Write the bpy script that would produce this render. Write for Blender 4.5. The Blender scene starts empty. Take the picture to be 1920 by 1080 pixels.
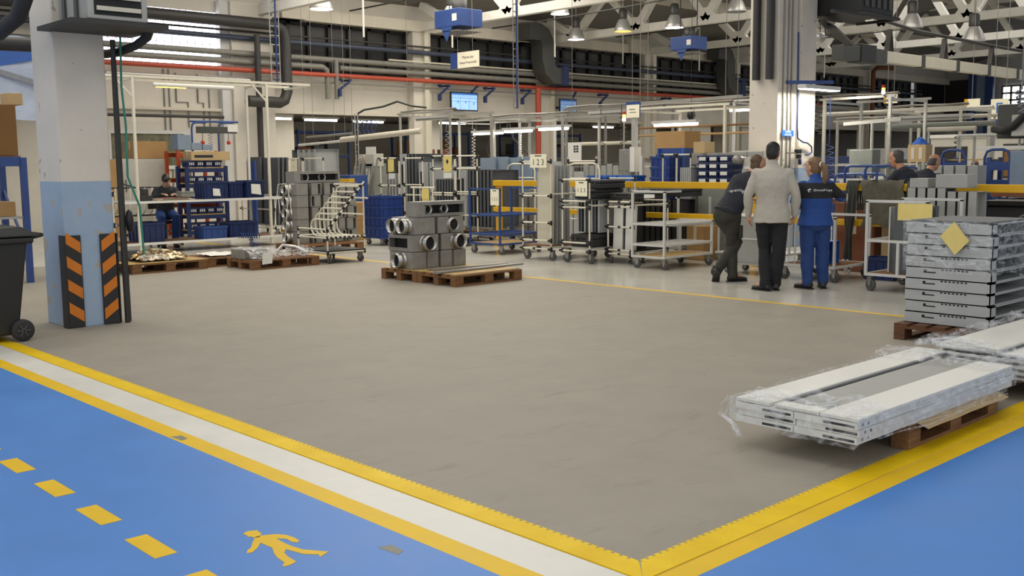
import bpy, math, random
from mathutils import Vector as Vec, Matrix as Mat
random.seed(7)
sc = bpy.context.scene
COL = sc.collection
PI = math.pi
# ---------------------------------------------------------------- camera
cam = bpy.data.cameras.new('camera'); camo = bpy.data.objects.new('camera', cam); COL.objects.link(camo)
YAW, PITCH, ROLL = -0.816586, 0.120113, -0.0095373
cy_, sy_, cp_, sp_ = math.cos(YAW), math.sin(YAW), math.cos(PITCH), math.sin(PITCH)
fw = Vec((sy_*cp_, cy_*cp_, -sp_)); rt = Vec((cy_, -sy_, 0)); up = rt.cross(fw)
r2 = rt*math.cos(ROLL)+up*math.sin(ROLL); u2 = up*math.cos(ROLL)-rt*math.sin(ROLL)
camo.matrix_world = Mat(((r2.x, u2.x, -fw.x, 0), (r2.y, u2.y, -fw.y, 0), (r2.z, u2.z, -fw.z, 1.6), (0, 0, 0, 1)))
cam.sensor_width = 36; cam.lens = 36*1941.1/1920; cam.clip_end = 300
sc.camera = camo
# ---------------------------------------------------------------- world, exposure, added unseen area lights standing in for skylights and high-bay lamps
sc.view_settings.view_transform = 'Standard'; sc.view_settings.look = 'None'
sc.view_settings.gamma = 1; sc.view_settings.use_curve_mapping = False
sc.view_settings.exposure = 0.0
w = bpy.data.worlds.new('world'); sc.world = w; w.use_nodes = True
w.node_tree.nodes['Background'].inputs[0].default_value = (0.90, 0.93, 0.98, 1)
w.node_tree.nodes['Background'].inputs[1].default_value = 0.95
def area(name, loc, sx, sy, power, col=(1, .95, .86), rot=(0, 0, 0)):
    l = bpy.data.lights.new(name, 'AREA'); l.shape = 'RECTANGLE'; l.size = sx; l.size_y = sy
    l.energy = power; l.color = col
    o = bpy.data.objects.new(name, l); COL.objects.link(o); o.location = loc; o.rotation_euler = rot
    return o
area('roof_fill_bay', (-6, 6.5, 7.6), 9, 10, 400, (1, .96, .9))
area('roof_fill_aisle', (-1, 0.5, 7.6), 5, 6, 190, (.93, .97, 1))
area('roof_fill_left', (-15, 4, 7.6), 5, 6, 320, (1, .95, .86))
area('roof_fill_middle', (-15.5, 13, 7.6), 8, 7, 680, (1, .94, .83))
area('roof_fill_wall', (-23, 19, 7.3), 5, 12, 850, (1, .94, .85))
area('roof_fill_far', (-13, 25, 7.4), 9, 8, 660, (1, .94, .84))
area('roof_fill_end', (-15, 38, 7.6), 16, 10, 700, (.98, .96, .92))
# ---------------------------------------------------------------- helpers
def lin(h):
    h = h.lstrip('#'); c = [int(h[i:i+2], 16)/255 for i in (0, 2, 4)]
    return tuple((x/12.92 if x <= .04045 else ((x+.055)/1.055)**2.4) for x in c)
MATS = {}
def mk(name, hexc, rough=.6, metal=0., var=.12, scale=6., bump=0., alt=None, emit=0., spec=.5, coat=0., rv=.1, stretch=None):
    m = bpy.data.materials.new(name); m.use_nodes = True; nt = m.node_tree; b = nt.nodes['Principled BSDF']
    c = lin(hexc); b.inputs['Roughness'].default_value = rough; b.inputs['Metallic'].default_value = metal
    b.inputs['Specular IOR Level'].default_value = spec; b.inputs['Coat Weight'].default_value = coat
    tc = nt.nodes.new('ShaderNodeTexCoord'); n = nt.nodes.new('ShaderNodeTexNoise'); n.inputs['Scale'].default_value = scale
    n.inputs['Detail'].default_value = 5; n.inputs['Roughness'].default_value = .65
    if stretch:
        mp = nt.nodes.new('ShaderNodeMapping'); mp.inputs['Scale'].default_value = stretch
        nt.links.new(tc.outputs['Object'], mp.inputs[0]); nt.links.new(mp.outputs[0], n.inputs['Vector'])
    else: nt.links.new(tc.outputs['Object'], n.inputs['Vector'])
    mx = nt.nodes.new('ShaderNodeMix'); mx.data_type = 'RGBA'
    if alt: a, bb = c, lin(alt)
    else: a, bb = tuple(x*(1-var) for x in c), tuple(min(1, x*(1+var)) for x in c)
    mx.inputs[6].default_value = (*a, 1); mx.inputs[7].default_value = (*bb, 1)
    cr = nt.nodes.new('ShaderNodeMapRange'); cr.inputs[1].default_value = .32; cr.inputs[2].default_value = .68
    nt.links.new(n.outputs['Fac'], cr.inputs[0]); nt.links.new(cr.outputs[0], mx.inputs[0])
    nt.links.new(mx.outputs[2], b.inputs['Base Color'])
    if rv:
        r = nt.nodes.new('ShaderNodeMapRange'); r.inputs[3].default_value = max(.02, rough-rv); r.inputs[4].default_value = min(1, rough+rv)
        nt.links.new(n.outputs['Fac'], r.inputs[0]); nt.links.new(r.outputs[0], b.inputs['Roughness'])
    if bump:
        bp = nt.nodes.new('ShaderNodeBump'); bp.inputs['Strength'].default_value = bump; bp.inputs['Distance'].default_value = .02
        nt.links.new(n.outputs['Fac'], bp.inputs['Height']); nt.links.new(bp.outputs[0], b.inputs['Normal'])
    if emit:
        b.inputs['Emission Color'].default_value = (*c, 1); b.inputs['Emission Strength'].default_value = emit
    MATS[name] = m
    return m
class MB:
    def __init__(s): s.v = []; s.f = []; s.mi = []; s.sm = []
    def add(s, vs, fs, m=0, smooth=False, M=None):
        k = len(s.v)
        s.v += [tuple(M @ Vec(p)) for p in vs] if M is not None else [tuple(p) for p in vs]
        for f in fs: s.f.append([i+k for i in f]); s.mi.append(m); s.sm.append(smooth)
        return s
    def box(s, x0, y0, z0, x1, y1, z1, m=0, M=None):
        return s.add([(x0,y0,z0),(x1,y0,z0),(x1,y1,z0),(x0,y1,z0),(x0,y0,z1),(x1,y0,z1),(x1,y1,z1),(x0,y1,z1)],
              [(0,3,2,1),(4,5,6,7),(0,1,5,4),(1,2,6,5),(2,3,7,6),(3,0,4,7)], m, False, M)
    def open_box(s, x0, y0, z0, x1, y1, z1, t, m=0, taper=0):
        # open-topped tub with wall thickness t
        a = [(x0+taper,y0+taper),(x1-taper,y0+taper),(x1-taper,y1-taper),(x0+taper,y1-taper)]; b = [(x0,y0),(x1,y0),(x1,y1),(x0,y1)]
        c = [(x0+t,y0+t),(x1-t,y0+t),(x1-t,y1-t),(x0+t,y1-t)]; d = [(x0+t+taper,y0+t+taper),(x1-t-taper,y0+t+taper),(x1-t-taper,y1-t-taper),(x0+t+taper,y1-t-taper)]
        vs = [(*p,z0) for p in a]+[(*p,z1) for p in b]+[(*p,z1) for p in c]+[(*p,z0+t) for p in d]
        fs = [(3,2,1,0)]
        for r in range(3):
            for i in range(4): j = (i+1) % 4; fs.append((r*4+i, r*4+j, r*4+4+j, r*4+4+i))
        fs.append((12,13,14,15)); return s.add(vs, fs, m)
    def beam(s, p, q, w, h, m=0, upv=(0,0,1)):
        p, q = Vec(p), Vec(q); d = (q-p).normalized(); u = Vec(upv)
        if abs(d.dot(u)) > .98: u = Vec((0,1,0))
        r = d.cross(u).normalized()*w/2; u = r.cross(d).normalized()*h/2
        return s.add([p-r-u,p+r-u,p+r+u,p-r+u,q-r-u,q+r-u,q+r+u,q-r+u],
              [(0,3,2,1),(4,5,6,7),(0,1,5,4),(1,2,6,5),(2,3,7,6),(3,0,4,7)], m)
    def tube(s, pts, r, n=8, m=0, caps=True):
        pts = [Vec(p) for p in pts]; N = len(pts); rs = r if isinstance(r, (list, tuple)) else [r]*N
        t0 = (pts[1]-pts[0]).normalized(); a = Vec((0,0,1)) if abs(t0.z) < .9 else Vec((1,0,0))
        nrm = t0.cross(a).normalized(); vs = []
        for i, p in enumerate(pts):
            t = (pts[min(i+1,N-1)]-pts[max(i-1,0)]).normalized()
            nrm = (nrm-t*nrm.dot(t)).normalized(); b = t.cross(nrm)
            for k in range(n): an = 2*PI*k/n; vs.append(p+(nrm*math.cos(an)+b*math.sin(an))*rs[i])
        fs = [(i*n+k, i*n+(k+1) % n, (i+1)*n+(k+1) % n, (i+1)*n+k) for i in range(N-1) for k in range(n)]
        s.add(vs, fs, m, True)
        if caps: s.add(vs[:n], [tuple(range(n-1,-1,-1))], m); s.add(vs[-n:], [tuple(range(n))], m)
        return s
    def lathe(s, prof, n=20, M=None, m=0):
        vs = []; N = len(prof)
        for r, z in prof:
            for k in range(n): an = 2*PI*k/n; vs.append((r*math.cos(an), r*math.sin(an), z))
        fs = [(i*n+k, i*n+(k+1) % n, (i+1)*n+(k+1) % n, (i+1)*n+k) for i in range(N-1) for k in range(n)]
        return s.add(vs, fs, m, True, M)
    def prism(s, poly, z0, z1, m=0, M=None):
        n = len(poly); vs = [(x,y,z0) for x, y in poly]+[(x,y,z1) for x, y in poly]
        return s.add(vs, [tuple(range(n-1,-1,-1)), tuple(range(n,2*n))]+[(i,(i+1) % n,n+(i+1) % n,n+i) for i in range(n)], m, False, M)
    def quad(s, a, b, c, d, m=0): return s.add([a,b,c,d], [(0,1,2,3)], m)
    def mesh(s, name, mats):
        me = bpy.data.meshes.new(name); me.from_pydata(s.v, [], s.f)
        for mt in (mats if isinstance(mats, (list, tuple)) else [mats]): me.materials.append(MATS[mt] if isinstance(mt, str) else mt)
        me.polygons.foreach_set('material_index', s.mi); me.polygons.foreach_set('use_smooth', s.sm); me.update()
        return me
    def build(s, name, mats, parent=None, loc=(0,0,0), rz=0, bev=0):
        o = put(name, s.mesh(name, mats), parent, loc, rz)
        if bev:
            b = o.modifiers.new('bevel', 'BEVEL'); b.width = bev; b.segments = 2; b.limit_method = 'ANGLE'
        return o
def put(name, me, parent=None, loc=(0,0,0), rz=0):
    o = bpy.data.objects.new(name, me); COL.objects.link(o); o.location = loc
    o.rotation_euler = rz if isinstance(rz, (tuple, list)) else (0,0,rz)
    if parent: o.parent = parent
    return o
def tag(o, label, cat, group=None):
    o['label'] = label; o['category'] = cat
    if group: o['group'] = group
    return o
def thing(name, label, cat, loc=(0,0,0), rz=0, group=None): return tag(put(name, None, None, loc, rz), label, cat, group)
def struct(name, mb, mats, bev=0):
    o = mb.build(name, mats, bev=bev); o['kind'] = 'structure'; return o
def kids(o): return [c for c in o.children]
def dup(o, loc=None, rz=None, label=None, parent=None):
    c = o.copy(); COL.objects.link(c)
    if loc is not None: c.location = loc
    if rz is not None: c.rotation_euler = (0,0,rz)
    if label: c['label'] = label
    if parent: c.parent = parent
    for ch in kids(o): dup(ch, parent=c)
    return c
CACHE = {}
def inst(name, key, fn, mats, parent, loc=(0,0,0), rz=0):
    if key not in CACHE: mb = MB(); fn(mb); CACHE[key] = mb.mesh(name, mats)
    return put(name, CACHE[key], parent, loc, rz)
def rod(name, p, q, r, mat, parent, n=8): return MB().tube([p, q], r, n).build(name, mat, parent)
def sqbar(name, p, q, w, mat, parent, h=None): return MB().beam(p, q, w, h or w).build(name, mat, parent)
def text(body, size, M, mat, parent=None, name='lettering', ext=.0008, align='CENTER'):
    cu = bpy.data.curves.new(name, 'FONT'); cu.body = body; cu.size = size; cu.extrude = ext
    cu.align_x = align; cu.align_y = 'CENTER'; cu.resolution_u = 2; cu.space_line = 1.1
    tmp = bpy.data.objects.new(name, cu); COL.objects.link(tmp)
    bpy.context.view_layer.update()
    me = bpy.data.meshes.new_from_object(tmp.evaluated_get(bpy.context.evaluated_depsgraph_get()))
    bpy.data.objects.remove(tmp); me.materials.clear(); me.materials.append(MATS[mat])
    o = bpy.data.objects.new(name, me); COL.objects.link(o)
    if parent: o.parent = parent
    o.matrix_basis = M
    return o
def face(x, y, z, n):       # text frame: n = facing direction '+x', '-y' or an angle in radians (0 = -y, PI/2 = +x)
    a = {'-y': 0, '+x': PI/2, '+y': PI, '-x': -PI/2}.get(n, n)
    return Mat.Translation((x, y, z)) @ Mat.Rotation(a, 4, 'Z') @ Mat.Rotation(PI/2, 4, 'X')
def arc(c, r, a0, a1, n, plane='xz'):
    out = []
    for i in range(n+1):
        a = a0+(a1-a0)*i/n; u, v = r*math.cos(a), r*math.sin(a)
        out.append({'xz': (c[0]+u, c[1], c[2]+v), 'yz': (c[0], c[1]+u, c[2]+v), 'xy': (c[0]+u, c[1]+v, c[2])}[plane])
    return out
def helix(p, q, r, turns, n=10):
    p, q = Vec(p), Vec(q); d = q-p; t = d.normalized(); a = t.cross(Vec((1,.3,.2))).normalized(); b = t.cross(a); N = int(turns*n)
    return [p+d*(i/N)+(a*math.cos(2*PI*i/n)+b*math.sin(2*PI*i/n))*r for i in range(N+1)]
# ---------------------------------------------------------------- materials
def M_floor():
    # grey interlocking floor mat: mottled, scuffed, faint tile seams
    m = mk('mat_grey', '979083', .62, var=.07, scale=2.2, bump=.05, rv=.08, spec=.2); nt = m.node_tree; b = nt.nodes['Principled BSDF']
    tc = nt.nodes.new('ShaderNodeTexCoord')
    mp = nt.nodes.new('ShaderNodeMapping'); mp.inputs['Scale'].default_value = (5, 1.3, 1); mp.inputs['Rotation'].default_value = (0,0,.5)
    nt.links.new(tc.outputs['Object'], mp.inputs[0])
    n = nt.nodes.new('ShaderNodeTexNoise'); n.inputs['Scale'].default_value = 1.6; n.inputs['Detail'].default_value = 8; n.inputs['Roughness'].default_value = .72
    nt.links.new(mp.outputs[0], n.inputs['Vector'])
    cr = nt.nodes.new('ShaderNodeMapRange'); cr.inputs[1].default_value = .56; cr.inputs[2].default_value = .8; cr.inputs[4].default_value = .45
    nt.links.new(n.outputs['Fac'], cr.inputs[0])
    old = b.inputs['Base Color'].links[0].from_socket
    mx = nt.nodes.new('ShaderNodeMix'); mx.data_type = 'RGBA'; nt.links.new(cr.outputs[0], mx.inputs[0]); nt.links.new(old, mx.inputs[6]); mx.inputs[7].default_value = (*lin('655D52'), 1)
    br = nt.nodes.new('ShaderNodeTexBrick'); br.offset = 0; br.inputs['Scale'].default_value = 1; br.inputs['Brick Width'].default_value = .5; br.inputs['Row Height'].default_value = .5
    br.inputs['Mortar Size'].default_value = .0015; nt.links.new(tc.outputs['Object'], br.inputs['Vector'])
    n2 = nt.nodes.new('ShaderNodeTexNoise'); n2.inputs['Scale'].default_value = 1.1; n2.inputs['Detail'].default_value = 6
    nt.links.new(tc.outputs['Object'], n2.inputs['Vector'])
    g = nt.nodes.new('ShaderNodeMapRange'); g.inputs[1].default_value = .56; g.inputs[2].default_value = .66; g.inputs[4].default_value = .5
    nt.links.new(n2.outputs['Fac'], g.inputs[0])
    mu = nt.nodes.new('ShaderNodeMath'); mu.operation = 'MULTIPLY'; nt.links.new(br.outputs['Fac'], mu.inputs[0]); nt.links.new(g.outputs[0], mu.inputs[1])
    m2 = nt.nodes.new('ShaderNodeMix'); m2.data_type = 'RGBA'; nt.links.new(mu.outputs[0], m2.inputs[0]); nt.links.new(mx.outputs[2], m2.inputs[6]); m2.inputs[7].default_value = (*lin('3A3630'), 1)
    nt.links.new(m2.outputs[2], b.inputs['Base Color'])
M_floor()
mk('concrete_paint', 'C4C0B4', .2, var=.06, scale=1.2, rv=.06)
mk('floor_blue', '4880C6', .45, var=.07, scale=1.5, rv=.1, spec=.3)
mk('edge_yellow', 'EEC80E', .55, alt='DDB40C', scale=3, rv=.1, spec=.2)
mk('tape_yellow', 'E2B812', .5, var=.06, scale=4, spec=.25)
mk('tape_white', 'D6D3C8', .45, var=.06, scale=3)
mk('wall_cream', 'C8C1B3', .7, var=.07, scale=.8)
mk('wall_white', 'C4C2BC', .7, var=.06, scale=.8)
mk('beam_cream', 'C6BEAD', .7, var=.08, scale=1.3)
mk('ceiling_grey', '75716A', .8, var=.1, scale=.7)
mk('truss_white', 'D5D1C6', .65, var=.07, scale=2)
mk('dark_pane', '2A2825', .35, var=.25, scale=2)
mk('black_steel', '1B1B1C', .5, var=.2)
mk('glass_block', 'F4F6FF', .3, var=.02, emit=4.5)
mk('skylight', 'F6FAFF', .4, var=.02, emit=2.4)
mk('mortar', 'C9C9DA', .8)
mk('pipe_dark', '302E2B', .55, var=.2)
mk('pipe_grey', '77756B', .5, var=.12)
mk('pipe_blue', '343C4C', .45, var=.12)
mk('pipe_red', 'A8442C', .45, var=.1)
mk('pipe_steel', '8E8A82', .35, .6, var=.1)
mk('duct_grey', '4A4A47', .45, .3, var=.12, scale=2)
mk('galv', '94918A', .42, .4, var=.13, scale=9, rv=.12)
mk('galv_bright', 'B5B3AE', .3, .9, var=.08, scale=7)
mk('galv_dull', '8D8B85', .5, .3, var=.12, scale=8)
mk('panel_grey', 'AFB1AF', .5, .2, var=.07, scale=5)
mk('panel_light', 'A3A39D', .5, .15, var=.06, scale=5)
mk('panel_blue', '7E8EA0', .5, .1, var=.06, scale=5)
mk('panel_dark', '5A5D60', .5, .2, var=.1, scale=5)
mk('panel_black', '242526', .5, var=.15)
mk('panel_white', 'DBD9D0', .35, var=.03, scale=3)
mk('panel_cream', 'C9C2AE', .5, var=.05)
mk('recess_black', '0E0E0F', .7, var=.1)  # flat black painted for the shade inside slots and openings
mk('cream_pipe', 'D8D2BF', .38, var=.05, scale=8)
mk('black_plastic', '161617', .42, var=.15)
mk('rubber', '2B2A29', .7, var=.2)
mk('wheel_grey', '4E4D4B', .6, var=.15)
mk('white_steel', 'C9C8C2', .4, var=.05)
mk('alu', 'ACA99F', .38, .5, var=.08)
mk('blue_steel', '2A4580', .45, var=.1)
mk('blue_crate', '1F3A7C', .42, var=.16, scale=5)
mk('blue_bright', '2C63B8', .45, var=.1)
mk('blue_dark', '1A2A55', .45, var=.14)
mk('rack_orange', 'B04A24', .5, var=.12)
mk('card', 'A88352', .75, var=.08, scale=3)
mk('card_dark', '7A5528', .75, var=.08, scale=3)
mk('card_pale', 'B79C70', .75, var=.07, scale=3)
mk('card_red', '7B4A30', .75, var=.12, scale=3)
mk('card_tape', 'C9BC9C', .4, var=.04)
mk('wood', '8A6038', .7, alt='5E3F22', scale=5, stretch=(1, 9, 9))
mk('wood_red', '6E4526', .7, alt='4A2E18', scale=6, stretch=(9, 1, 9))
mk('ply', 'B89B62', .6, alt='A5854E', scale=4)
mk('rail_yellow', 'D6A512', .4, var=.06)
mk('paper', 'DEDCD2', .7, var=.04)
mk('paper_yellow', 'E2CC7A', .7, var=.06)
mk('ink', '22242A', .7)
mk('ink_blue', '26407E', .6)
mk('sign_cream', 'E6DFC4', .6, var=.03, emit=.12)
mk('sign_blue', '2E6FC4', .5, var=.05)
mk('tube_light', 'FFFDF6', .4, var=.01, emit=9)
mk('lamp_glow', 'FFFFFF', .4, var=.01, emit=12)
mk('lamp_amber', 'FFC24A', .4, var=.02, emit=5)
mk('lamp_shade', 'B9B8B4', .35, .5, var=.06)
mk('screen', '8FB4EA', .3, var=.12, scale=4, emit=.85)
mk('screen_dim', '7796BE', .3, var=.1, scale=4, emit=.5)
mk('skin', 'B98466', .55, var=.07, scale=9)
mk('skin_pale', 'BE907A', .5, var=.07, scale=9)
mk('hair_black', '17130F', .5, var=.25, scale=40, stretch=(1, 1, .1))
mk('hair_brown', '5B4430', .55, var=.25, scale=40, stretch=(1, 1, .1))
mk('hair_blond', '75593A', .5, var=.25, scale=40, stretch=(1, 1, .1))
mk('hair_grey', '45403A', .6, var=.25, scale=40)
mk('cloth_navy', '23262F', .85, var=.12, scale=14, bump=.12)
mk('cloth_black', '17181B', .85, var=.15, scale=14, bump=.12)
mk('cloth_olive', '34322A', .85, var=.14, scale=12, bump=.15)
mk('cloth_blue', '1F3C74', .8, var=.1, scale=12, bump=.12)
mk('cloth_grey', '5C5849', .9, var=.2, scale=20, bump=.3)
mk('cloth_dark', '24252A', .85, var=.14, scale=12, bump=.12)
mk('white_print', 'E4E4E2', .6, var=.02)
mk('sheet_pale', 'B9C6DC', .5, var=.05)
mk('cable_grey', '8C8F99', .5, var=.1)
mk('cable_dark', '34352F', .55, var=.2)
mk('cable_teal', '2C7F6C', .5, var=.1)
mk('cable_blue', '22386E', .45, var=.1)
mk('pictogram', 'E2B616', .5, var=.05, spec=.25)
mk('bin_black', '201F1D', .5, var=.14, scale=4)
mk('hazard_orange', 'D0740E', .5, var=.07)
mk('machine_cream', 'BDB9AE', .5, var=.05)
mk('machine_grey', '7F8279', .5, var=.08)
mk('red_bright', 'C03A1E', .5)
def M_wrap(name, fac, rough=.1):
    m = bpy.data.materials.new(name); m.use_nodes = True; nt = m.node_tree; nt.nodes.clear()
    out = nt.nodes.new('ShaderNodeOutputMaterial'); tr = nt.nodes.new('ShaderNodeBsdfTransparent'); gl = nt.nodes.new('ShaderNodeBsdfPrincipled')
    gl.inputs['Base Color'].default_value = (.86, .88, .9, 1); gl.inputs['Roughness'].default_value = rough; gl.inputs['Specular IOR Level'].default_value = 1
    tc = nt.nodes.new('ShaderNodeTexCoord'); n = nt.nodes.new('ShaderNodeTexNoise'); n.inputs['Scale'].default_value = 9; n.inputs['Detail'].default_value = 6; n.inputs['Distortion'].default_value = 1.5
    nt.links.new(tc.outputs['Object'], n.inputs['Vector'])
    bp = nt.nodes.new('ShaderNodeBump'); bp.inputs['Strength'].default_value = .9; bp.inputs['Distance'].default_value = .03
    nt.links.new(n.outputs['Fac'], bp.inputs['Height']); nt.links.new(bp.outputs[0], gl.inputs['Normal'])
    mr = nt.nodes.new('ShaderNodeMapRange'); mr.inputs[1].default_value = .42; mr.inputs[2].default_value = .66; mr.inputs[3].default_value = fac*.25; mr.inputs[4].default_value = min(1, fac*2.2)
    nt.links.new(n.outputs['Fac'], mr.inputs[0])
    mx = nt.nodes.new('ShaderNodeMixShader'); nt.links.new(mr.outputs[0], mx.inputs[0]); nt.links.new(tr.outputs[0], mx.inputs[1]); nt.links.new(gl.outputs[0], mx.inputs[2])
    nt.links.new(mx.outputs[0], out.inputs[0]); MATS[name] = m
M_wrap('wrap', .2); M_wrap('wrap_thin', .14)
def M_pillar():
    # cream paint above, blue dado below 1.46 m, with flaked grey patches low on the cream
    m = mk('pillar_paint', 'D6CDBE', .7, var=.06, scale=1.6); nt = m.node_tree; b = nt.nodes['Principled BSDF']
    geo = nt.nodes.new('ShaderNodeNewGeometry'); sx = nt.nodes.new('ShaderNodeSeparateXYZ'); nt.links.new(geo.outputs['Position'], sx.inputs[0])
    old = b.inputs['Base Color'].links[0].from_socket
    n = nt.nodes.new('ShaderNodeTexNoise'); n.inputs['Scale'].default_value = 7; n.inputs['Detail'].default_value = 5; nt.links.new(geo.outputs['Position'], n.inputs['Vector'])
    h1 = nt.nodes.new('ShaderNodeMapRange'); h1.inputs[1].default_value = 1.25; h1.inputs[2].default_value = 1.75; h1.inputs[3].default_value = .14; h1.inputs[4].default_value = 0
    nt.links.new(sx.outputs[2], h1.inputs[0])
    ad = nt.nodes.new('ShaderNodeMath'); ad.operation = 'ADD'; nt.links.new(n.outputs['Fac'], ad.inputs[0]); nt.links.new(h1.outputs[0], ad.inputs[1])
    th = nt.nodes.new('ShaderNodeMath'); th.operation = 'GREATER_THAN'; th.inputs[1].default_value = .70; pass
    st = nt.nodes.new('ShaderNodeMath'); st.operation = 'LESS_THAN'; st.inputs[1].default_value = 1.46; nt.links.new(sx.outputs[2], st.inputs[0])
    mix = nt.nodes.new('ShaderNodeMix'); mix.data_type = 'RGBA'; nt.links.new(st.outputs[0], mix.inputs[0]); nt.links.new(old, mix.inputs[6])
    bl = nt.nodes.new('ShaderNodeMix'); bl.data_type = 'RGBA'; bl.inputs[6].default_value = (*lin('8EA3BA'), 1); bl.inputs[7].default_value = (*lin('A2B3C6'), 1); nt.links.new(n.outputs['Fac'], bl.inputs[0])
    nt.links.new(bl.outputs[2], mix.inputs[7])
    m3 = nt.nodes.new('ShaderNodeMix'); m3.data_type = 'RGBA'; iv = nt.nodes.new('ShaderNodeMath'); iv.operation = 'MULTIPLY_ADD'; iv.inputs[1].default_value = -.055; nt.links.new(st.outputs[0], iv.inputs[0]); nt.links.new(ad.outputs[0], iv.inputs[2]); nt.links.new(iv.outputs[0], th.inputs[0]); nt.links.new(th.outputs[0], m3.inputs[0]); nt.links.new(mix.outputs[2], m3.inputs[6]); m3.inputs[7].default_value = (*lin('A8A399'), 1)
    nt.links.new(m3.outputs[2], b.inputs['Base Color'])
M_pillar()
# ---------------------------------------------------------------- floor and floor markings (structure)
XW = -28.0
b = MB(); b.box(-37, -4, -.1, 8, 63, 0); struct('floor', b, 'concrete_paint')
b = MB(); b.prism([(-30,-4),(8,-4),(8,40),(-2.325,40),(-2.325,2.615),(-30,2.615)], 0, .0015); struct('trim_1', b, 'floor_blue')
b = MB(); b.box(-30, 2.735, 0, -2.44, 2.965, .0016); struct('trim_2', b, 'tape_white')
b = MB(); b.box(-30, 2.615, 0, -2.325, 2.735, .0018); struct('trim_3', b, 'tape_yellow')
b = MB(); b.box(-2.435, 2.735, 0, -2.325, 40, .0018); struct('trim_4', b, 'tape_yellow')
b = MB(); b.box(-24, 10.05, 0, -2.9, 10.15, .0018); struct('trim_5', b, 'tape_yellow')
mat_ = thing('floor_mat', 'grey interlocking floor mat with toothed yellow edging, filling the middle of the hall', 'floor mat')
MB().box(-17.4, 3.0, 0, -2.46, 10.05, .005).build('mat_field', 'mat_grey', mat_)
def teeth(n, p, amp):
    out = []
    for i in range(n):
        t = i*p
        out += [(t, 0), (t+p*.38, 0), (t+p*.30, amp), (t+p*1.08, amp)]
    return out
P = .042
poly = [(-11.2+t, 3.092+d) for t, d in teeth(205, P, .016)]
poly = [q for q in poly if q[0] < -2.57]+[(-2.57, 3.1), (-2.44, 2.97), (-11.2, 2.97)]
MB().prism(poly, 0, .0062).build('mat_edging', 'edge_yellow', mat_)
poly = [(-2.562-d, 3.1+t) for t, d in teeth(200, P, .016)]+[(-2.44, 11.5), (-2.44, 2.97)]
MB().prism(poly[::-1], 0, .0062).build('mat_edging', 'edge_yellow', mat_)
for k, xs in enumerate((-7.07, -6.517, -5.96, -5.403, -4.846, -4.289, -3.732)):
    d = MB().box(xs, 1.722, .0015, xs+.3, 1.82, .003).build('floor_dash', 'tape_yellow')
    tag(d, 'short yellow dash of the broken line painted on the blue walkway', 'floor marking', 'dashes of the broken line on the blue walkway')
PICT = [[(-3.983,2.123),(-3.968,2.128),(-3.943,2.12),(-3.94,2.133),(-3.911,2.135),(-3.907,2.156),(-3.944,2.187),(-3.963,2.184),(-3.988,2.193),(-4.008,2.156),(-3.998,2.132)],[(-3.902,2.128),(-3.866,2.099),(-3.82,2.066),(-3.801,2.038),(-3.772,2.021),(-3.771,2.047),(-3.8,2.086),(-3.842,2.124),(-3.757,2.13),(-3.693,2.102),(-3.646,2.088),(-3.572,2.08),(-3.565,2.067),(-3.542,2.053),(-3.537,2.081),(-3.55,2.12),(-3.624,2.125),(-3.672,2.137),(-3.7,2.162),(-3.603,2.186),(-3.552,2.228),(-3.526,2.216),(-3.551,2.275),(-3.645,2.212),(-3.714,2.198),(-3.787,2.195),(-3.842,2.199),(-3.803,2.228),(-3.758,2.225),(-3.734,2.239),(-3.744,2.255),(-3.786,2.261),(-3.844,2.253),(-3.888,2.226),(-3.919,2.168),(-3.916,2.138)]]
mb = MB()
for pl in PICT: mb.prism(pl, .0015, .003)
tag(mb.build('pedestrian_symbol', 'pictogram'), 'yellow walking pedestrian symbol painted on the blue walkway', 'floor marking')
for (x, y, r, s) in ((-5.78, 2.63, .3, 0), (-3.45, 2.45, .9, 1)):
    t_ = MB().prism([(x,y),(x+.13,y+.01),(x+.11,y+.055),(x+.02,y+.06)], .0016, .0024).build('tape_scrap', 'pipe_grey')
    tag(t_, 'small grey scuffed patch on the blue floor, '+('touching the yellow stripe far left' if s == 0 else 'above the walking symbol'), 'floor patch')
# ---------------------------------------------------------------- hall walls
b = MB()
b.box(XW-.3, -4, 0, XW, 16.3, 4.38); b.box(XW-.3, -4, 5.97, XW, 62, 6.9); b.box(XW-.3, -4, 4.38, XW, 10.2, 5.97); b.box(XW-.3, 14.75, 4.38, XW, 16.3, 5.97)
b.box(XW-.3, 16.3, 3.2, XW, 62, 4.38); b.box(XW-.3, 36.5, 0, XW, 38.6, 3.2); b.box(XW-.3, 41, 0, XW, 46, 3.2)
struct('wall_left', b, 'wall_cream')
b = MB(); b.box(-36.3, 62, 0, 8, 62.3, 9); struct('wall_back', b, 'wall_white')
b = MB(); b.box(-36.3, 8, 0, -36, 62, 3.6); b.box(-36, 15.8, 0, XW-.3, 16.1, 3.6); struct('wall_far_left', b, 'wall_cream')
b = MB(); b.box(-36, 8, 3.3, XW-.3, 62, 3.5); b.add([(XW-.3,-4,6.75),(XW-.3,62,6.75),(-19,62,8.7),(-19,-4,8.7),(XW-.3,-4,6.95),(XW-.3,62,6.95),(-19,62,8.9),(-19,-4,8.9)],
      [(0,1,2,3),(4,7,6,5),(0,4,5,1),(2,6,7,3),(1,5,6,2),(0,3,7,4)])
b.box(-19, -4, 8.7, 8, 62, 8.9); struct('ceiling', b, 'ceiling_grey')
n_ = 5
for xx, zz in ((-24.2, 7.5), (-20, 8.4), (-15, 8.5), (-11, 8.5), (-6.5, 8.5)):
    n_ += 1; b = MB(); b.box(xx-.12, -3, zz-.25, xx+.12, 62, zz+.2); struct('trim_%d' % n_, b, 'beam_cream')
n_ += 1; b = MB(); b.box(XW, 16.3, 5.95, XW+.35, 62, 6.3)
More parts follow.
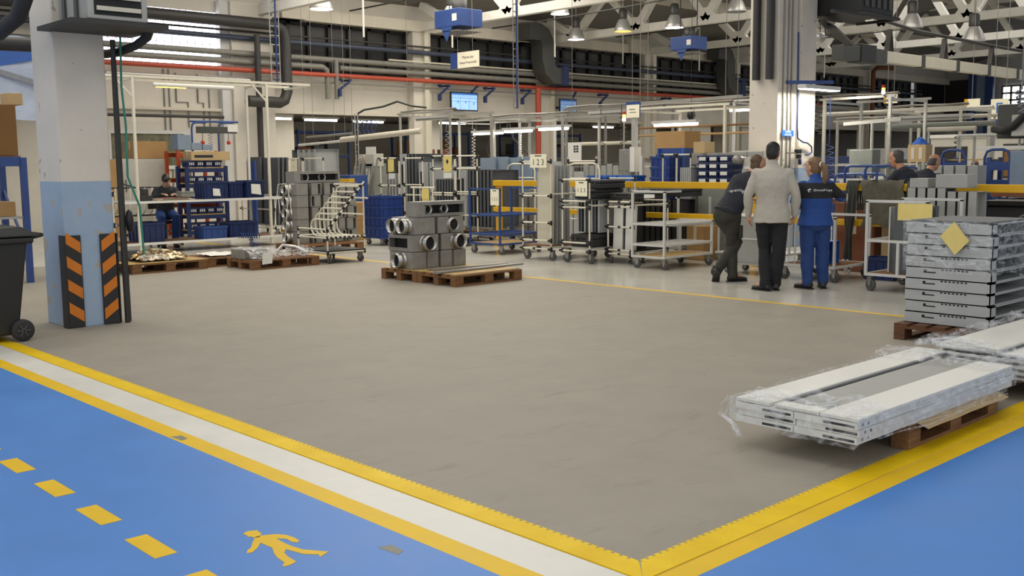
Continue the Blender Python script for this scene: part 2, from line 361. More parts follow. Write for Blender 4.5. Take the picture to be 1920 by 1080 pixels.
for y in (17.1, 27, 33, 39): b.prism([(y-.5,5.95),(y+.35,5.95),(y+.5,6.5),(y-.5,6.5)], XW, XW+.5, M=Mat(((0,0,1,0),(1,0,0,0),(0,1,0,0),(0,0,0,1))))
struct('trim_%d' % n_, b, 'beam_cream')
n_ += 1; b = MB(); b.box(XW, -4, 3.16, XW+.18, 62, 3.24); struct('trim_%d' % n_, b, 'beam_cream')
# glass-block window
g = struct('window_1', MB().box(XW-.2, 10.2, 4.38, XW-.06, 14.75, 5.97), 'glass_block')
b = MB()
for i in range(21): y = 10.2+i*.2275; b.box(XW-.06, y-.007, 4.38, XW-.03, y+.007, 5.97)
for i in range(8): z = 4.38+i*.2271; b.box(XW-.06, 10.2, z-.007, XW-.03, 14.75, z+.007)
b.build('window_grid', 'mortar', g)
# dark clerestory windows, one per bay
edges = [(16.35, 21.6)]+[(22.4+6*k, 27.6+6*k) for k in range(6)]+[(58.4, 61.9)]
for k, (y0, y1) in enumerate(edges):
    g = struct('window_%d' % (k+2 if k < 7 else 9), MB().box(XW-.2, y0, 4.38, XW-.12, y1, 5.97), 'dark_pane'); f = MB(); n = 7
    for i in range(n+1): y = y0+(y1-y0)*i/n; f.box(XW-.13, y-.07, 4.38, XW-.02, y+.07, 5.97)
    f.box(XW-.13, y0, 4.38, XW-.02, y1, 4.5); f.box(XW-.13, y0, 5.87, XW-.02, y1, 5.97); f.build('window_frame', 'black_steel', g)
# interior window and its frame behind the workstation
g = struct('window_13', MB().box(XW-.02, 11.45, 1.62, XW+.03, 13.55, 2.5), mk('moss_glass', '4E4A36', .25, alt='7D7A5A', scale=3))
f = MB(); f.box(XW, 11.3, 2.5, XW+.1, 13.7, 2.6); f.box(XW, 13.55, .9, XW+.1, 13.7, 2.5); f.box(XW, 11.3, .9, XW+.1, 11.45, 2.5); f.box(XW, 11.3, 1.52, XW+.08, 13.6, 1.62); f.build('window_frame', 'wall_white', g)
# skylight panel far right, bars across
g = struct('window_10', MB().box(-25, 50, 8.5, -20, 60.5, 8.6), 'skylight'); f = MB()
for i in range(22): y = 50+i*.5; f.box(-25, y-.06, 8.4, -20, y+.06, 8.5)
f.build('window_frame', 'truss_white', g)
# end wall features: dark bay, bright window
g = struct('window_11', MB().box(-24.6, 61.9, 4.05, -14, 62, 5.7), 'skylight'); f = MB()
for i in range(22): x = -24.6+i*.5; f.box(x-.05, 61.8, 4.05, x+.05, 61.95, 5.7)
for z in (4.05, 4.45, 4.9, 5.3, 5.7): f.box(-24.6, 61.8, z-.05, -14, 61.95, z+.05)
f.build('window_frame', 'pipe_grey', g)
struct('window_12', MB().box(-27.9, 61.8, 4.2, -26.1, 62, 6.2), mk('bay_shade', '33291E', .6, alt='241E18', scale=.6))  # flat dark sheet for a recess, its shade put into the colour
# ---------------------------------------------------------------- columns
def col(x0, y0, x1, y1, h, label, mat='pillar_paint', nm='concrete_column', grp=None):
    o = MB().box(x0, y0, 0, x1, y1, h).build(nm, mat, bev=.015); return tag(o, label, 'column', grp)
col(-11.05, 3.77, -10.45, 4.27, 8.7, 'square concrete column with peeling paint and blue base, standing on the left')
rc = thing('concrete_column', 'broad white concrete column rising behind the three standing workers', 'column')
MB().box(-11.05, 16.4, 0, -10.45, 17.02, 8.7).build('shaft', 'pillar_paint', rc, bev=.015)
MB().box(-11.05, 17.06, 0, -10.4, 17.6, 8.7).build('shaft', 'pillar_paint', rc, bev=.015)
col(XW, 15.0, XW+.35, 16.35, 6.3, 'pale wall column between the glass block window and the dark windows', 'wall_cream')
col(XW, 14.7, XW+.25, 15.0, 6.3, 'narrow white pilaster along the right edge of the glass block window', 'wall_white')
for k, t_ in enumerate(('behind the low wall screen left', 'behind the large dark square duct', 'left of the hanging black balance bulb', 'partly hidden by the broad white column', 'behind the hanging white and yellow sign', 'farthest down the wall')):
    y = 22+6*k
    o = thing('wall_column', 'cream wall column '+t_, 'column')
    MB().box(XW, y-.38, 0, XW+.3, y+.38, 6.3).build('shaft', 'wall_cream', o, bev=.01)
    MB().box(XW+.3, y+.02, 0, XW+.42, y+.2, 6.2).build('pipe_casing', 'panel_cream', o)
for k, y in enumerate((18.2, 24.6, 30, 43.5)):
    col(-31.4, y, -30.8, y+.7, 3.3, 'square cream column in the dim back aisle, '+('behind the stacked grey duct boxes', 'behind the tall dark panel racks', 'right of the red standpipe', 'behind the far right shelving')[k], 'wall_cream')
# ---------------------------------------------------------------- roof trusses
for k, Y in enumerate((16, 22, 28, 34, 40, 46)):
    t = thing('roof_truss', 'white concrete roof truss '+('nearest, at the upper left corner of the wall', 'running above the blue ceiling heater by the sign', 'with the row of bell lamps in front of it', 'left of and behind the broad white column', 'right of the column, above the grey busbar', 'far right, in front of the skylight')[k], 'roof truss', (0, Y, 0))
    x1 = -12.5 if Y == 16 else 4
    MB().box(XW, -.11, 5.98, x1, .11, 6.24).build('bottom_chord', 'truss_white', t)
    if Y > 16:
        MB().box(-24, -.12, 8.15, x1, .12, 8.45).build('top_chord', 'truss_white', t)
        x0 = -26.3
        for i in range(10):
            xc = x0+2.9*i
            for s in (-1, 1):
                xt = xc+s*1.35; zt = 8.3 if xt > -21.5 else 6.75+(xt-XW)*.2
                MB().beam((xc, 0, 6.15), (xt, 0, zt), .22, .24).build('diagonal', 'truss_white', t)
            MB().prism([(xc-.42,6.2),(xc+.42,6.2),(xc+.2,6.5),(xc-.2,6.5)], -.1, .1, M=Mat(((1,0,0,0),(0,0,-1,0),(0,1,0,0),(0,0,0,1)))).build('gusset', 'truss_white', t)
    else:
        MB().beam((XW+.5, 0, 6.2), (-22.5, 0, 7.9), .2, .24).build('diagonal', 'truss_white', t)
        MB().beam((XW+3.2, 0, 6.2), (-21.5, 0, 8.0), .2, .24).build('diagonal', 'truss_white', t)
# ---------------------------------------------------------------- pipes along the wall
def wallpipe(z, r, mat, y0, y1, label, x=-27.55, extra=()):
    o = MB().tube([(x, y0, z), (x, y1, z), *extra], r, 10).build('wall_pipe', mat); return tag(o, label, 'pipe')
wallpipe(5.45, .03, 'pipe_dark', 6, 58, 'thin dark pipe, topmost of the pipes along the wall')
wallpipe(5.26, .075, 'pipe_blue', 6, 58, 'dark blue pipe running high across the dark windows')
wallpipe(4.95, .03, 'panel_cream', 20.5, 50, 'thin pale pipe between the dark blue pipe and the two grey pipes')
wallpipe(4.82, .085, 'pipe_grey', 6, 50, 'grey insulated wall pipe, upper of the thick grey pair')
o = MB().tube([(-27.5, 6, 4.58), (-27.5, 17.95, 4.58), (-27.5, 18.1, 4.5), (-27.5, 18.12, 4.3), (-27.5, 18.12, 3.62)], .085, 10).build('wall_pipe', 'pipe_grey'); tag(o, 'grey insulated wall pipe that bends down to the ledge below the red pipe', 'pipe')
o = MB().tube([(-27.45, 18.42, 4.82), (-27.45, 18.42, 3.62)], .075, 10).build('wall_pipe', 'pipe_grey'); tag(o, 'short upright grey insulated pipe beside the bent one', 'pipe')
wallpipe(4.58, .085, 'pipe_grey', 18.6, 50, 'grey insulated wall pipe, lower of the thick grey pair, right of the bend')
wallpipe(4.34, .07, 'pipe_red', 4, 47, 'long red pipe running the whole length of the wall', -27.45)
wallpipe(4.12, .028, 'pipe_steel', 14, 50, 'thin steel pipe just under the long red pipe')
wallpipe(2.98, .045, 'pipe_dark', 6, 14.6, 'dark pipe at head height above the interior window')
o = MB().tube([(-27.2, 5, 5.66), (-27.2, 16.1, 5.66), (-27.2, 16.4, 5.55), (-27.2, 16.5, 5.3), (-27.2, 16.5, 3.75), (-27.17, 16.38, 3.5), (-27.08, 16.15, 3.42), (-26.92, 15.85, 3.42), (-26.86, 15.0, 3.42)], .16, 14).build('insulated_duct', 'pipe_dark')
tag(o, 'fat black insulated duct that turns down beside the dark windows', 'duct')
o = MB().tube([(-27.3, 27.05, .0), (-27.3, 27.05, 4.3)], .1, 10).build('standpipe', 'pipe_red'); tag(o, 'upright red standpipe beside a wall column', 'pipe')
o = MB().tube([(-27.2, 51.7, .0), (-27.2, 51.7, 6.2), (-27.2, 52.1, 6.4), (-26.8, 53, 6.4)], .12, 10).build('standpipe', 'card_red'); tag(o, 'tall rusty red standpipe far down the wall, right of the broad column', 'pipe')
o = MB().tube([(-27.3, 15.62, 0), (-27.3, 15.62, 5.35)], .09, 8).build('downpipe', 'pipe_dark'); tag(o, 'dark upright downpipe on the pale wall column', 'pipe')
for k, (y, z0, y2, z2) in enumerate(((13.05, 4.3, 13.05, .9), (13.2, 4.3, 13.2, .9), (13.4, 4.2, 13.75, 2.7), (14.05, 4.2, 14.22, 2.7), (14.4, 4.2, 14.4, 2.7))):
    pts = [(-27.97, y, z0), (-27.97, y, 3.4), (-27.97, y2, 3.4), (-27.97, y2, z2)] if y2 != y else [(-27.97, y, z0), (-27.97, y, z2)]
    tag(MB().tube(pts, .022, 6).build('riser_pipe', 'pipe_steel'), ('left straight thin steel riser above the white cabinet', 'right straight thin steel riser beside its twin', 'thin steel riser with a sideways jog, left one', 'thin steel riser with a sideways jog, right one', 'straight thin steel riser left of the pilaster')[k], 'pipe')
for k, y in enumerate((18.55, 22.55, 24.6, 26.4, 30.6, 34.55)):
    b = MB().beam((-27.55, y, 4.22), (-27.35, y, 4.22), .06, .06).beam((-27.35, y+.35, 4.22), (-27.35, y-.1, 3.9), .06, .06).beam((-27.35, y-.1, 3.92), (-27.35, y-.1, 3.7), .1, .1).beam((-27.9, y+.35, 4.22), (-27.35, y+.35, 4.22), .06, .06)
    tag(b.build('pipe_bracket', 'blue_dark'), 'dark blue steel bracket on the wall, '+('above the back aisle lamps', 'right of the first bare wall column', 'between the two wall screens', 'left of the smaller wall screen', 'right of the smaller wall screen', 'left of the hanging black bulb')[k], 'bracket')
# ---------------------------------------------------------------- big square ducts feeding wall heaters
def duct(y, label, h=True):
    t = thing('air_duct', label, 'duct', (-27.1, y, 0))
    W = .55; pr = []
    path = [(-.75, 6.25), (-.2, 6.25), (.05, 6.15), (.2, 5.9), (.2, 5.3), (.3, 4.95), (.6, 4.75), (.9, 4.75)]
    vs = []; n = len(path)
    for i, (yy, z) in enumerate(path):
        a = Vec((path[min(i+1, n-1)][0]-path[max(i-1, 0)][0], path[min(i+1, n-1)][1]-path[max(i-1, 0)][1])).normalized(); nx, nz = -a.y, a.x
        for sx, sn in ((-1,-1), (1,-1), (1,1), (-1,1)): vs.append((sx*.3, yy+nx*sn*.3, z+nz*sn*.3))
    fs = [(i*4+k, i*4+(k+1) % 4, i*4+4+(k+1) % 4, i*4+4+k) for i in range(n-1) for k in range(4)]+[(0,1,2,3), (n*4-1,n*4-2,n*4-3,n*4-4)]
    MB().add(vs, fs).build('duct_bend', 'duct_grey', t, bev=.01)
    MB().box(-.36, .9, 4.42, .36, 1.2, 5.1).build('heater_casing', 'blue_dark', t)
    for i in range(6): MB().beam((-.33, 1.23+i*.0, 4.5+i*.1), (.4, 1.23, 4.5+i*.1), .12, .02).build('louvre', 'pipe_grey', t)
    MB().box(-.3, 1.2, 4.44, .38, 1.5, 4.47).build('drip_plate', 'panel_dark', t)
    return t
duct(26.9, 'large square grey duct dropping to a louvred heater, near the bell lamps')
duct(38.2, 'large square dark duct beside the broad white column, partly in shade')
# ---------------------------------------------------------------- blue ceiling heaters
def ceiling_heater(loc, s, label):
    t = thing('ceiling_heater', label, 'heater', loc); 
    MB().box(-.55*s, -.45*s, .0, .55*s, .45*s, .5*s).build('casing', 'blue_steel', t, bev=.02)
    MB().prism([(-.25*s,0), (.25*s,0), (0,-.42*s)], -.46*s, -.44*s, M=Mat(((1,0,0,0),(0,0,1,0),(0,1,0,0),(0,0,0,1)))).build('end_plate', 'blue_steel', t)
    for i in range(4): MB().beam((-.5*s, (-.36+.24*i)*s, -.12*s), (.5*s, (-.36+.24*i)*s, -.12*s), .2*s, .02).build('louvre', 'pipe_grey', t)
    MB().box(.25*s, -.46*s, .15*s, .45*s, -.45*s, .35*s).build('name_plate', 'paper', t)
    MB().lathe([(.2*s,.5*s), (.22*s,.55*s), (.22*s,.85*s), (0,.86*s)], 14, Mat.Translation((.05*s,0,0))).build('fan_housing', 'duct_grey', t)
    for sx in (-.4, .4): MB().tube([(sx*s, 0, .5*s), (sx*s, 0, 3)], .015, 6).build('hanger', 'black_steel', t)
ceiling_heater((-23.45, 20.0, 5.5), 1, 'blue ceiling heater hanging above the cream preassembly sign')
ceiling_heater((-20.1, 26.5, 5.02), .8, 'smaller blue ceiling heater hanging left of the broad white column')
# ---------------------------------------------------------------- bell lamps
def bell(loc, label, on='lamp_glow', s=1.0, h=None):
    t = thing('bell_lamp', label, 'lamp', loc, 0, 'bell lamps under the roof')
    MB().lathe([(.30*s,0), (.305*s,.02*s), (.27*s,.12*s), (.21*s,.28*s), (.15*s,.38*s), (.14*s,.4*s), (0,.4*s)], 20).build('shade', 'lamp_shade', t)
    MB().lathe([(.0,.03*s), (.285*s,.031*s), (.0,.034*s)], 20).build('bulb', on, t)
    MB().lathe([(0,.4*s), (.13*s,.4*s), (.14*s,.45*s), (.14*s,.7*s), (.1*s,.75*s), (0,.75*s)], 14).build('ballast', 'duct_grey', t)
    MB().tube([(0,0,.75*s), (0,0,h or 2.0)], .018, 6).build('hanger', 'pipe_steel', t)
bell((-25.35, 27, 5.86), 'bell lamp lit white, left of the amber one')
bell((-23.2, 27, 5.93), 'bell lamp glowing amber', 'lamp_amber')
bell((-21.05, 27, 5.84), 'bell lamp lit white, right of the amber one')
bell((-18.7, 27, 6.08), 'unlit bell lamp at the left edge of the broad white column', 'lamp_shade')
bell((-25.7, 16.8, 6.0), 'bell lamp lit white near the upper left, above the black duct', s=1.1)
bell((-23.8, 24.6, 6.35), 'bell lamp lit white, half hidden by the nearest truss beam')
bell((-15.1, 31, 5.55), 'grey bell lamp right of the column, hanging left of the busbar', 'lamp_shade', 1.1)
bell((-13.3, 31.2, 5.0), 'grey unlit bell lamp hanging over the middle of the busbar', 'lamp_shade', 1.1)
bell((-14.1, 26.5, 5.82), 'bell lamp glowing amber beside the big black heater', 'lamp_amber', 1.3)
bell((-11.9, 36.5, 5.9), 'bell lamp lit white at the far right edge', s=1.1)
bell((-24.5, 20.6, 5.9), 'bell lamp lit white just right of the blue heater, seen edge on')
# ---------------------------------------------------------------- hanging signs, screens
s_ = thing('hanging_sign', 'cream hanging sign with blue end reading Chassis Preassembly', 'sign', (-23.2, 20, 4.36))
MB().box(-.3, -.02, 0, .62, .02, .45).build('sign_board', 'sign_cream', s_); MB().box(-.62, -.02, 0, -.3, .02, .45).build('blue_field', 'ink_blue', s_)
for x in (-.31, .35): rod('hanger', (x, 0, .45), (x, 0, 3.38), .008, 'pipe_steel', s_, 5)
text('Příprava šasi', .1, face(.16, -.024, .29, '-y'), 'ink', s_, 'sign_lettering'); text('Chassis Preassembly', .095, face(.16, -.024, .14, '-y'), 'ink', s_, 'sign_lettering')
s_ = thing('hanging_sign', 'small white hanging sign with yellow edge in the dark area right of the column', 'sign', (-15.2, 30, 3.28))
MB().box(-.13, -.02, 0, .21, .02, .27).build('sign_board', 'sign_cream', s_); MB().box(-.21, -.02, 0, -.13, .02, .27).build('yellow_field', 'rail_yellow', s_)
MB().box(-.04, -.024, .165, .13, -.02, .185).box(0, -.024, .07, .07, -.02, .085).build('sign_lettering', 'ink', s_)
for x in (-.1, .1): rod('hanger', (x, 0, .27), (x, 0, 5.41), .008, 'pipe_steel', s_, 5)
def tv(y, z, w, h, scr, label, rows):
    t = thing('wall_screen', label, 'screen', (-27.3, y, z)); 
    MB().box(-.06, -w/2, -h/2, .0, w/2, h/2).build('screen_casing', 'black_plastic', t, bev=.008)
    MB().box(0, -w/2+.04, -h/2+.04, .004, w/2-.04, h/2-.04).build('display', scr, t)
    b = MB(); b.box(.004, -w/2+.04, h/2-.1, .007, w/2-.04, h/2-.04)
    for i in range(1, 3): b.box(.004, -w/2+i*w/3-.005, -h/2+.04, .007, -w/2+i*w/3+.005, h/2-.22)
    for f in (.22, .32): b.box(.004, -w/2+.04, h/2-f-.005, .007, w/2-.04, h/2-f+.005)
    for k in range(rows):
        for j in range(10): b.box(.004, -w/2+.08+j*(w-.16)/10, h/2-.145-k*.045, .006, -w/2+.08+(j+.35+.4*random.random())*(w-.16)/10, h/2-.13-k*.045)
    b.build('display_marks', 'sign_blue', t)
    MB().beam((-.06, w*.3, h/2), (-.2, w*.7, h/2+.3), .05, .05).beam((-.7, 0, -.05), (-.06, 0, -.05), .08, .08).build('bracket', 'blue_dark', t)
    return t
t = tv(23.5, 3.71, 1.22, .64, 'screen', 'larger lit blue wall screen, second bay from the black duct', 2)
text('9', .15, face(.008, .42, -.08, '+x'), 'ink_blue', t, 'display_digit'); text('0', .13, face(.008, .05, -.03, '+x'), 'ink_blue', t, 'display_digit'); text('0', .13, face(.008, -.3, -.03, '+x'), 'ink_blue', t, 'display_digit')
tv(28.65, 3.72, .92, .52, 'screen_dim', 'smaller dim blue wall screen, right of the red standpipe', 3)
# ---------------------------------------------------------------- unit heater and cables on the left column
t = thing('unit_heater', 'grey louvred heater unit mounted high on the left column', 'heater', (-10.45, 3.85, 2.96))
MB().box(.0, .0, 0, .7, .57, .95).build('casing', 'panel_light', t, bev=.01)
for i in range(5): MB().beam((.71, .08, .1+i*.11), (.71, .5, .1+i*.11), .02, .04).build('louvre', 'panel_cream', t)
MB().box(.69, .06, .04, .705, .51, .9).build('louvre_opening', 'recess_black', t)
MB().box(-.05, -.2, -.06, .82, .72, -.02).build('base_plate', 'pipe_dark', t)
for x in (.12, .42): MB().box(x, -.02, -.02, x+.07, 0, .95).build('mounting_strap', 'duct_grey', t)
MB().tube([(-.35,.49,-.22), (-.05,.58,-.21), (.2,.66,-.16), (.38,.7,-.09), (.44,.7,-.03)], .045, 8).build('hose', 'rubber', t)
o = MB().tube([(-10.42,4.345,2.86), (-10.43,4.345,1.5), (-10.42,4.34,.95), (-10.42,4.345,.01)], .028, 8).tube([(-10.48,4.375,2.86), (-10.48,4.39,.01)], .022, 8).build('conduit', 'pipe_dark'); tag(o, 'dark conduit strapped to the right edge of the left column', 'conduit')
o = MB().tube([(-10.36,4.40,2.885), (-10.36,4.385,2.4), (-10.36,4.41,2.0), (-10.36,4.40,1.5), (-10.34,4.5,1.2), (-10.34,4.52,.7)], .012, 6).build('hanging_cable', 'cable_teal'); tag(o, 'teal green cable hanging beside the left column', 'cable')
o = MB().lathe([(0,-.12), (.03,-.1), (.042,0), (.03,.09), (0,.12)], 10, Mat.Translation((-10.42,4.42,1.05))).build('cable_bundle', 'black_plastic'); tag(o, 'bulky black bundled cable coil strapped low on the left column', 'cable')
for k, (y, s) in enumerate(((3.8, 1), (4.15, -1))):
    t = thing('corner_guard', 'black and orange striped corner guard on the '+('left' if k == 0 else 'right')+' edge of the left column', 'corner guard', (-10.446, y, .01))
    MB().box(0, -.04, 0, .02, .12, .92).build('rubber_strip', 'rubber', t, bev=.006)
    (MB().box(-.1, -.055, 0, .02, -.04, .92) if k == 0 else MB().box(-.1, .128, 0, .02, .14, .92)).build('rubber_strip', 'rubber', t)
    for i in range(4):
        z = .05+i*.23; yy = (-.03, .11); za, zb = (z+.1, z) if s > 0 else (z, z+.1)
        MB().add([(.0205,yy[0],za),(.0205,yy[1],zb),(.0205,yy[1],zb+.11),(.0205,yy[0],za+.11),(.0225,yy[0],za),(.0225,yy[1],zb),(.0225,yy[1],zb+.11),(.0225,yy[0],za+.11)], [(4,5,6,7),(0,1,5,4),(1,2,6,5),(2,3,7,6),(3,0,4,7)]).build('reflective_stripe', 'hazard_orange', t)
# ---------------------------------------------------------------- fittings on the broad column
for k, y in enumerate((16.33, 16.68)):
    o = MB().tube([(-10.85+k*.28, 16.31, 6), (-10.85+k*.28, 16.31, 3.05)], .075, 10).build('heating_pipe', 'pipe_dark'); tag(o, 'thick dark vertical pipe on the left face of the broad column, '+('left' if k == 0 else 'right')+' of two', 'pipe')
t = thing('strip_lamp', 'lit strip lamp on a blue arm, on the front of the broad column', 'lamp', (-10.0, 17.05, 2.86))
MB().box(-.09, -.6, 0, .09, .6, .07).build('lamp_housing', 'white_steel', t, bev=.01); MB().box(-.08, -.58, -.012, .08, .58, 0).build('lamp_tube', 'tube_light', t)
MB().beam((-.42, -.4, .14), (.1, .3, .14), .06, .06).beam((0,-.3,.07), (0,-.3,.14), .03, .03).build('lamp_arm', 'blue_steel', t)
l = bpy.data.lights.new('strip_lamp_light', 'AREA'); l.shape = 'RECTANGLE'; l.size = .16; l.size_y = 1.15; l.energy = 48; l.color = (1, .95, .85)
lo = bpy.data.objects.new('strip_lamp_light', l); COL.objects.link(lo); lo.parent = t; lo.location = (0, 0, -.03)
s_ = thing('wall_sign', 'small blue sign with white lettering on the broad column', 'sign', (-10.42, 16.71, 2.09))
MB().box(0, -.19, -.055, .008, .19, .055).build('sign_board', 'sign_blue', s_); text('UZÁVĚR', .05, face(.0085, 0, .026, '+x'), 'white_print', s_, 'sign_lettering'); text('VZDUCHU', .05, face(.0085, 0, -.027, '+x'), 'white_print', s_, 'sign_lettering')
for k, y in enumerate((16.55, 16.7, 16.82)):
    tag(MB().tube([(-10.43, y, 5), (-10.43, y, 1.5-.1*k)], .014, 6).build('conduit', 'pipe_steel'), 'thin steel conduit down the front of the broad column, '+('leftmost', 'middle', 'rightmost')[k]+' of three', 'conduit')
o = MB().tube([(-10.36,16.9,3.9), (-10.36,16.92,3.2), (-10.36,16.92,2.2), (-10.36,16.95,2.0), (-10.34,17.1,1.93), (-10.34,17.25,1.92), (-10.34,17.4,1.85), (-10.34,17.42,1.75), (-10.34,17.3,1.7), (-10.34,17.2,1.7)], .014, 6).build('air_hose', 'cable_blue'); tag(o, 'dark blue air hose looping down the broad column', 'hose')
t = thing('air_valve', 'black compressed air valve and filter set on the broad column', 'valve', (-10.36, 16.95, 1.72))
MB().box(-.03, -.06, 0, .06, .06, .08).box(-.02, -.02, -.09, .05, .07, -.01).build('valve_body', 'black_plastic', t, bev=.008); MB().lathe([(0,-.2), (.03,-.2), (.035,-.1), (0,-.09)], 10, Mat.Translation((.02,.06,0))).build('filter_bowl', 'blue_dark', t)
rod('gauge_pipe', (.0,-.35,.02), (.0,-.06,.02), .012, 'pipe_steel', t)
# ---------------------------------------------------------------- overhead busbar, black heater, hangers at the right
t = thing('busbar_trunking', 'long grey beige busbar trunking hung under the roof at the right', 'busbar', (-12, 22.9, 3.85))
for i in range(7):
    MB().box(-.09, .3+i*1.95, 0, .09, .3+i*1.95+1.85, .26).build('trunking_section', 'panel_cream', t, bev=.008)
    MB().box(-.11, .18+i*1.95, -.02, .11, .34+i*1.95, .28).build('joint_cover', 'duct_grey', t)
for i in range(5): MB().beam((0, .5+i*2.9, .26), (0, .62+i*2.9, .78), .12, .03).beam((0, .74+i*2.9, .26), (0, .62+i*2.9, .78), .12, .03).build('hanger', 'pipe_dark', t)
MB().box(-.16, -1.7, -.05, .16, .2, .27).build('feed_box', 'duct_grey', t, bev=.01)
MB().box(-.18, -1.0, -.07, .18, -.3, .33).build('switch_box', 'black_plastic', t, bev=.01)
MB().tube([(0,-2.4,1.15), (0,2,.85), (0,7,.8), (0,13.6,.8)], .045, 8).build('carrier_pipe', 'pipe_dark', t)
t = thing('heater_unit', 'big black heater box hanging at the top, right of the broad column', 'heater', (-9.9, 17.75, 4.25))
MB().box(-.75, -.08, 0, .35, 1.1, .9).build('casing', 'black_steel', t, bev=.02); MB().beam((.4,-1.2,-.1), (.4,1.2,-.04), .07, .05).beam((.4,1.2,-.04), (-.5,1.3,-.03), .05, .05).build('support_rail', 'black_steel', t)
for i in range(5): MB().beam((.36, .06+i*.22, .1), (.36, .06+i*.22, .85), .02, .12).build('louvre', 'duct_grey', t)
t = thing('cable_tray', 'dark cable tray running off the broad column toward the busbar', 'cable tray', (-11.2, 17.6, 4.05))
MB().beam((.96, .2, 0), (-.3, 3.2, 0), .16, .05).build('tray', 'black_steel', t)
for k in range(4): MB().tube([(.97-.03*k,-.1,.1), (.85-.06*k,.5,.05), (.2-.05*k,1.6,.05), (-.28-.02*k,3.2,.05)], .02, 6).build('cable', 'cable_dark', t)
t = thing('smoke_detector', 'white domed detector hanging by the busbar feed box', 'detector', (-11.75, 20.0, 4.05)); MB().lathe([(0,0), (.1,.04), (.13,.12), (.1,.2), (0,.22)], 14).build('dome', 'lamp_shade', t); rod('hanger', (0,0,.2), (0,0,.8), .01, 'pipe_dark', t, 5)
# ---------------------------------------------------------------- hanging cable ladders
def ladder(x, y, z0, z1, label, w=.16, mat='alu'):
    t = thing('cable_ladder', label, 'cable ladder', (x, y, 0))
    for s in (-1, 1): rod('side_rail', (0, s*w/2, z0), (0, s*w/2, z1), .012, mat, t, 6)
    b = MB(); n = int((z1-z0)/.18)
    for i in range(n): b.box(-.008, -w/2, z0+i*.18, .008, w/2, z0+i*.18+.02)
    b.build('rungs', mat, t); MB().tube([(.02,.02,z0), (.02,.02,z1)], .02, 6).build('cable', 'cable_blue', t)
ladder(-18.5, 10.98, 3.25, 8.4, 'upright cable ladder rising from the left workstation frame past the black duct', .2)
ladder(-18.95, 18, 2.95, 8.4, 'upright cable ladder hanging in front of the dark windows, mid hall', .16, 'pipe_steel')
# cables strung between trusses, drop rods from the roof
for k, (y, x0, x1, z) in enumerate(((19, -27.5, -17, 6.35), (25, -27.5, -14, 6.3), (31, -27, -13, 6.4), (37, -27, -5, 6.3))):
    pts = [(x0+(x1-x0)*i/10, y, z-.25*math.sin(PI*((i*1.7) % 1))+.0) for i in range(11)]
    tag(MB().tube([(x0+(x1-x0)*i/12, y, z+.35*(i/12)-.12*math.sin(PI*i/12)) for i in range(13)], .025, 6).build('roof_cable', 'cable_dark'), 'dark cable strung across below the roof, '+('nearest one, left of the bell lamps', 'above the row of bell lamps', 'between the second and third truss', 'farthest one, toward the skylight')[k], 'cable')
for k, (x, y) in enumerate(((-25.5, 18.1), (-26, 21.9), (-26, 26.6), (-26.3, 30.6), (-26.3, 35.4), (-25, 43))):
    tag(rod('drop_rod', (x, y, 5.3), (x, y, 7.1), .03, 'truss_white', None), 'thin white drop rod from the roof, '+('left of the first bare wall column', 'at the first bare wall column', 'left of the square duct', 'by the bell lamps', 'left of the broad column', 'right of the broad column')[k], 'rod')
# ---------------------------------------------------------------- back aisle: lamps and shelving seen under the wall
def tubelamp(loc, L, label, group, axis='y', par=None, e=0, mat='tube_light', housing='white_steel'):
    t = thing('strip_lamp', label, 'lamp', loc, 0 if axis == 'y' else PI/2, group)
    MB().box(-.1, -L/2, 0, .1, L/2, .07).build('lamp_housing', housing, t); MB().tube([(0,-L/2+.03,-.03), (0,L/2-.03,-.03)], .035, 8).build('lamp_tube', mat, t)
    if e:
        l = bpy.data.lights.new('strip_lamp_light', 'AREA'); l.shape = 'RECTANGLE'; l.size = .12; l.size_y = L; l.energy = e; l.color = (1, .96, .86)
        lo = bpy.data.objects.new('strip_lamp_light', l); COL.objects.link(lo); lo.parent = t; lo.location = (0,0,-.08)
    return t
for k, (x, y, e, s) in enumerate(((-29.2, 17.2, 30, 'leftmost, above the stacked duct boxes'), (-29.6, 19.2, 26, 'second from the left'), (-30, 21.4, 0, 'left of the blue hose loops'), (-29.5, 24.8, 30, 'under the larger wall screen'), (-29.6, 33.2, 30, 'second bay past the red standpipe'), (-30.5, 40.5, 26, 'left of the broad column, far back'), (-30, 49, 20, 'right of the broad column'))):
    tubelamp((x, y, 3.1), 1.3, 'lit strip lamp in the dim back aisle, '+s, 'strip lamps in the back aisle', e=e)
def shelf_rack(x, y0, y1, h, n, label, frame='blue_steel', load=None, d=.9, boxes='card'):
    t = thing('shelf_rack', label, 'rack', (x, y0, 0)); L = y1-y0
    for px in (0, -d):
        for py in (0, L): MB().box(px-.035, py-.035, 0, px+.035, py+.035, h).build('upright', frame, t)
    for i in range(n):
        z = .15+i*(h-.2)/(n-1 if n > 1 else 1)
        for px in (0, -d): MB().box(px-.03, 0, z-.09, px+.03, L, z).build('beam', frame, t)
        MB().box(-d, 0.03, z, 0, L-.03, z+.02).build('shelf', 'ply', t)
    return t, [.17+i*(h-.2)/(n-1 if n > 1 else 1) for i in range(n)]
def carton(x, y, z, sx, sy, sz, label, mat='card', rz=0, group=None, tape=True):
    t = thing('cardboard_box', label, 'box', (x, y, z), rz, group)
    MB().box(-sx/2, -sy/2, 0, sx/2, sy/2, sz).build('carton', mat, t, bev=.006)
    if tape: MB().box(-.03, -sy/2-.002, sz*.55, .03, sy/2+.002, sz+.002).build('tape', 'card_tape', t)
    return t
R = random.Random(3)
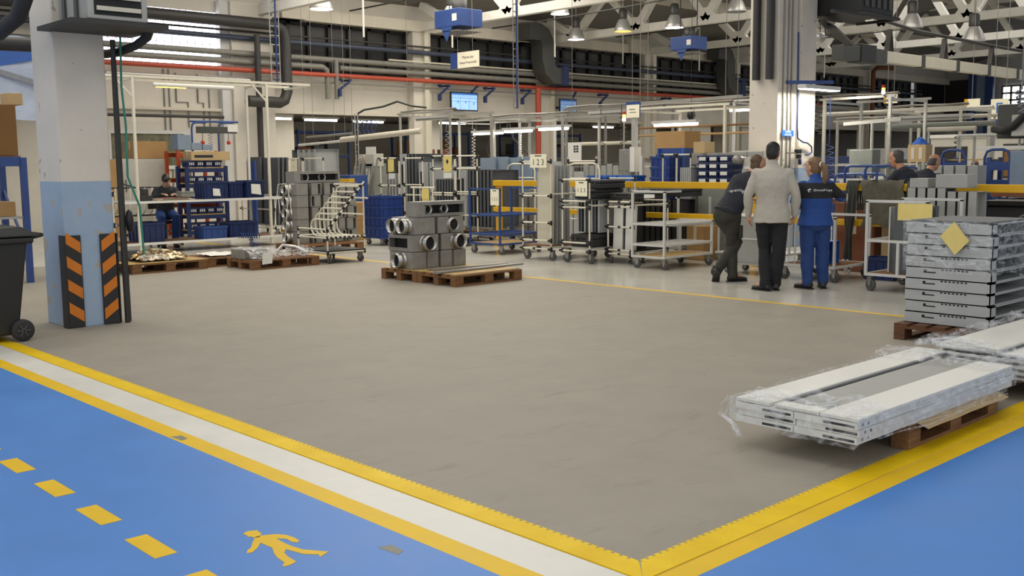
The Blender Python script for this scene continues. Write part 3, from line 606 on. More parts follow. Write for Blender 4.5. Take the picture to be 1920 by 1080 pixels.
racks = [(-32.2, 16.6, 18.0, 'blue shelf rack behind the stacked duct boxes in the back aisle'), (-33, 20.4, 22.6, 'blue shelf rack with dark stock left of the wall screen bay'), (-33, 25.3, 28.6, 'blue shelf rack with brown boxes under the larger wall screen'), (-33, 31.2, 35.4, 'blue shelf rack with long stock right of the red standpipe'), (-32.5, 46.5, 52, 'blue shelf rack with orange brown boxes right of the broad column')]
for k, (x, y0, y1, lab) in enumerate(racks):
    t, zs = shelf_rack(x, y0, y1, 2.9, 4, lab)
    side = ('leftmost', 'second', 'third', 'fourth', 'rightmost')[k]
    for i, z in enumerate(zs[:-1]):
        n = int((y1-y0)/.62)
        for j in range(n):
            w_ = .34+.2*R.random()
            carton(x-.45, y0+.37+j*.62, z+.003, .6, w_, .25+.35*R.random(), '', R.choice(['card', 'card_red', 'card_dark', 'panel_dark', 'card_red']), 0, 'boxes on the back aisle racks', False)['label'] = '%s box on the %s level of the %s back aisle rack' % (('first', 'second', 'third', 'fourth', 'fifth', 'sixth', 'seventh', 'eighth', 'ninth')[j], ('bottom', 'lower middle', 'upper middle')[i], side)
tag(MB().box(-29.0, 22.5, 1.6, -28.6, 24.2, 1.75).box(-29.0, 22.5, 0, -28.95, 22.6, 1.6).box(-29.0, 24.1, 0, -28.95, 24.2, 1.6).build('aisle_bench', 'pipe_dark'), 'dark bench in the back aisle behind the panel racks', 'bench')
for k, y in enumerate((22.75, 23.1, 23.75)):
    carton(-28.8, y, 1.753, .3, .3, .35, 'reddish brown box on the dark aisle bench, '+('left', 'middle', 'right')+' of three' if 0 else 'reddish brown box on the dark aisle bench, '+('left', 'middle', 'right')[k]+' of three', 'card_red', 0, 'boxes on the aisle bench', False)
# ---------------------------------------------------------------- pallets
def pallet(cx, cy, rz, label, z=.0065, wood='wood', L=1.2, W=.8):
    t = thing('pallet', label, 'pallet', (cx, cy, z), rz)
    for y in (-W/2+.05, 0, W/2-.05):
        inst('bottom_board', ('pb', L, wood), lambda b: b.box(-L/2, -.05, 0, L/2, .05, .022), wood, t, (0, y, 0))
        for x in (-L/2+.0725, 0, L/2-.0725): inst('block', ('pk', wood), lambda b: b.box(-.0725, -.05, .022, .0725, .05, .1), wood, t, (x, y, 0))
    for x in (-L/2+.0725, 0, L/2-.0725): inst('stringer_board', ('ps', W, wood), lambda b: b.box(-.0725, -W/2, .1, .0725, W/2, .122), wood, t, (x, 0, 0))
    for i in range(5): inst('deck_board', ('pd', L, wood), lambda b: b.box(-L/2, -.06, .122, L/2, .06, .144), wood, t, (0, -W/2+.06+i*(W-.12)/4, 0))
    return t
def film(name, fn, nu, nv, amp, mat, parent=None, seed=1):
    # crumpled plastic sheet
    R = random.Random(seed); vs = []
    for i in range(nu+1):
        for j in range(nv+1):
            p = Vec(fn(i/nu, j/nv)); vs.append(p+Vec((R.uniform(-1,1), R.uniform(-1,1), R.uniform(-1,1)))*amp)
    b = MB(); b.add(vs, [(i*(nv+1)+j, (i+1)*(nv+1)+j, (i+1)*(nv+1)+j+1, i*(nv+1)+j+1) for i in range(nu) for j in range(nv)], 0, mat.startswith('cloth') if isinstance(mat, str) else False)
    return b.build(name, mat, parent)
def strip(pts, w, amp, seed, name, mat, parent=None):   # ruffled ribbon of film along a polyline
    R = random.Random(seed); vs = []
    for i, p in enumerate(pts):
        for j in range(4): vs.append(Vec(p)+Vec((R.uniform(-1,1)*amp, R.uniform(-1,1)*amp, (j-1.5)*w/3+R.uniform(-1,1)*amp)))
    return MB().add(vs, [(i*4+j, i*4+4+j, i*4+5+j, i*4+1+j) for i in range(len(pts)-1) for j in range(3)]).build(name, mat, parent)
# ---------------------------------------------------------------- wheelie bin at the left edge
t = thing('wheelie_bin', 'large black wheelie bin at the left edge beside the concrete column', 'bin', (-10.36, 2.82, .0065))
def binbody(b):
    pr = [(-.33,-.36,.06),(.33,-.36,.06),(.33,.34,.06),(-.33,.34,.06)]; up_ = [(-.37,-.45,.92),(.37,-.45,.92),(.37,.45,.92),(-.37,.45,.92)]
    b.add(pr+up_, [(3,2,1,0),(0,1,5,4),(1,2,6,5),(2,3,7,6),(3,0,4,7)])
    b.box(-.40,-.48,.90,.40,.50,.96)
MB_ = MB(); binbody(MB_); MB_.build('body', 'bin_black', t, bev=.02)
b = MB(); b.add([(-.42,-.52,.965),(.42,-.52,.965),(.42,.56,.965),(-.42,.56,.965),(-.36,-.42,1.03),(.36,-.42,1.03),(.36,.40,1.06),(-.36,.40,1.06)], [(0,3,2,1),(4,5,6,7),(0,1,5,4),(1,2,6,5),(2,3,7,6),(3,0,4,7)])
b.build('lid', 'bin_black', t, bev=.02)
MB().tube([(-.3,.5,.95), (-.3,.6,.97), (.3,.6,.97), (.3,.5,.95)], .02, 8).build('handle', 'bin_black', t)
for s in (-1, 1):
    M_ = Mat.Translation((s*.36, .36, .102)) @ Mat.Rotation(PI/2, 4, 'Y')
    w_ = MB().lathe([(0,-.03), (.06,-.03), (.095,-.032), (.102,-.02), (.102,.02), (.095,.032), (.06,.03), (0,.03)], 24, M_).build('wheel', 'rubber', t)
    h = MB(); 
    for k in range(6): a = k*PI/3; h.beam((s*.395, .36, .102), (s*.395, .36+.06*math.cos(a), .102+.06*math.sin(a)), .012, .01)
    h.lathe([(0,-.038), (.02,-.038), (.02,.038), (0,.038)], 12, M_).build('hub', 'wheel_grey', w_)
rod('axle', (-.36,.36,.102), (.36,.36,.102), .012, 'pipe_dark', t)
# ---------------------------------------------------------------- centre pallets with galvanised duct boxes
pallet(-11.44, 9.2, PI/2, 'brown pallet under the small pile of duct boxes, on the open floor')
pallet(-10.63, 9.2, PI/2, 'brown pallet carrying metal strips, beside the small pile of duct boxes')
tag(MB().box(-11.8, 8.62, .153, -10.95, 9.78, .160).build('plywood_sheet', 'ply'), 'plywood sheet under the pile of duct boxes on the middle pallets', 'board')
tag(MB().box(-10.93, 8.64, .153, -10.28, 9.8, .160).build('plywood_sheet', 'ply'), 'plywood sheet lying on the right middle pallet beside the duct boxes', 'board')
for k, (x0, y0, x1, y1, s) in enumerate(((-10.98, 8.75, -10.85, 10.0, 'left'), (-10.62, 8.55, -10.68, 10.15, 'right'))):
    t = thing('metal_strips', s+' bundle of thin galvanised strips lying on the middle pallets', 'metal strips', (0,0,.162))
    for i in range(3):
        for j in range(2): MB().beam((x0+i*.045, y0+.02*j, .006+j*.012), (x1+i*.045, y1+.02*j, .006+j*.012), .042, .01).build('strip', 'galv', t)
def duct_box(loc, sx, sy, sz, label, collars=(), slots=(), rz=0, r=.085, mat='galv', dep=.13):
    # galvanised plenum box; collars: (face, u, v) round spigots, slots: (face, u0, v0, u1, v1) rectangular openings, shaded inside painted by black sheets
    t = thing('duct_box', label, 'duct box', loc, rz, 'galvanised duct boxes')
    b = MB(); F = {'-y': lambda u, v, d: (u, -sy/2+d, v), '+x': lambda u, v, d: (sx/2-d, u, v), '-x': lambda u, v, d: (-sx/2+d, -u, v), '+y': lambda u, v, d: (-u, sy/2-d, v)}
    half = {'-y': sx/2, '+y': sx/2, '+x': sy/2, '-x': sy/2}
    for f in F:
        sl = sorted([s for s in slots if s[0] == f], key=lambda s: s[1]); h = half[f]; P = F[f]; u0 = -h
        q = lambda a, b_, c, d: b.quad(P(a, b_, 0), P(c, b_, 0), P(c, d, 0), P(a, d, 0))
        for s in sl:
            q(u0, 0, s[1], sz); q(s[1], 0, s[3], s[2]); q(s[1], s[4], s[3], sz); u0 = s[3]
            for (a, b_, c, d) in ((s[1], s[2], s[3], s[2]), (s[3], s[2], s[3], s[4]), (s[3], s[4], s[1], s[4]), (s[1], s[4], s[1], s[2])):
                b.quad(P(a, b_, 0), P(c, d, 0), P(c, d, .1), P(a, b_, .1))
        q(u0, 0, h, sz)
    b.box(-sx/2, -sy/2, sz-.002, sx/2, sy/2, sz); b.box(-sx/2, -sy/2, 0, sx/2, sy/2, .002)
    b.build('casing', mat, t)
    for s in slots:
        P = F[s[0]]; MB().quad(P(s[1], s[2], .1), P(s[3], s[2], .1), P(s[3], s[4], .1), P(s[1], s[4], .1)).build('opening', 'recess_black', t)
        e = MB()
        for (a, b_, c, d) in ((s[1], s[2], s[3], s[2]), (s[1], s[4], s[3], s[4])): e.beam(P(a, b_, -.003), P(c, d, -.003), .008, .012)
        e.build('flange', 'galv_bright', t)
    for f, u, v in collars:
        P = F[f]; p0 = Vec(P(u, v, 0)); p1 = Vec(P(u, v, -dep)); d = (p1-p0).normalized(); M_ = Mat.Translation(p0) @ d.to_track_quat('Z', 'Y').to_matrix().to_4x4()
        MB().lathe([(r+.008,0), (r+.008,.008), (r,.01), (r,dep*.45), (r+.006,dep*.5), (r,dep*.55), (r,dep), (r-.006,dep), (r-.006,.012)], 26, M_).build('collar', 'galv_bright', t)
        MB().lathe([(0,dep*.5), (r-.006,dep*.5)], 26, M_).build('opening', 'recess_black', t)  # black disc paints the shade inside the collar
    return t
X0, Y0, bz = -11.49, 8.68, .163; H = .235
n = 'duct box on the middle pallets, '
duct_box((X0, Y0+.13, bz), .52, .24, H-.004, n+'bottom layer, front, collar and tall slot facing front', [('-y', .02, .115)], [('-y', -.19, .03, -.13, .2)], r=.1)
for k in range(3): duct_box((X0+.02*k-.01, Y0+.38+k*.23, bz), .5, .2+.01*k, H-.004, n+'bottom layer, plain end, '+('second', 'third', 'rearmost')[k]+' from the front')
duct_box((X0-.015, Y0+.24, bz+H), .54, .46, H-.004, n+'second layer, front, wide rectangular opening', [('+x', 0, .118)], [('-y', -.255, .045, .16, .19)], r=.1)
duct_box((X0+.0, Y0+.73, bz+H), .52, .42, H-.004, n+'second layer, behind, one collar facing right', [('+x', .06, .118)], r=.1)
duct_box((X0+.0, Y0+.23, bz+2*H), .52, .36, H-.004, n+'third layer, front, two round collars facing front', [('-y', -.12, .118), ('-y', .1, .118)], r=.1)
duct_box((X0+.01, Y0+.56, bz+2*H), .5, .2, H-.004, n+'third layer, middle, plain end')
duct_box((X0+.01, Y0+.81, bz+2*H), .5, .24, H-.004, n+'third layer, rear, with short collar', [('+x', -.09, .118)], dep=.05)
t = duct_box((X0+.08, Y0+.57, bz+3*H),   .28, .84, .21, n+'lying on top, long slot with two collars inside', [], [('+x', -.3, .04, .4, .17)])
for u in (-.22, .07):
    M_ = Mat.Translation((.05, u, .105)) @ Mat.Rotation(PI/2, 4, 'Y'); MB().lathe([(.062,0), (.062,.075), (.058,.075), (.058,0)], 22, M_).build('inner_collar', 'galv_bright', t)
# ---------------------------------------------------------------- big stack of duct boxes at the left
SX, SY = -16.98, 10.22
tp = pallet(-16.66, 10.7, PI/2, 'pallet mostly hidden under the big stack of galvanised duct boxes', W=1.0, L=1.3)
rows = ('bottom', 'second', 'third', 'fourth', 'fifth')
for i in range(5):
    z = .153+i*.223; off = .0 if i % 2 else .06
    duct_box((SX+.12, SY+.1, z), .5,   .24, .219, 'duct box of the big stack, '+rows[i]+' layer, collar end facing the column', [('-y', -.02, .11)], r=.095, mat='galv_dull', dep=.12)
    for k in range(4):
        duct_box((SX+.1+.0*k, SY+.38+k*.265+off*.4, z), .56, .215-.03*(k == 1), .219, 'duct box of the big stack, '+rows[i]+' layer, '+('first', 'second', 'third', 'last')[k]+' open end from the collar side', slots=[('+x', .03, .012, .088, .207)] if (i+k) % 3 else [('+x', -.088, .012, -.03, .207)], mat='galv_dull')
t = duct_box((SX+.12, SY+.5, .155+5*.223), .3, 1.0, .21, 'duct box lying on top of the big stack, long opening with two collars inside', [], [('+x', -.36, .04, .46, .17)], mat='galv_dull')
for u in (-.25, .12):
    M_ = Mat.Translation((.06, u, .105)) @ Mat.Rotation(PI/2, 4, 'Y'); MB().lathe([(.075,0), (.075,.075), (.07,.075), (.07,0)], 22, M_).build('inner_collar', 'galv_bright', t)
for k, (x, y) in enumerate(((-16.93, 10.05), (-16.63, 10.11))):
    o = MB().tube([(x-.03, y+.145, 1.262), (x-.03, y-.02, 1.25), (x, y-.08, 1.0), (x-.05, y-.1, .6), (x-.1, y-.12, .17)], .006, 5).tube([(x, y-.05, 1.05), (x+.14, y-.1, .72)], .006, 5).build('packing_strap', 'paper')
    tag(o, 'loose white packing strap on the big duct box stack, '+('left' if k == 0 else 'right')+' one', 'strap')
# ---------------------------------------------------------------- floor pallets at the left with foil and wrapped parts
pallet(-15.4, 6.97, PI/2, 'brown pallet with plywood and foil in front of the workstation, leftmost')
tag(MB().box(-15.85, 6.3, .153, -15.0, 7.58, .160).build('plywood_sheet', 'ply'), 'plywood sheet on the leftmost pallet by the workstation', 'board')
t = thing('parts_bag', 'crumpled clear foil bag with gold gleam lying on the leftmost pallet', 'foil', (-15.4, 6.95, .162))
film('foil', lambda u, v: ((u-.5)*.5, (v-.5)*.8, .038+.12*math.sin(PI*u)**.7*math.sin(PI*v)**.5), 16, 20, .03, mk('foil', 'C9BFA4', .16, .75, var=.3, scale=9, alt='8C6A2A'), t, 4)
MB().box(-.33, -.5, 0, -.18, -.2, .16).build('metal_part', 'panel_dark', t, bev=.01)
film('foil_sheet', lambda u, v: (.18+.2*u, -.4+.5*v, .1-.06*u*u), 8, 8, .012, 'wrap', t, 6)
pallet(-14.6, 8.5, PI/2, 'pallet carrying wrapped grey parts in front of the big duct box stack', W=.8)
pallet(-15.55, 8.25, PI/2, 'pallet with loose paper, between the foil pallet and the wrapped parts', z=.0065)
tag(film('paper_sheet', lambda u, v: (-15.75+.5*u, 7.75+.7*v, .185+.03*math.sin(6*u)*math.sin(5*v)), 8, 8, .01, 'paper', None, 5), 'crumpled white paper sheet on the pallet beside the foil', 'paper')
t = thing('wrapped_parts', 'grey metal parts under clear plastic film on the left pallet', 'wrapped parts', (-14.6, 8.5, .153))
MB().box(-.3, -.58, 0, .1, -.15, .15).box(.0, -.5, .0, .25, -.2, .1).build('metal_part', 'galv', t, bev=.01)
MB().tube([(-.1,.1,.04), (-.05,.2,.17), (0,.4,.13), (.1,.55,.04)], .03, 8).build('tube_part', 'galv_bright', t)
film('plastic_film', lambda u, v: ((u-.5)*.78, (v-.5)*1.2, .03+.15*math.sin(PI*u)**.6*(.35+.65*abs(math.cos(2.2*v)))), 14, 22, .022, 'wrap', t, 8)
MB().add([(.405,-.42,.1),(.415,-.25,.12),(.425,-.27,-.06),(.41,-.44,-.07)], [(0,1,2,3)]).build('delivery_note', 'paper', t)
# ---------------------------------------------------------------- wrapped white panels on the near right pallet
pallet(-2.96, 5.99, PI/2, 'wooden pallet under the near wrapped white panels, on the right yellow edging')
names = ('lowest', 'middle', 'upper')
for i in range(3):
    z = .153+i*.0385
    for c in range(2):
        x = -3.285+c*.37+.008*(i % 2); t = thing('white_sheet', 'white metal panel in the near wrapped stack, %s layer, %s column' % (names[i], 'left' if c == 0 else 'right'), 'metal panel', (x, 4.80+.012*(i % 2), z), 0, 'white panels in the near stack')
        b = MB(); b.box(0, 0, 0, .362, 1.98, .007); b.box(0, 0, .007, .012, 1.98, .036); b.box(.35, 0, .007, .362, 1.98, .036); b.box(.012, 0, .022, .35, .012, .036); b.box(.012, .0, .007, .17, .012, .022); b.box(.012, .012, .03, .35, 1.98, .036)
        b.build('sheet', 'panel_white', t); MB().box(.17, .003, .007, .35, .01, .022).build('end_slot', 'recess_black', t)
        for y in (.05, .11): MB().box(.3621, y, .012, .364, y+.016, .026).build('rivet_slot', 'panel_dark', t)
for c, (x0, x1, nm, y1) in enumerate(((-3.285, -3.07, 'left long edge strip', 2.2), (-3.03, -2.78, 'recessed middle sheet', 1.95), (-2.765, -2.545, 'right long edge strip', 1.97))):
    t = thing('white_sheet', 'white metal panel on top of the near wrapped stack, '+nm, 'metal panel', (x0, 4.80, .2695), 0)
    MB().box(0, 0, 0, x1-x0, y1, .008 if c == 1 else .02).build('sheet', 'panel_white' if c != 1 else 'panel_light', t, bev=.003)
    if c != 1: MB().box(x1-x0 if c == 0 else -.012, .12, .001, x1-x0+.018 if c == 0 else 0, y1, .008).build('edge_shade', 'panel_dark', t)  # dark strip paints the shade in the groove along the panel edge
    else: MB().box(-.01, 0, .0, x1-x0+.01, .1, .019).build('end_rail', 'panel_white', t)
t = thing('stretch_wrap', 'crinkled clear stretch wrap around the near white panel stack', 'plastic wrap', (0, 0, 0))
def ring(u, v):
    x0, x1, y0, y1 = -3.312, -2.53, 4.778, 6.8; per = [(x0,y1),(x0,y0),(x1,y0),(x1,y1)]; s = u*3; k = min(2, int(s)); f = s-k
    p = Vec(per[k]).lerp(Vec(per[k+1]), f); return (p.x, p.y, .298-.135*v-(.03*v if k == 1 and .3 < f else 0))
film('side_wrap', ring, 72, 5, .0055, 'wrap', t, 11)
film('end_wrap', lambda u, v: (-3.3+.77*u, 4.79+.34*v*(1-.35*math.sin(PI*u)), .297+.012*math.sin(9*u)*v), 26, 12, .010, 'wrap', t, 12)
film('far_wrap', lambda u, v: (-3.34+.82*u, 6.45+.42*v, .302+.03*math.sin(PI*v)), 24, 12, .011, 'wrap', t, 13)
film('gold_fold', lambda u, v: (-3.05+.42*u, 4.95+.16*v+.08*u, .302+.014*math.sin(11*u)+.01*v), 14, 6, .008, 'wrap', t, 19)
for k in range(4): strip([(-3.32-.022*i*(1-i/7)+.004*k+.02*i*(i > 3), 4.77-.01*i+.012*k, .29-.03*i-.01*k) for i in range(7)], .02, .006, 20+k, 'wrap_tail', 'wrap', t)
for k in range(8): strip([(-2.525+.005*k, 4.9+i*.28, .27-.014*k+.010*math.sin(i*1.7+k)-.006*i*(k > 4)) for i in range(7)], .014, .005, 30+k, 'wrap_band', 'wrap', t)
film('skirt_wrap', lambda u, v: (-2.535+.01*math.sin(7*u), 5.75+.88*u, .16-.075*v*u**.7), 22, 4, .006, 'wrap', t, 14)
tag(film('card_scrap', lambda u, v: (-2.60+.12*v, 5.45+1.1*u, .160-.03*v*v), 8, 4, .002, 'card_pale', None, 3), 'bent brown cardboard liner sticking out between the near pallet and its panels', 'cardboard')
pallet(-2.85, 7.85, PI/2, 'wooden pallet at the right edge under the second wrapped panel stack')
for i in range(4):
    t = thing('white_sheet', 'white metal panel in the second wrapped stack at the right edge, %s layer' % ('lowest', 'second', 'third', 'fourth')[i], 'metal panel', (-3.12, 7.0, .153+i*.04), 0, 'white panels in the second stack')
    MB().box(0, 0, 0, .72, 1.9, .008).box(0, 0, .008, .012, 1.9, .038).box(.708, 0, .008, .72, 1.9, .038).box(.012, 0, .03, .708, 1.9, .038).build('sheet', 'panel_white', t)
t = thing('white_sheet', 'wide white metal sheet on top of the second wrapped stack at the right edge', 'metal panel', (-3.12, 6.98, .3145)); MB().box(0, 0, 0, .4, 1.95, .03).build('sheet', 'panel_white', t, bev=.003); MB().box(.4, .03, .001, .408, 1.9, .012).build('edge_shade', 'panel_dark', t)  # dark strip paints the shade beneath the sheet's edge
t = thing('stretch_wrap', 'clear stretch wrap over the second panel stack, bunched at its near end', 'plastic wrap', (0, 0, 0))
film('end_wrap', lambda u, v: (-3.15+.80*u, 6.95+.25*v*v, .15+.2*min(1, v*2.2)*(1 if u < .55 else .85)+.012*math.sin(8*u)), 24, 12, .010, 'wrap', t, 15)
for k in range(5): strip([(-3.26+.15*i, 6.9+.05*math.sin(2.1*i+k)+.02*k, .335+.012*k*math.sin(i)) for i in range(7)], .03, .011, 40+k, 'wrap_band', 'wrap', t)
for k in range(4): strip([(-3.16-.015*k, 6.9+i*.22, .335+.008*k+.015*math.sin(2*i)) for i in range(9)], .035, .011, 50+k, 'wrap_band', 'wrap', t)
# ---------------------------------------------------------------- stack of grey metal trays at the right
pallet(-3.93, 9.35, PI/2, 'dark reddish wooden pallet under the tall stack of grey metal trays', wood='wood_red')
def tray(loc, label, sx=.75, sy=.9, sz=.098):
    t = thing('metal_tray', label, 'metal tray', loc, 0, 'grey metal trays in the tall stack')
    b = MB(); b.box(0, 0, 0, sx, .008, sz); b.box(0, sy-.008, 0, sx, sy, sz); b.box(0, .008, 0, .008, sy-.008, sz); b.box(.008, .008, 0, sx-.002, sy-.008, .006)
    b.box(0, 0, sz-.004, sx, .03, sz); b.box(0, 0, 0, sx, .02, .004); b.box(sx-.03, .0, sz-.012, sx, sy, sz); b.box(sx-.008, 0, 0, sx, .1, sz); b.box(sx-.03, 0, 0, sx, sy, .01)
    b.build('shell', 'panel_grey', t)
    MB().box(.16, -.0015, .052, .27, .0, .062).box(.16, -.0015, .062, .185, 0, .078).build('latch_slot', 'recess_black', t)
    n_ = MB()
    for i in range(7): n_.box(.32+i*.035, -.0015, sz-.02, .34+i*.035, 0, sz-.008)
    n_.build('vent_holes', 'recess_black', t); return t
for i in range(9):
    tray((-4.3+.006*math.sin(i*2.1), 8.88+.008*math.sin(i*1.3), 153e-3+i*.1003), 'grey metal tray, %s of nine in the tall stack' % ('lowest', 'second from below', 'third from below', 'fourth from below', 'middle', 'fourth from the top', 'third from the top', 'second from the top', 'topmost')[i])
for i in range(8):
    tray((-3.98, 10.05, 153e-3+i*.1003), 'grey metal tray in the second tall stack at the right edge, '+('lowest', 'second', 'third', 'fourth', 'fifth', 'sixth', 'seventh', 'topmost')[i]+' of eight', .7, .7)
pallet(-3.65, 10.35, PI/2, 'reddish wooden pallet under the second tray stack at the right edge', wood='wood_red', L=.78)
t = thing('stretch_wrap', 'clear stretch wrap around the upper half of the tall tray stack', 'plastic wrap', (0,0,0))
def ring2(u, v):
    x0, x1, y0, y1 = -4.325, -3.525, 8.855, 9.81; per = [(x0,y1),(x0,y0),(x1,y0),(x1,y1)]; s = u*3; k = min(2, int(s)); f = s-k
    p = Vec(per[k]).lerp(Vec(per[k+1]), f); return (p.x, p.y, 1.07-.45*v)
film('side_wrap', ring2, 48, 16, .007, 'wrap_thin', t, 16)
for k in range(7): strip([(-3.52+.004*k, 8.87+.14*i,   .69+.05*k+(.02*k-.05)*i*.5+.01*math.sin(3*i+k)) for i in range(7)], .012, .004, 60+k, 'wrap_band', 'wrap', t)
for k in range(4): strip([(-4.31+.13*i, 8.85, 1.04-.11*k+.015*math.sin(2*i+k)) for i in range(7)], .012, .004, 70+k, 'wrap_band', 'wrap', t)
tag(MB().box(-4.28, 8.9, 1.06, -3.58, 9.75, 1.067).build('cover_board', 'panel_dark'), 'dark cover board on top of the tall tray stack', 'board')
tag(MB().add([(-3.985,8.838,.935),(-3.865,8.836,1.065),(-3.73,8.836,.905),(-3.85,8.838,.78),(-3.985,8.8395,.935),(-3.865,8.8375,1.065),(-3.73,8.8375,.905),(-3.85,8.8395,.78)], [(0,3,2,1),(4,5,6,7),(0,1,5,4),(1,2,6,5),(2,3,7,6),(3,0,4,7)]).build('paper_label', 'paper_yellow'), 'yellow paper sheet stuck askew on the wrapped tray stack', 'label')
# ---------------------------------------------------------------- cart parts
def caster(t, x, y, rz=0, r=.0625, z=.002, mat='galv'):
    def fork(b):
        b.box(-.045, -.04, 2*r+.03, .045, .04, 2*r+.04)
        for s in (-1, 1): b.prism([(-.02,r-.012),(.015,r-.012),(.03,2*r+.03),(-.05,2*r+.03)], s*.024-.002, s*.024+.002, M=Mat(((1,0,0,.02),(0,0,-1,0),(0,1,0,0),(0,0,0,1))))
    c = inst('caster', ('fork', r, mat), fork, mat, t, (x, y, z), rz)
    wm = Mat.Translation((.02, 0, r)) @ Mat.Rotation(PI/2, 4, 'X')
    inst('wheel', ('wheel', r), lambda b: b.lathe([(0,-.016),(r*.5,-.016),(r*.55,-.019),(r*.95,-.019),(r,-.012),(r,.012),(r*.95,.019),(r*.55,.019),(r*.5,.016),(0,.016)], 20, wm).lathe([(0,-.021),(r*.25,-.021),(r*.25,.021),(0,.021)], 10, wm), 'wheel_grey', c)
    return 2*r+.04+z
def sleeve(t, x, y, z, ax='z', L=.075, r=.02):
    q = {'z': ((0,0,-L/2),(0,0,L/2)), 'x': ((-L/2,0,0),(L/2,0,0)), 'y': ((0,-L/2,0),(0,L/2,0))}[ax]
    return inst('joint', ('sl', ax, L, r), lambda b: b.tube(list(q), r, 8), 'black_plastic', t, (x, y, z))
def pipe_cart(loc, W, D, hf, hr, levels, label, rz=0, r=.0145, deck='black_plastic', sides=(), cr=.0625, grp=None, mid=()):
    t = thing('pipe_cart', label, 'cart', loc, rz, grp); zb = 0
    for x in (.03, W-.03):
        for y in (.05, D-.05): zb = caster(t, x, y, random.uniform(-.8, .8), cr)
    B = zb+.016
    for x in (0, W):
        for y, h in ((0, hf[0] if x == 0 else hf[1]), (D, hr)):
            p = rod('post', (x, y, B-.02), (x, y, h), r, 'cream_pipe', t)
            for z in [B]+[l for l in levels if l <= h+.01]: sleeve(p, x, y, min(z, h-.02))
    for z in [B]+list(levels):
        if z <= min(hf)+.01 or z == levels[-1]:
            o = .028
            f = rod('rail', (o*0, -o, z), (W, -o, z), r, 'cream_pipe', t)
            for x in (0, W): sleeve(f, x, -o, z, 'x', .08)
            for m in mid: sleeve(f, m*W, -o, z, 'x', .05)
        if z <= hr+.01: rod('rail', (0, D+.028, z), (W, D+.028, z), r, 'cream_pipe', t)
        if z in sides or z == B:
            for x in (-.0, W): rod('side_rail', (x, 0, z+.03), (x, D, z+.03), r, 'cream_pipe', t)
    MB().box(-.01, -.01, B+.047, W+.01, D+.01, B+.062).build('deck', deck, t)
    return t, B+.064
def panel(loc, tx, dy, hz, mat, label, group=None, slot=None, rz=0, tilt=0, nm='steel_sheet'):
    # folded sheet panel standing on edge: thickness tx along x, depth dy along y, height hz
    b = MB(); b.box(0, 0, 0, .006, dy, hz).box(.006, 0, 0, tx, .006, hz).box(.006, dy-.006, 0, tx, dy, hz).box(.006, .006, hz-.006, tx, dy-.006, hz).box(.006, .006, 0, tx, dy-.006, .006)
    o = b.build(nm, mat, None, loc, (0, tilt, rz)); tag(o, label, 'panel', group)
    if slot: MB().box(slot[0], -.002, slot[1], slot[2], -.0005, slot[3]).build('slot', 'recess_black', o)
    return o
def sheetpanel(loc, wx, ty, hz, mat, label, group=None, rz=0, tilt=0, slot=None):
    # panel whose broad face looks toward -y
    b = MB(); b.box(0, 0, 0, wx, .006, hz).box(0, .006, 0, .006, ty, hz).box(wx-.006, .006, 0, wx, ty, hz).box(.006, .006, hz-.006, wx-.006, ty, hz)
    o = b.build('steel_sheet', mat, None, loc, (tilt, 0, rz)); tag(o, label, 'panel', group)
    if slot: MB().box(slot[0], -.002, slot[1], slot[2], -.0005, slot[3]).build('slot', 'recess_black', o)
    return o
ORD = ('first', 'second', 'third', 'fourth', 'fifth', 'sixth', 'seventh', 'eighth', 'ninth', 'tenth', 'eleventh', 'twelfth')
def card123(t, x, y, z, w=.26, h=.2, mat='sign_cream', txt='1 2 3', rz=0):
    o = MB().box(-w/2, -.004, 0, w/2, 0, h).box(-w*.2, -.006, h-.035, w*.2, -.004, h-.02, 1).build('number_card', [mat, 'ink'], t, (x, y, z), rz)
    text(txt, min(.13*h/.2, w*.36), face(0, -.0045, h*.38, '-y'), 'ink', o, 'card_digits'); return o
def note(t, x, y, z, w, h, mat='paper_yellow', rz=0, tip=.0):
    return MB().add([(-w/2,-.002,0),(w/2,-.002+tip,.01),(w/2,-.002,h),(-w/2,-.002,h),(-w/2,0,0),(w/2,tip,.01),(w/2,0,h),(-w/2,0,h)], [(0,1,2,3),(7,6,5,4),(0,4,5,1),(1,5,6,2),(2,6,7,3),(3,7,4,0)]).build('note_card', mat, t, (x, y, z), rz)
# ---------------------------------------------------------------- stair-shaped hoop cart
t = thing('hoop_cart', 'cream tube cart with rising staircase of hoops and striped diagonal bar', 'cart', (-15.05, 9.25, 0))
for x, y in ((.05,.05), (.05,.65), (.82,.05), (.82,.65)): caster(t, x, y, random.uniform(-.8, .8), .06, .0065)
z0 = .18; D, W = .72, .87
MB().box(0, 0, z0+.015, W, D, z0+.035).build('deck', 'black_plastic', t)
for (a, b_) in (((0,0),(W,0)), ((0,D),(W,D)), ((0,0),(0,D)), ((W,0),(W,D))): rod('base_rail', (*a, z0), (*b_, z0), .0145, 'cream_pipe', t)
for x, y, h in ((0,0,.58), (W,0,.58), (0,D,1.28), (W,D,1.32)):
    p = rod('post', (x, y, z0-.02), (x, y, h), .0145, 'cream_pipe', t)
    for z in (z0, .42, h-.03): sleeve(p, x, y, z)
rod('rail', (0,0,.56), (W,0,.56), .0145, 'cream_pipe', t); rod('rail', (0,0,.42), (W,0,.42), .0145, 'cream_pipe', t); rod('rail', (0,D,1.27), (W,D,1.27), .0145, 'cream_pipe', t); rod('rail', (0,D,.78), (W,D,.78), .0145, 'cream_pipe', t); rod('rail', (-.0,D,1.05), (W+.12,D,1.05), .0145, 'cream_pipe', t)
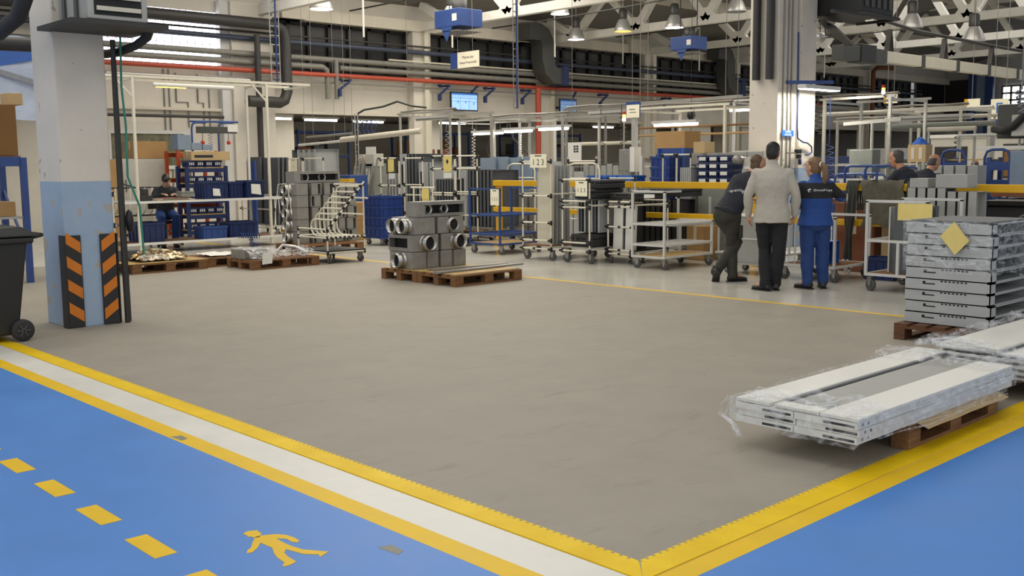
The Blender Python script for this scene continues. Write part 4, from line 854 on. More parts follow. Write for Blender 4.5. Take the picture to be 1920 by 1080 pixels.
d = rod('diagonal_bar', (W+.03,0,.57), (W+.03,D,1.32), .0145, 'cream_pipe', t); f = rod('side_rail', (W+.03,0,.43), (W+.03,D,.43), .0145, 'cream_pipe', t); rod('side_rail', (0,0,.43), (0,D,.43), .0145, 'cream_pipe', t)
for i in range(8):
    y = .05+i*.085; zt = .57+.75*y/D
    sleeve(f, W+.03, y, .43, 'y', .04)
    MB().beam((W+.03, y-.018, .57+.75*(y-.018)/D), (W+.03, y+.018, .57+.75*(y+.018)/D), .04, .04).build('joint', 'black_plastic', d)
    if 0 < i: 
        MB().tube([(W, y, zt), (.32, y, zt), (.24, y, zt-.02), (.19, y, zt-.08), (.18, y, zt-.16), (.18+.06*0, y, .62), (.2, y, .52), (.27, y, .45), (.36, y, .43), (W, y, .43)], .0145, 8).build('hoop', 'cream_pipe', t)
# ---------------------------------------------------------------- half-hidden cart by the column
t, zt = pipe_cart((-15.62, 5.56, .0045), .55, .6, (1.2, 1.24), 1.24, [.45, .74, 1.2], 'cream tube cart half hidden by the left column, empty', sides=(1.2,))
# ---------------------------------------------------------------- yellow guard rail
YR = 13.45
t = thing('guard_rail', 'long yellow guard rail behind the row of carts and the standing workers', 'guard rail', (0, YR, 0))
MB().box(-14.8, -.03, 1.17, -2.2, .03, 1.275).build('top_beam', 'rail_yellow', t, bev=.008); MB().box(-14.8, -.03, .68, -2.2, .03, .77).build('lower_beam', 'rail_yellow', t, bev=.008)
for x in (-14.74, -8.97, -6.05, -3.2):
    MB().box(x-.05, .032, 0, x+.05, .13, 1.275).build('post', 'rail_yellow', t, bev=.008); MB().lathe([(0,0), (.13,0), (.12,.015), (.06,.025), (0,.025)], 16, Mat.Translation((x, .08, .001))).build('foot_plate', 'rail_yellow', t)
t = thing('guard_rail', 'short yellow guard rail between the duct box stack and the hoop cart', 'guard rail', (0, 13.1, 0))
MB().box(-22.2, -.03, 1.19, -19.1, .03, 1.29).build('top_beam', 'rail_yellow', t, bev=.008); MB().box(-22.2, -.03, .68, -19.1, .03, .77).build('lower_beam', 'rail_yellow', t, bev=.008)
for x in (-22.1, -19.18): MB().box(x-.06, .032, 0, x+.06, .13, 1.29).build('post', 'rail_yellow', t, bev=.008)
# ---------------------------------------------------------------- front row of carts, left to right
def weld_cart(loc, W, D, h, shelves, label, mat, deckmat='ply', rz=0, rear=None, slat=(), cr=.0625, w=.032, loc_z=.002, top=True):
    t = thing('frame_cart', label, 'cart', loc, rz); zb = 0
    for x in (.05, W-.05):
        for y in (.06, D-.06): zb = caster(t, x, y, random.uniform(-.7, .7), cr, loc_z)
    rear = rear or h
    for x in (w/2, W-w/2):
        for y, hh in ((w/2, h), (D-w/2, rear)): sqbar('post', (x, y, zb), (x, y, hh), w, mat, t)
    zs = [zb+w/2]+list(shelves)
    for z in zs:
        for y in (w/2, D-w/2): sqbar('rail', (w, y, z), (W-w, y, z), w*.98, mat, t)
        for x in (w/2, W-w/2): sqbar('side_rail', (x, w, z), (x, D-w, z), w*.98, mat, t)
        if z in slat:
            for k in range(7): sqbar('slat', (w, w+(k+.5)*(D-2*w)/7, z), (W-w, w+(k+.5)*(D-2*w)/7, z), .02, mat, t)
    if top:
        for y, hh in ((w/2, h), (D-w/2, rear)): sqbar('top_rail', (0, y, hh), (W, y, hh), w, mat, t)
    MB().box(w, w, zb+w*.2, W-w, D-w, zb+w*.8).build('deck', deckmat, t)
    return t, zb+w*.8+.002
tb, zt = weld_cart((-14.1, 12.2, 0), .82, 1.05, 1.15, [.35, .69], 'blue steel cart with three levels and a number card on its corner', 'blue_steel', slat=(.35, .69))
card123(tb, .7, -.004, .87, .22, .28)
ta, zt = pipe_cart((-12.54, 12.05, 0), .66, 1.1, (1.74, 1.64), 1.7, [.33, .62, 1.06, 1.62], 'tall cream tube cart with a large 1 2 3 card at its top', deck='wood', sides=(1.06,), cr=.065, mid=(.45,))
card123(ta, .42, -.048, 1.52, .38, .22)
for k, (x, h, m_) in enumerate(((.08, 1.2, 'panel_grey'), (.2, 1.15, 'panel_blue'))): panel((-12.54+x, 12.3, zt), .045, .6, h, m_, 'grey panel in the tall numbered cart, '+ORD[k]+' from the left', 'panels in the tall tube cart')
sheetpanel((-12.27, 12.12, zt), .33, .05, 1.31, 'panel_cream', 'tall cream grey panel, frontmost in the tall tube cart', tilt=-.03)
for k in range(4): sheetpanel((-12.27+.015*k, 12.25+.075*k, zt), .32, .04, 1.3, 'panel_light', 'tall light grey panel behind the cream one in the tall tube cart, '+ORD[k], 'light panels in the tall tube cart')
tc, zt = pipe_cart((-11.62, 12.05, 0), .59, 1.1, (1.34, 1.34), 1.34, [.33, .89, .99, 1.33], 'cream tube cart with 1 2 3 card, holding dark panels and black cases', deck='panel_light', sides=(.89,), cr=.068)
card123(tc, .46, -.048, 1.07, .25, .24)
for k in range(7): panel((-11.55+.075*k, 12.32, zt+.225), .035, .55, .52, 'panel_dark' if k % 2 else 'panel_grey', 'dark grey upright panel under the black cases, '+ORD[k]+' from the left', 'dark panels in the middle tube cart')
def case(loc, sx, sy, sz, label, mat='panel_black', grp=None, rz=0):
    t = thing('black_case', label, 'case', loc, rz, grp)
    MB().box(0, 0, 0, sx, sy, sz*.62).build('body', mat, t, bev=.015); MB().box(-.004, -.004, sz*.62+.001, sx+.004, sy+.004, sz).build('lid', mat, t, bev=.015)
    for x in (.2, .75): MB().box(sx*x, -.012, sz*.5, sx*x+.03, -.005, sz*.72).build('latch', 'wheel_grey', t)
    return t
case((-11.52, 12.14, zt), .48, .6, .2, 'black case on the bottom deck of the tube cart, below other cases')
for k, (x, y, z) in enumerate(((-11.54, 12.3, 1.02), (-11.0, 12.75, .95), (-11.2, 12.75, 1.14))): pass
sqs = MB().box(-11.62, 12.1, 1.01, -11.04, 13.1, 1.02).build('shelf_board', 'panel_dark'); tag(sqs, 'dark shelf board under the black cases on the tube cart', 'board')
case((-11.52, 12.22, 1.024), .44, .7, .15, 'lower black case on top of the tube cart with the 1 2 3 card'); case((-11.5, 12.3, 1.178), .46, .62, .14, 'upper black case on top of the tube cart, behind the 1 2 3 card')
td, zt = pipe_cart((-10.95, 12.4, 0), .52, .85, (1.0, 1.0), 1.0, [.22, .585, .9, .98], 'low cream tube cart holding two white panels with black edges', sides=(.9,), cr=.05, mid=(.5,))
for k, x in enumerate((.04, .29)):
    sheetpanel((-10.95+x, 12.47, zt), .19, .05, .7, 'panel_white', 'white panel standing in the low tube cart, '+('left' if k == 0 else 'right')+' one', tilt=-.04)
panel((-10.715, 12.5, zt), .045, .5, .72, 'panel_black', 'black panel between the two white ones in the low tube cart')
case((-10.96, 12.45, 1.017), .53, .7, .1, 'flat black case lying on top of the low tube cart')
te, zt = weld_cart((-10.18, 12.05, 0), .64, 1.2, 1.16, [.36, .67], 'white steel cart with two slatted shelves and wooden base, empty', 'white_steel', slat=(.36, .67), rear=.69)
note(te, .35, -.001, 1.06, .2, .06, 'paper')
sqbar('top_side_rail', (.016,.03,1.16), (.016,.4,1.16), .03, 'white_steel', te); sqbar('top_side_rail', (.624,.03,1.16), (.624,.4,1.16), .03, 'white_steel', te)
# black panels on a cart behind the rail
tf, zt = weld_cart((-11.55, 13.62, 0), 1.05, .9, 1.0, [.55], 'cart behind the yellow rail loaded with black panels', 'white_steel', top=False, rear=1.0)
for k in range(8): panel((-11.49+.115*k, 13.7, zt+.01), .09, .5, .31, 'panel_black', 'black panel in the row behind the white cart, '+ORD[k]+' from the left', 'black panels behind the white cart', tilt=0)
for k in range(8): panel((-11.49+.115*k, 13.7, .57), .09, .5, .4, 'panel_black', 'black panel on the upper level behind the white cart, '+ORD[k]+' from the left', 'upper black panels behind the white cart')
case((-11.48, 13.75, 1.02), .92, .6, .13, 'wide black case lying on the row of black panels')
# white hoop carts behind the rail
def hoops(loc, label, n=4, W=.55, H0=.95, dz=-.11, dy=.12):
    t = thing('hoop_cart', label, 'cart', loc); zb = 0
    for x in (.04, W-.04):
        for y in (.05, .05+dy*n): zb = caster(t, x, y, .3, .05)
    MB().box(0, 0, zb, W, dy*n+.12, zb+.03).build('deck', 'white_steel', t, bev=.006)
    for i in range(n):
        y = .06+i*dy; h = H0-dz*0+(-dz)*i
        MB().tube([(.03,y,zb+.03), (.03,y,h-.12), (.05,y,h-.05), (.11,y,h-.01), (.16,y,h), (W-.16,y,h), (W-.11,y,h-.01), (W-.05,y,h-.05), (W-.03,y,h-.12), (W-.03,y,zb+.03)], .015, 8).build('hoop', 'white_steel', t)
    return t
hoops((-9.8, 13.66, 0), 'white hoop cart behind the yellow rail, right of the black panels', 3, .6, 1.02, -.07, .2)
hoops((-9.15, 13.66, 0), 'white hoop cart behind the yellow rail, left of the leaning worker', 4, .5, .78, -.1, .16)
# ---------------------------------------------------------------- racks of dark panels between hoop cart and blue cart
def panel_row(x0, y, z, n, pitch, w, dy, h, mat, text_, grp, first_slot=True):
    for k in range(n):
        o = panel((x0+k*pitch, y, z), w, dy, h*(1-.004*(k % 3)), mat, text_+', '+ORD[k]+' from the left', grp)
        if k == 0 and first_slot: MB().box(.006, -.05, 0, .2, -.0015, h).build('end_plate', 'panel_grey', o); MB().box(.06, -.052, h*.55, .13, -.0505, h*.85).box(.06, -.052, h*.1, .13, -.0505, h*.42).build('slot', 'recess_black', o)
base = lambda x0, y0, x1, y1, lab: weld_cart((x0, y0, 0), x1-x0, y1-y0, .34, [], lab, 'pipe_grey', 'wood', top=True)
_, zt = base(-17.95, 13.5, -16.8, 14.5, 'low grey trolley under the tallest dark panels'); panel_row(-17.85, 13.56, zt+.16, 5, .115, .06, .7, 1.46, 'panel_dark', 'tallest dark grey panel, left group of the panel racks', 'tall dark panels'); panel_row(-17.2, 13.56, zt+.16, 4, .1, .055, .7, 1.28, 'panel_grey', 'grey slotted panel, second group of the panel racks', 'slotted grey panels')
_, zt = base(-16.75, 13.5, -15.95, 14.5, 'low grey trolley under the shorter dark panels'); panel_row(-16.7, 13.56, zt+.14, 8, .09, .05, .7, .95, 'panel_dark', 'shorter dark panel, third group of the panel racks', 'shorter dark panels', False)
_, zt = base(-15.92, 13.5, -14.86, 14.5, 'low grey trolley under the ribbed dark panels behind the blue cart'); panel_row(-15.88, 13.56, zt+.16, 9, .108, .06, .7, 1.12, 'panel_dark', 'dark ribbed panel behind the blue cart', 'ribbed dark panels')
for zz in (): pass
tg, zt = pipe_cart((-17.42, 12.7, 0), .62, .6, (1.72, 1.72), 1.72, [.58, .96, 1.17, 1.72], 'cream tube rack with yellow and white notes, right of the blue crate stack', deck='panel_light', cr=.05, mid=(.5,))
note(tg, .42, -.05, 1.44, .2, .26); note(tg, .44, -.05, 1.3, .2, .12, 'paper')
th, zt = pipe_cart((-15.9, 12.85, 0), .68, .55, (1.75, 1.75), 1.75, [.58, 1.0, 1.04, 1.5, 1.75], 'cream tube rack with a yellow diamond note, left of the blue cart', deck='panel_light', cr=.05, mid=(.5,))
note(th, .5, -.05, 1.44, .24, .3); note(th, .5, -.05, 1.32, .24, .11, 'paper'); MB().prism([(0,-.05),(.04,0),(0,.05),(-.04,0)], 0, .002, M=Mat(((1,0,0,.5),(0,0,-1,-.054),(0,1,0,1.64),(0,0,0,1)))).build('diamond_mark', 'ink', th)
# short T-handle trolley behind the duct box pile
t = thing('handle_trolley', 'small cream handle frame with a 1 2 3 card behind the duct box pile', 'trolley', (-15.0, 11.6, 0)); 
for x in (.08, .62): rod('post', (x,0,.18), (x,0,1.17), .016, 'cream_pipe', t)
rod('handle', (0,0,1.18), (.68,0,1.18), .016, 'cream_pipe', t); rod('cross_bar', (.08,0,.75), (.62,0,.75), .014, 'cream_pipe', t); MB().box(0, -.05, .165, .7, .55, .19).build('deck', 'panel_light', t)
for x in (.06, .64):
    for y in (0, .5): caster(t, x, y, .4, .05)
n_ = note(t, .44, -.017, .9, .2, .26); text('1 2 3', .07, face(.0, -.0025, .05, '-y'), 'ink', n_, 'card_digits')
# blue crates on a dolly, cartons
def crate(loc, sx, sy, sz, label, mat='blue_crate', grp=None, rz=0, lbl=None, tid=0):
    t = thing('plastic_crate', label, 'crate', loc, rz, grp)
    b = MB(); b.open_box(0, 0, 0, sx, sy, sz, .012, taper=.008)
    b.box(-.012, -.012, sz-.04, sx+.012, 0, sz).box(-.012, sy, sz-.04, sx+.012, sy+.012, sz).box(-.012, 0, sz-.04, 0, sy, sz).box(sx, 0, sz-.04, sx+.012, sy, sz)
    for k in range(4): x = sx*(k+.5)/4; b.box(x-.008, -.008, .02, x+.008, .006, sz-.05); y = sy*(k+.5)/4; b.box(sx-.006, y-.008, .02, sx+.008, y+.008, sz-.05)
    b.build('body', mat, t)
    if lbl: MB().box(sx*lbl[0], -.0165, sz*lbl[1], sx*lbl[2], -.0145, sz*lbl[3]).build('label', 'paper', t)
    return t
td_ = thing('dolly', 'blue wheeled dolly under the crate stack, left of the duct box pile', 'dolly', (-17.2, 12.05, 0))
for x in (.08, .54):
    for y in (.08, .5): caster(td_, x, y, .5, .05)
MB().box(0, 0, .142, .64, .58, .175).build('deck', 'blue_crate', td_, bev=.008)
for i in range(4): crate((-17.18, 12.07, .178+i*.2), .6, .54, .197, 'blue crate in the stack on the dolly, '+('lowest', 'second', 'third', 'topmost')[i], grp='crates on the dolly')
R = random.Random(5)
_t, zs = shelf_rack(-16.5, 14.75, 15.6, 1.3, 3, 'grey shelf behind the cream tube rack, carrying small blue bins', 'pipe_grey', d=1.2)
for k in range(4): crate((-17.64+.27*k, 14.78, zs[1]+.002), .24, .34, .16, 'small blue bin with white label on the grey shelf, '+ORD[k]+' from the left', 'blue_crate', 'small bins behind the tube rack', lbl=(.3, .3, .7, .75))
carton(-18.45, 12.75, .003, .45, .45, .42, 'lower brown carton behind the hoop cart', 'card'); carton(-18.45, 12.75, .426, .45, .45, .38, 'upper brown carton with white tape behind the hoop cart', 'card')
# ---------------------------------------------------------------- right-hand carts
ti, zt = weld_cart((-6.25, 11.8, 0), .78, .95, 1.1, [.62], 'white steel cart with dark panels and yellow note, beside the tall tray stack', 'white_steel', 'wood', cr=.075)
note(ti, .62, -.001, .88, .42, .2)
sqbar('post', (.42,.016,.2), (.42,.016,.62), .03, 'white_steel', ti)
for k in range(3): sheetpanel((-5.98+.02*k, 12.0+.12*k, zt), .36, .08, .82, 'panel_dark', 'dark grey panel standing in the right white cart, '+('front', 'middle', 'rear')[k], 'dark panels in the right white cart')
panel((-6.1, 12.1, zt), .02, .5, .8, 'white_steel', 'thin pale panel left of the dark panels in the right white cart')
tj, zt = weld_cart((-6.3, 12.84, 0), .96, .42, .36, [], 'low white cart carrying light grey boxes and panels behind the tray stack', 'white_steel', 'wood')
for k in range(7): panel((-6.26+.13*k, 12.9, zt+.16), .1, .3, .88 if k < 4 else .84, 'panel_light', 'light grey panel behind the yellow note of the right cart, '+ORD[k]+' from the left', 'light panels behind the right cart')
carton(-6.12, 13.05, 1.237, .24, .3, .12, 'light grey metal box on the light panels behind the right cart, left', 'panel_light', tape=False); carton(-5.7, 13.05, 1.237, .4, .3, .17, 'light grey metal box on the light panels behind the right cart, right', 'panel_light', tape=False)
tk, zt = weld_cart((-7.75, 12.25, 0), .85, .95, .85, [], 'white steel mesh cart behind the three standing workers', 'white_steel', 'wood', cr=.07)
for k in range(8): rod('mesh_bar', (.05+k*.1, .016, .2), (.05+k*.1, .016, .84), .006, 'white_steel', tk, 6)
panel((-7.5, 12.5, zt), .3, .4, .3, 'blue_bright', 'bright blue folded panel in the mesh cart behind the workers')
tl = thing('parts_bin', 'grey metal parts bin on a low trolley between the workers', 'bin', (-8.75, 12.35, 0)); 
for x in (.06, .72):
    for y in (.06, .5): caster(tl, x, y, .2, .05)
MB().box(0, 0, .142, .8, .56, .165).build('deck', 'panel_light', tl); MB().open_box(.03, .03, .167, .77, .53, .82, .01, taper=.03).build('tub', 'panel_light', tl)
MB().box(.02, .02, .82, .78, .54, .835).box(.06, .028, .5, .74, .036, .52).build('rim', 'panel_white', tl)
# brown cartons and cable bundles hung on the rail
carton(-7.45, 14.05, .003, .62, .6, .98, 'tall reddish brown carton under the rail, right of the woman in blue', 'card_red'); carton(-6.7, 13.85, .003, .6, .34, .75, 'brown carton under the rail behind the hanging cables', 'card_pale')
crate((-6.86, 12.95, .003), .42, .3, .3, 'dark blue crate on the floor behind the right white cart', 'blue_dark')
t = thing('work_jacket', 'grey brown work jacket hung over the yellow rail', 'jacket', (-6.85, YR, 1.28))
def drape(u, v):
    x = (u-.5)*.62+.04*math.sin(9*v); s = v*1.5
    if s < .62: return (x, -.06-.03*math.sin(14*u)*s, -.62+s+.06*math.sin(5*u))
    if s < .78: a = (s-.62)/.16*PI; return (x, -.055*math.cos(a), .035*math.sin(a)+.008)
    return (x, .06+.02*math.sin(12*u), -(s-.78)*.7)
film('cloth', drape, 24, 30, .012, 'cloth_grey', t, 21)
def cablehank(x, n, label, mat, zlo, w):
    t = thing('cable_hank', label, 'cable', (x, YR, 0)); R = random.Random(int(x*-100))
    for i in range(n):
        dx = (i/(n-1)-.5)*w; j = R.uniform(-.04, .04); zb_ = zlo+R.uniform(0, .25)
        MB().tube([(dx+j, .09, .9), (dx, .075, 1.22), (dx, .04, 1.305), (dx, -.04, 1.305), (dx, -.075, 1.22), (dx+j, -.09-.02*(i % 3), .9), (dx*.5+j, -.1-.03*(i % 3), .55), (dx*.6+2*j, -.1-.03*(i % 3), zb_)], .011, 6).build('cable', mat, t)
        if zlo < .6: MB().box(dx*.6+2*j-.014, -.115-.03*(i % 3), zb_-.07, dx*.6+2*j+.014, -.085-.03*(i % 3), zb_).build('plug', 'white_print', t)
    return t
cablehank(-7.3, 8, 'dark cables with white plugs hanging from the rail left of the jacket', 'cable_dark', .06, .16)
cablehank(-6.47, 5, 'dark cables with white plugs hanging beside the work jacket, right', 'cable_dark', .36, .06)
cablehank(-6.335, 4, 'light grey cable loops over the rail, right of the jacket', 'cable_grey', .62, .06); cablehank(-6.2, 4, 'light grey cable loops over the rail, behind the right white cart', 'cable_grey', .7, .06)
# ---------------------------------------------------------------- people
def ell(b, secs, n=16):
    N = len(secs); vs = []
    for i, s in enumerate(secs):
        c = Vec(s[:3]); t = (Vec(secs[min(i+1,N-1)][:3])-Vec(secs[max(i-1,0)][:3])).normalized(); lat = Vec(s[5]) if len(s) > 5 else Vec((1,0,0))
        lat = (lat-t*lat.dot(t)).normalized(); dep = t.cross(lat)
        for k in range(n): a = 2*PI*k/n; vs.append(c+lat*math.cos(a)*s[3]+dep*math.sin(a)*s[4])
    fs = [(i*n+k, i*n+(k+1) % n, (i+1)*n+(k+1) % n, (i+1)*n+k) for i in range(N-1) for k in range(n)]
    b.add(vs, fs+[tuple(range(n-1,-1,-1)), tuple(range((N-1)*n, N*n))], 0, True)
def ball(b, c, r, n=12, sc_=(1,1,1)):
    pr = [(math.sin(PI*i/8)*r, -math.cos(PI*i/8)*r) for i in range(9)]; pr[0] = (.0005, -r); pr[-1] = (.0005, r)
    M_ = Mat.Translation(c) @ Mat.Diagonal((*sc_, 1)); N = len(pr); vs = [(q*math.cos(2*PI*k/n), q*math.sin(2*PI*k/n), z) for q, z in pr for k in range(n)]
    b.add(vs, [(i*n+k, i*n+(k+1) % n, (i+1)*n+(k+1) % n, (i+1)*n+k) for i in range(N-1) for k in range(n)]+[tuple(range(n-1,-1,-1)), tuple(range((N-1)*n, N*n))], 0, True, M_)
def limb(b, pts, rs, n=12):
    b.tube(pts, rs, n); ball(b, pts[0], rs[0]); ball(b, pts[-1], rs[-1])
def curve3(a, m, c, ra, rm, rc, k=4):     # two straight bones a-m-c with muscle taper
    P, Rr = [], []
    for i in range(k+1): P.append(Vec(a).lerp(Vec(m), i/k)); Rr.append(ra+(rm-ra)*i/k+.006*math.sin(PI*i/k))
    for i in range(1, k+1): P.append(Vec(m).lerp(Vec(c), i/k)); Rr.append(rm+(rc-rm)*i/k+(.008*math.sin(PI*min(1, i/k*1.3)) if i/k < .77 else 0))
    return P, Rr
def hand(b, w, d, palm, s, curl=.5):
    # w wrist, d direction of the fingers, palm: direction the palm faces (thumb side is d x palm)
    d = Vec(d).normalized(); p = Vec(palm); p = (p-d*p.dot(d)).normalized(); th = d.cross(p); w = Vec(w)
    ell(b, [(*(w-d*.01), .026*s, .02*s, th), (*(w+d*.03*s), .036*s, .016*s, th), (*(w+d*.075*s), .042*s, .015*s, th), (*(w+d*.095*s), .038*s, .011*s, th)], 12)
    for k, (o, L) in enumerate(((.031,.068), (.011,.078), (-.01,.072), (-.030,.056))):
        q = w+d*.088*s+th*o*s; a = curl*.5; pts = [q-d*.02*s, q]
        for seg, f in enumerate((.45, .3, .25)):
            dd = d*math.cos(a)+p*math.sin(a); pts.append(pts[-1]+dd*L*f*s); a += curl*.55
        b.tube(pts, [.0095*s, .0095*s, .009*s, .0085*s, .007*s], 8)
    q = w+d*.02*s+th*.024*s; dd = (d*.6+th*.62+p*.35).normalized(); e = (d*.9+th*.15+p*.3).normalized()
    b.tube([q, q+dd*.045*s, q+dd*.045*s+e*.032*s, q+dd*.045*s+e*.056*s], [.013*s, .012*s, .0105*s, .008*s], 8)
def headmesh(b, M_, s):
    S = [(0,.062,-.118,.012,.012), (0,.058,-.112,.034,.03), (0,.044,-.098,.05,.05), (0,.026,-.07,.062,.07), (0,.014,-.035,.069,.085), (0,.006,0,.074,.094), (0,.0,.035,.076,.099), (0,-.004,.07,.072,.094), (0,-.008,.098,.057,.075), (0,-.01,.115,.033,.045), (0,-.011,.121,.008,.01)]
    q = MB(); ell(q, [(x*s, y*s, z*s, a*s, c*s) for x, y, z, a, c in S], 20)
    q.add([Vec(v)*s for v in ((-.008,.094,.018), (.008,.094,.018), (-.019,.09,-.032), (.019,.09,-.032), (0,.124,-.028), (0,.09,-.04), (0,.105,0))], [(0,1,6),(0,6,4,2),(1,3,4,6),(2,4,5),(4,3,5)], 0, True)   # nose
    ball(q, Vec((0,.088,-.062))*s, .014*s, 10, (1.9,.8,.5)); ball(q, Vec((0,.087,-.074))*s, .013*s, 10, (1.7,.8,.5)); ball(q, Vec((0,.082,.03))*s, .02*s, 10, (2.6,.7,.5))
    for sx in (-1, 1): ball(q, Vec((sx*.077,-.008,-.012))*s, .03*s, 10, (.35,.6,1.05)); ball(q, Vec((sx*.04,.07,-.03))*s, .024*s, 8, (1,.7,.8))
    for i in range(len(q.v)): q.v[i] = tuple(M_ @ Vec(q.v[i]))
    b.add(q.v, q.f, 0, True)
def remesh(o, vox, sm=3, wr=0, wsc=.09):
    m = o.modifiers.new('remesh', 'REMESH'); m.mode = 'VOXEL'; m.voxel_size = vox; m.use_smooth_shade = True
    m = o.modifiers.new('smooth', 'SMOOTH'); m.iterations = sm; m.factor = .5
    if wr:
        tx = bpy.data.textures.get('folds_%g' % wsc) or bpy.data.textures.new('folds_%g' % wsc, 'CLOUDS'); tx.noise_scale = wsc; tx.noise_depth = 2
        m = o.modifiers.new('folds', 'DISPLACE'); m.texture = tx; m.strength = wr; m.mid_level = .5; m.texture_coords = 'LOCAL'
    return o
def person(label, loc, rz, P, top, bottom, shoe='black_plastic', hair='hair_black', hairline=.0, skin='skin', vox=.009, sleeve_=1.0, hem=.86, build_=1.0, s=1.0, longhair=False, hands=True, hoff=.0, bald=False, collar=False):
    t = thing('person', label, 'person', loc, rz)
    V = lambda k: Vec(P[k]); pel, che, nek = V('pelvis'), V('chest'), V('neck'); hd = V('head'); lat = (V('sr')-V('sl')).normalized(); hlat = (V('hr')-V('hl')).normalized(); B = build_
    def torso(b, g, low):
        mid = pel.lerp(che, .5); sh = (V('sr')+V('sl'))/2
        lo_ = .188 if low.z < pel.z-.05 and g > 0 else .14
        S = [(*low, lo_*B+g, lo_*.76*B+g, hlat), (*pel, (.178 if lo_ > .15 else .165)*B+g, .13*B+g, hlat), (*pel.lerp(che, .28), .158*B+g, .118*B+g, hlat), (*mid, .155*B+g, .115*B+g, lat), (*che, .178*B+g, .13*B+g, lat), (*che.lerp(sh, .55), .185*B+g, .125*B+g, lat), (*(sh-Vec((0,0,.02))), .192*B+g, .1*B+g, lat), (*sh.lerp(nek, .22), .165*B+g, .088*B+g, lat), (*sh.lerp(nek, .45), .118*B+g, .078+g, lat), (*sh.lerp(nek, .7), .082+g, .068+g, lat), (*nek, .06+g*.6, .058+g*.6, lat)]
        ell(b, S, 18)
        for k in ('sl', 'sr'): ball(b, V(k)-(V(k)-sh)*.1-Vec((0,0,.03)), .058*B+g, 12)
    b = MB(); torso(b, -.004, pel-Vec((0,0,.1)))
    for sd in 'lr':
        p, r = curve3(V('s'+sd)-Vec((0,0,.035)), P['e'+sd], P['w'+sd], .05, .038, .026); limb(b, p, r)
        p, r = curve3(P['h'+sd], P['k'+sd], P['a'+sd], .085, .056, .042); limb(b, p, r)
        a = V('a'+sd); f = Vec(P['f'+sd]); limb(b, [a-Vec((0,0,.02)), a+f*.13-Vec((0,0,.045))], [.038, .03])
        if hands: hand(b, P['w'+sd], P.get('d'+sd, V('w'+sd)-V('e'+sd)), P.get('p'+sd, (1 if sd == 'l' else -1, 0, 0)), .98, P.get('c'+sd, .55))
    limb(b, [nek-Vec((0,0,.03)), nek.lerp(hd, .45), hd-Vec((0,0,.05))], [.062, .056, .054])
    HM = Mat.Translation(hd) @ Mat.Rotation(P.get('hyaw', 0), 4, 'Z') @ Mat.Rotation(P.get('hpitch', 0), 4, 'X') @ Mat.Rotation(P.get('hroll', 0), 4, 'Y'); headmesh(b, HM, s*1.0)
    remesh(b.build('body', skin, t), vox*.75, 2)
    # eyes, brows, mouth
    e = MB()
    for sx in (-1, 1): ball(e, HM @ Vec((sx*.031,.0795,.006)), .0105, 8, (1.2,1,.6))
    e.build('eyes', 'panel_white', t)
    e = MB()
    for sx in (-1, 1): ball(e, HM @ Vec((sx*.031,.0865,.004)), .0055, 8)
    e.build('pupils', 'hair_black', t)
    e = MB(); e.tube([HM @ Vec((x, .097-abs(x)*.25, -.068)) for x in (-.024,-.01,0,.01,.024)], .0028, 6); e.build('mouth', 'card_red', t)
    if not bald:
        q = MB(); e = MB()
        for sx in (-1, 1): e.tube([HM @ Vec((sx*x, y, z)) for x, y, z in ((.016,.097,.026), (.032,.094,.031), (.048,.08,.026))], .0042, 6)
        e.build('eyebrows', hair, t)
        h0 = hairline
        S = [(0,-.058,-.095,.036,.024), (0,-.05,-.075,.06,.05), (0,-.04,-.04,.073,.068), (0,-.03,-.0,.0785,.077), (0,-.018-h0,.04,.0805,.091-h0*.4), (0,-.012-h0,.075,.077,.098-h0*.5), (0,-.012-h0,.104,.06,.08-h0*.5), (0,-.012-h0,.122,.035,.05-h0*.3), (0,-.012-h0,.129,.006,.008)]
        ell(q, S, 20)
        if longhair == 'bun': ball(q, (0,-.115,.03), .045, 12, (1,.9,1)); q.tube([(0,-.1,-.02),(0,-.125,-.08),(0,-.12,-.16),(.01,-.1,-.24)], [.03,.034,.03,.012], 10)
        if longhair == 'tail': q.tube([(0,-.09,.03),(0,-.14,.035),(0,-.175,.0),(0,-.185,-.07),(0,-.18,-.15),(0,-.15,-.22),(0,-.13,-.26)], [.02,.026,.036,.038,.034,.026,.01], 12)
        for i in range(len(q.v)): q.v[i] = tuple(HM @ Vec(q.v[i]))
        remesh(q.build('hair', hair, t), vox*.9, 2, .008, .03)
    else:
        q = MB(); S = [(0,-.058,-.09,.04,.03), (0,-.046,-.05,.069,.058), (0,-.032,-.0,.0765,.072), (0,-.03,.035,.078,.073), (0,-.035,.06,.066,.06), (0,-.04,.07,.02,.02)]
        ell(q, S, 20)
        for i in range(len(q.v)): q.v[i] = tuple(HM @ Vec(q.v[i]))
        remesh(q.build('hair', hair, t), vox*.9, 2, .004, .03)
    # clothes
    b = MB(); zl = pel+(pel-che).normalized()*0; low = Vec((pel.x, pel.y, hem)); torso(b, .016, low)
    for sd in 'lr':
        S_, E_, W_ = V('s'+sd)-(V('s'+sd)-(V('sr')+V('sl'))/2)*.08-Vec((0,0,.035)), V('e'+sd), V('w'+sd)
        if sleeve_ >= 1: p, r = curve3(S_, E_, E_.lerp(W_, .97), .072, .056, .042)
        else: q = S_.lerp(E_, .35); p, r = [S_, q, S_.lerp(E_, sleeve_)], [.074, .068, .062]
        limb(b, p, r)
    if collar: limb(b, [nek-Vec((0,0,.045)), nek+Vec((0,0,.012))], [.08, .07])
    sh = remesh(b.build('shirt', top, t), vox, 5, .016, .1)
    b = MB(); ell(b, [(*(pel+Vec((0,0,.06))), .163*B, .122*B, hlat), (*pel, .178*B, .133*B, hlat), (*(pel-Vec((0,0,.09))), .18*B, .135*B, hlat), (*(pel-Vec((0,0,.14))), .12*B, .1*B, hlat)], 18)
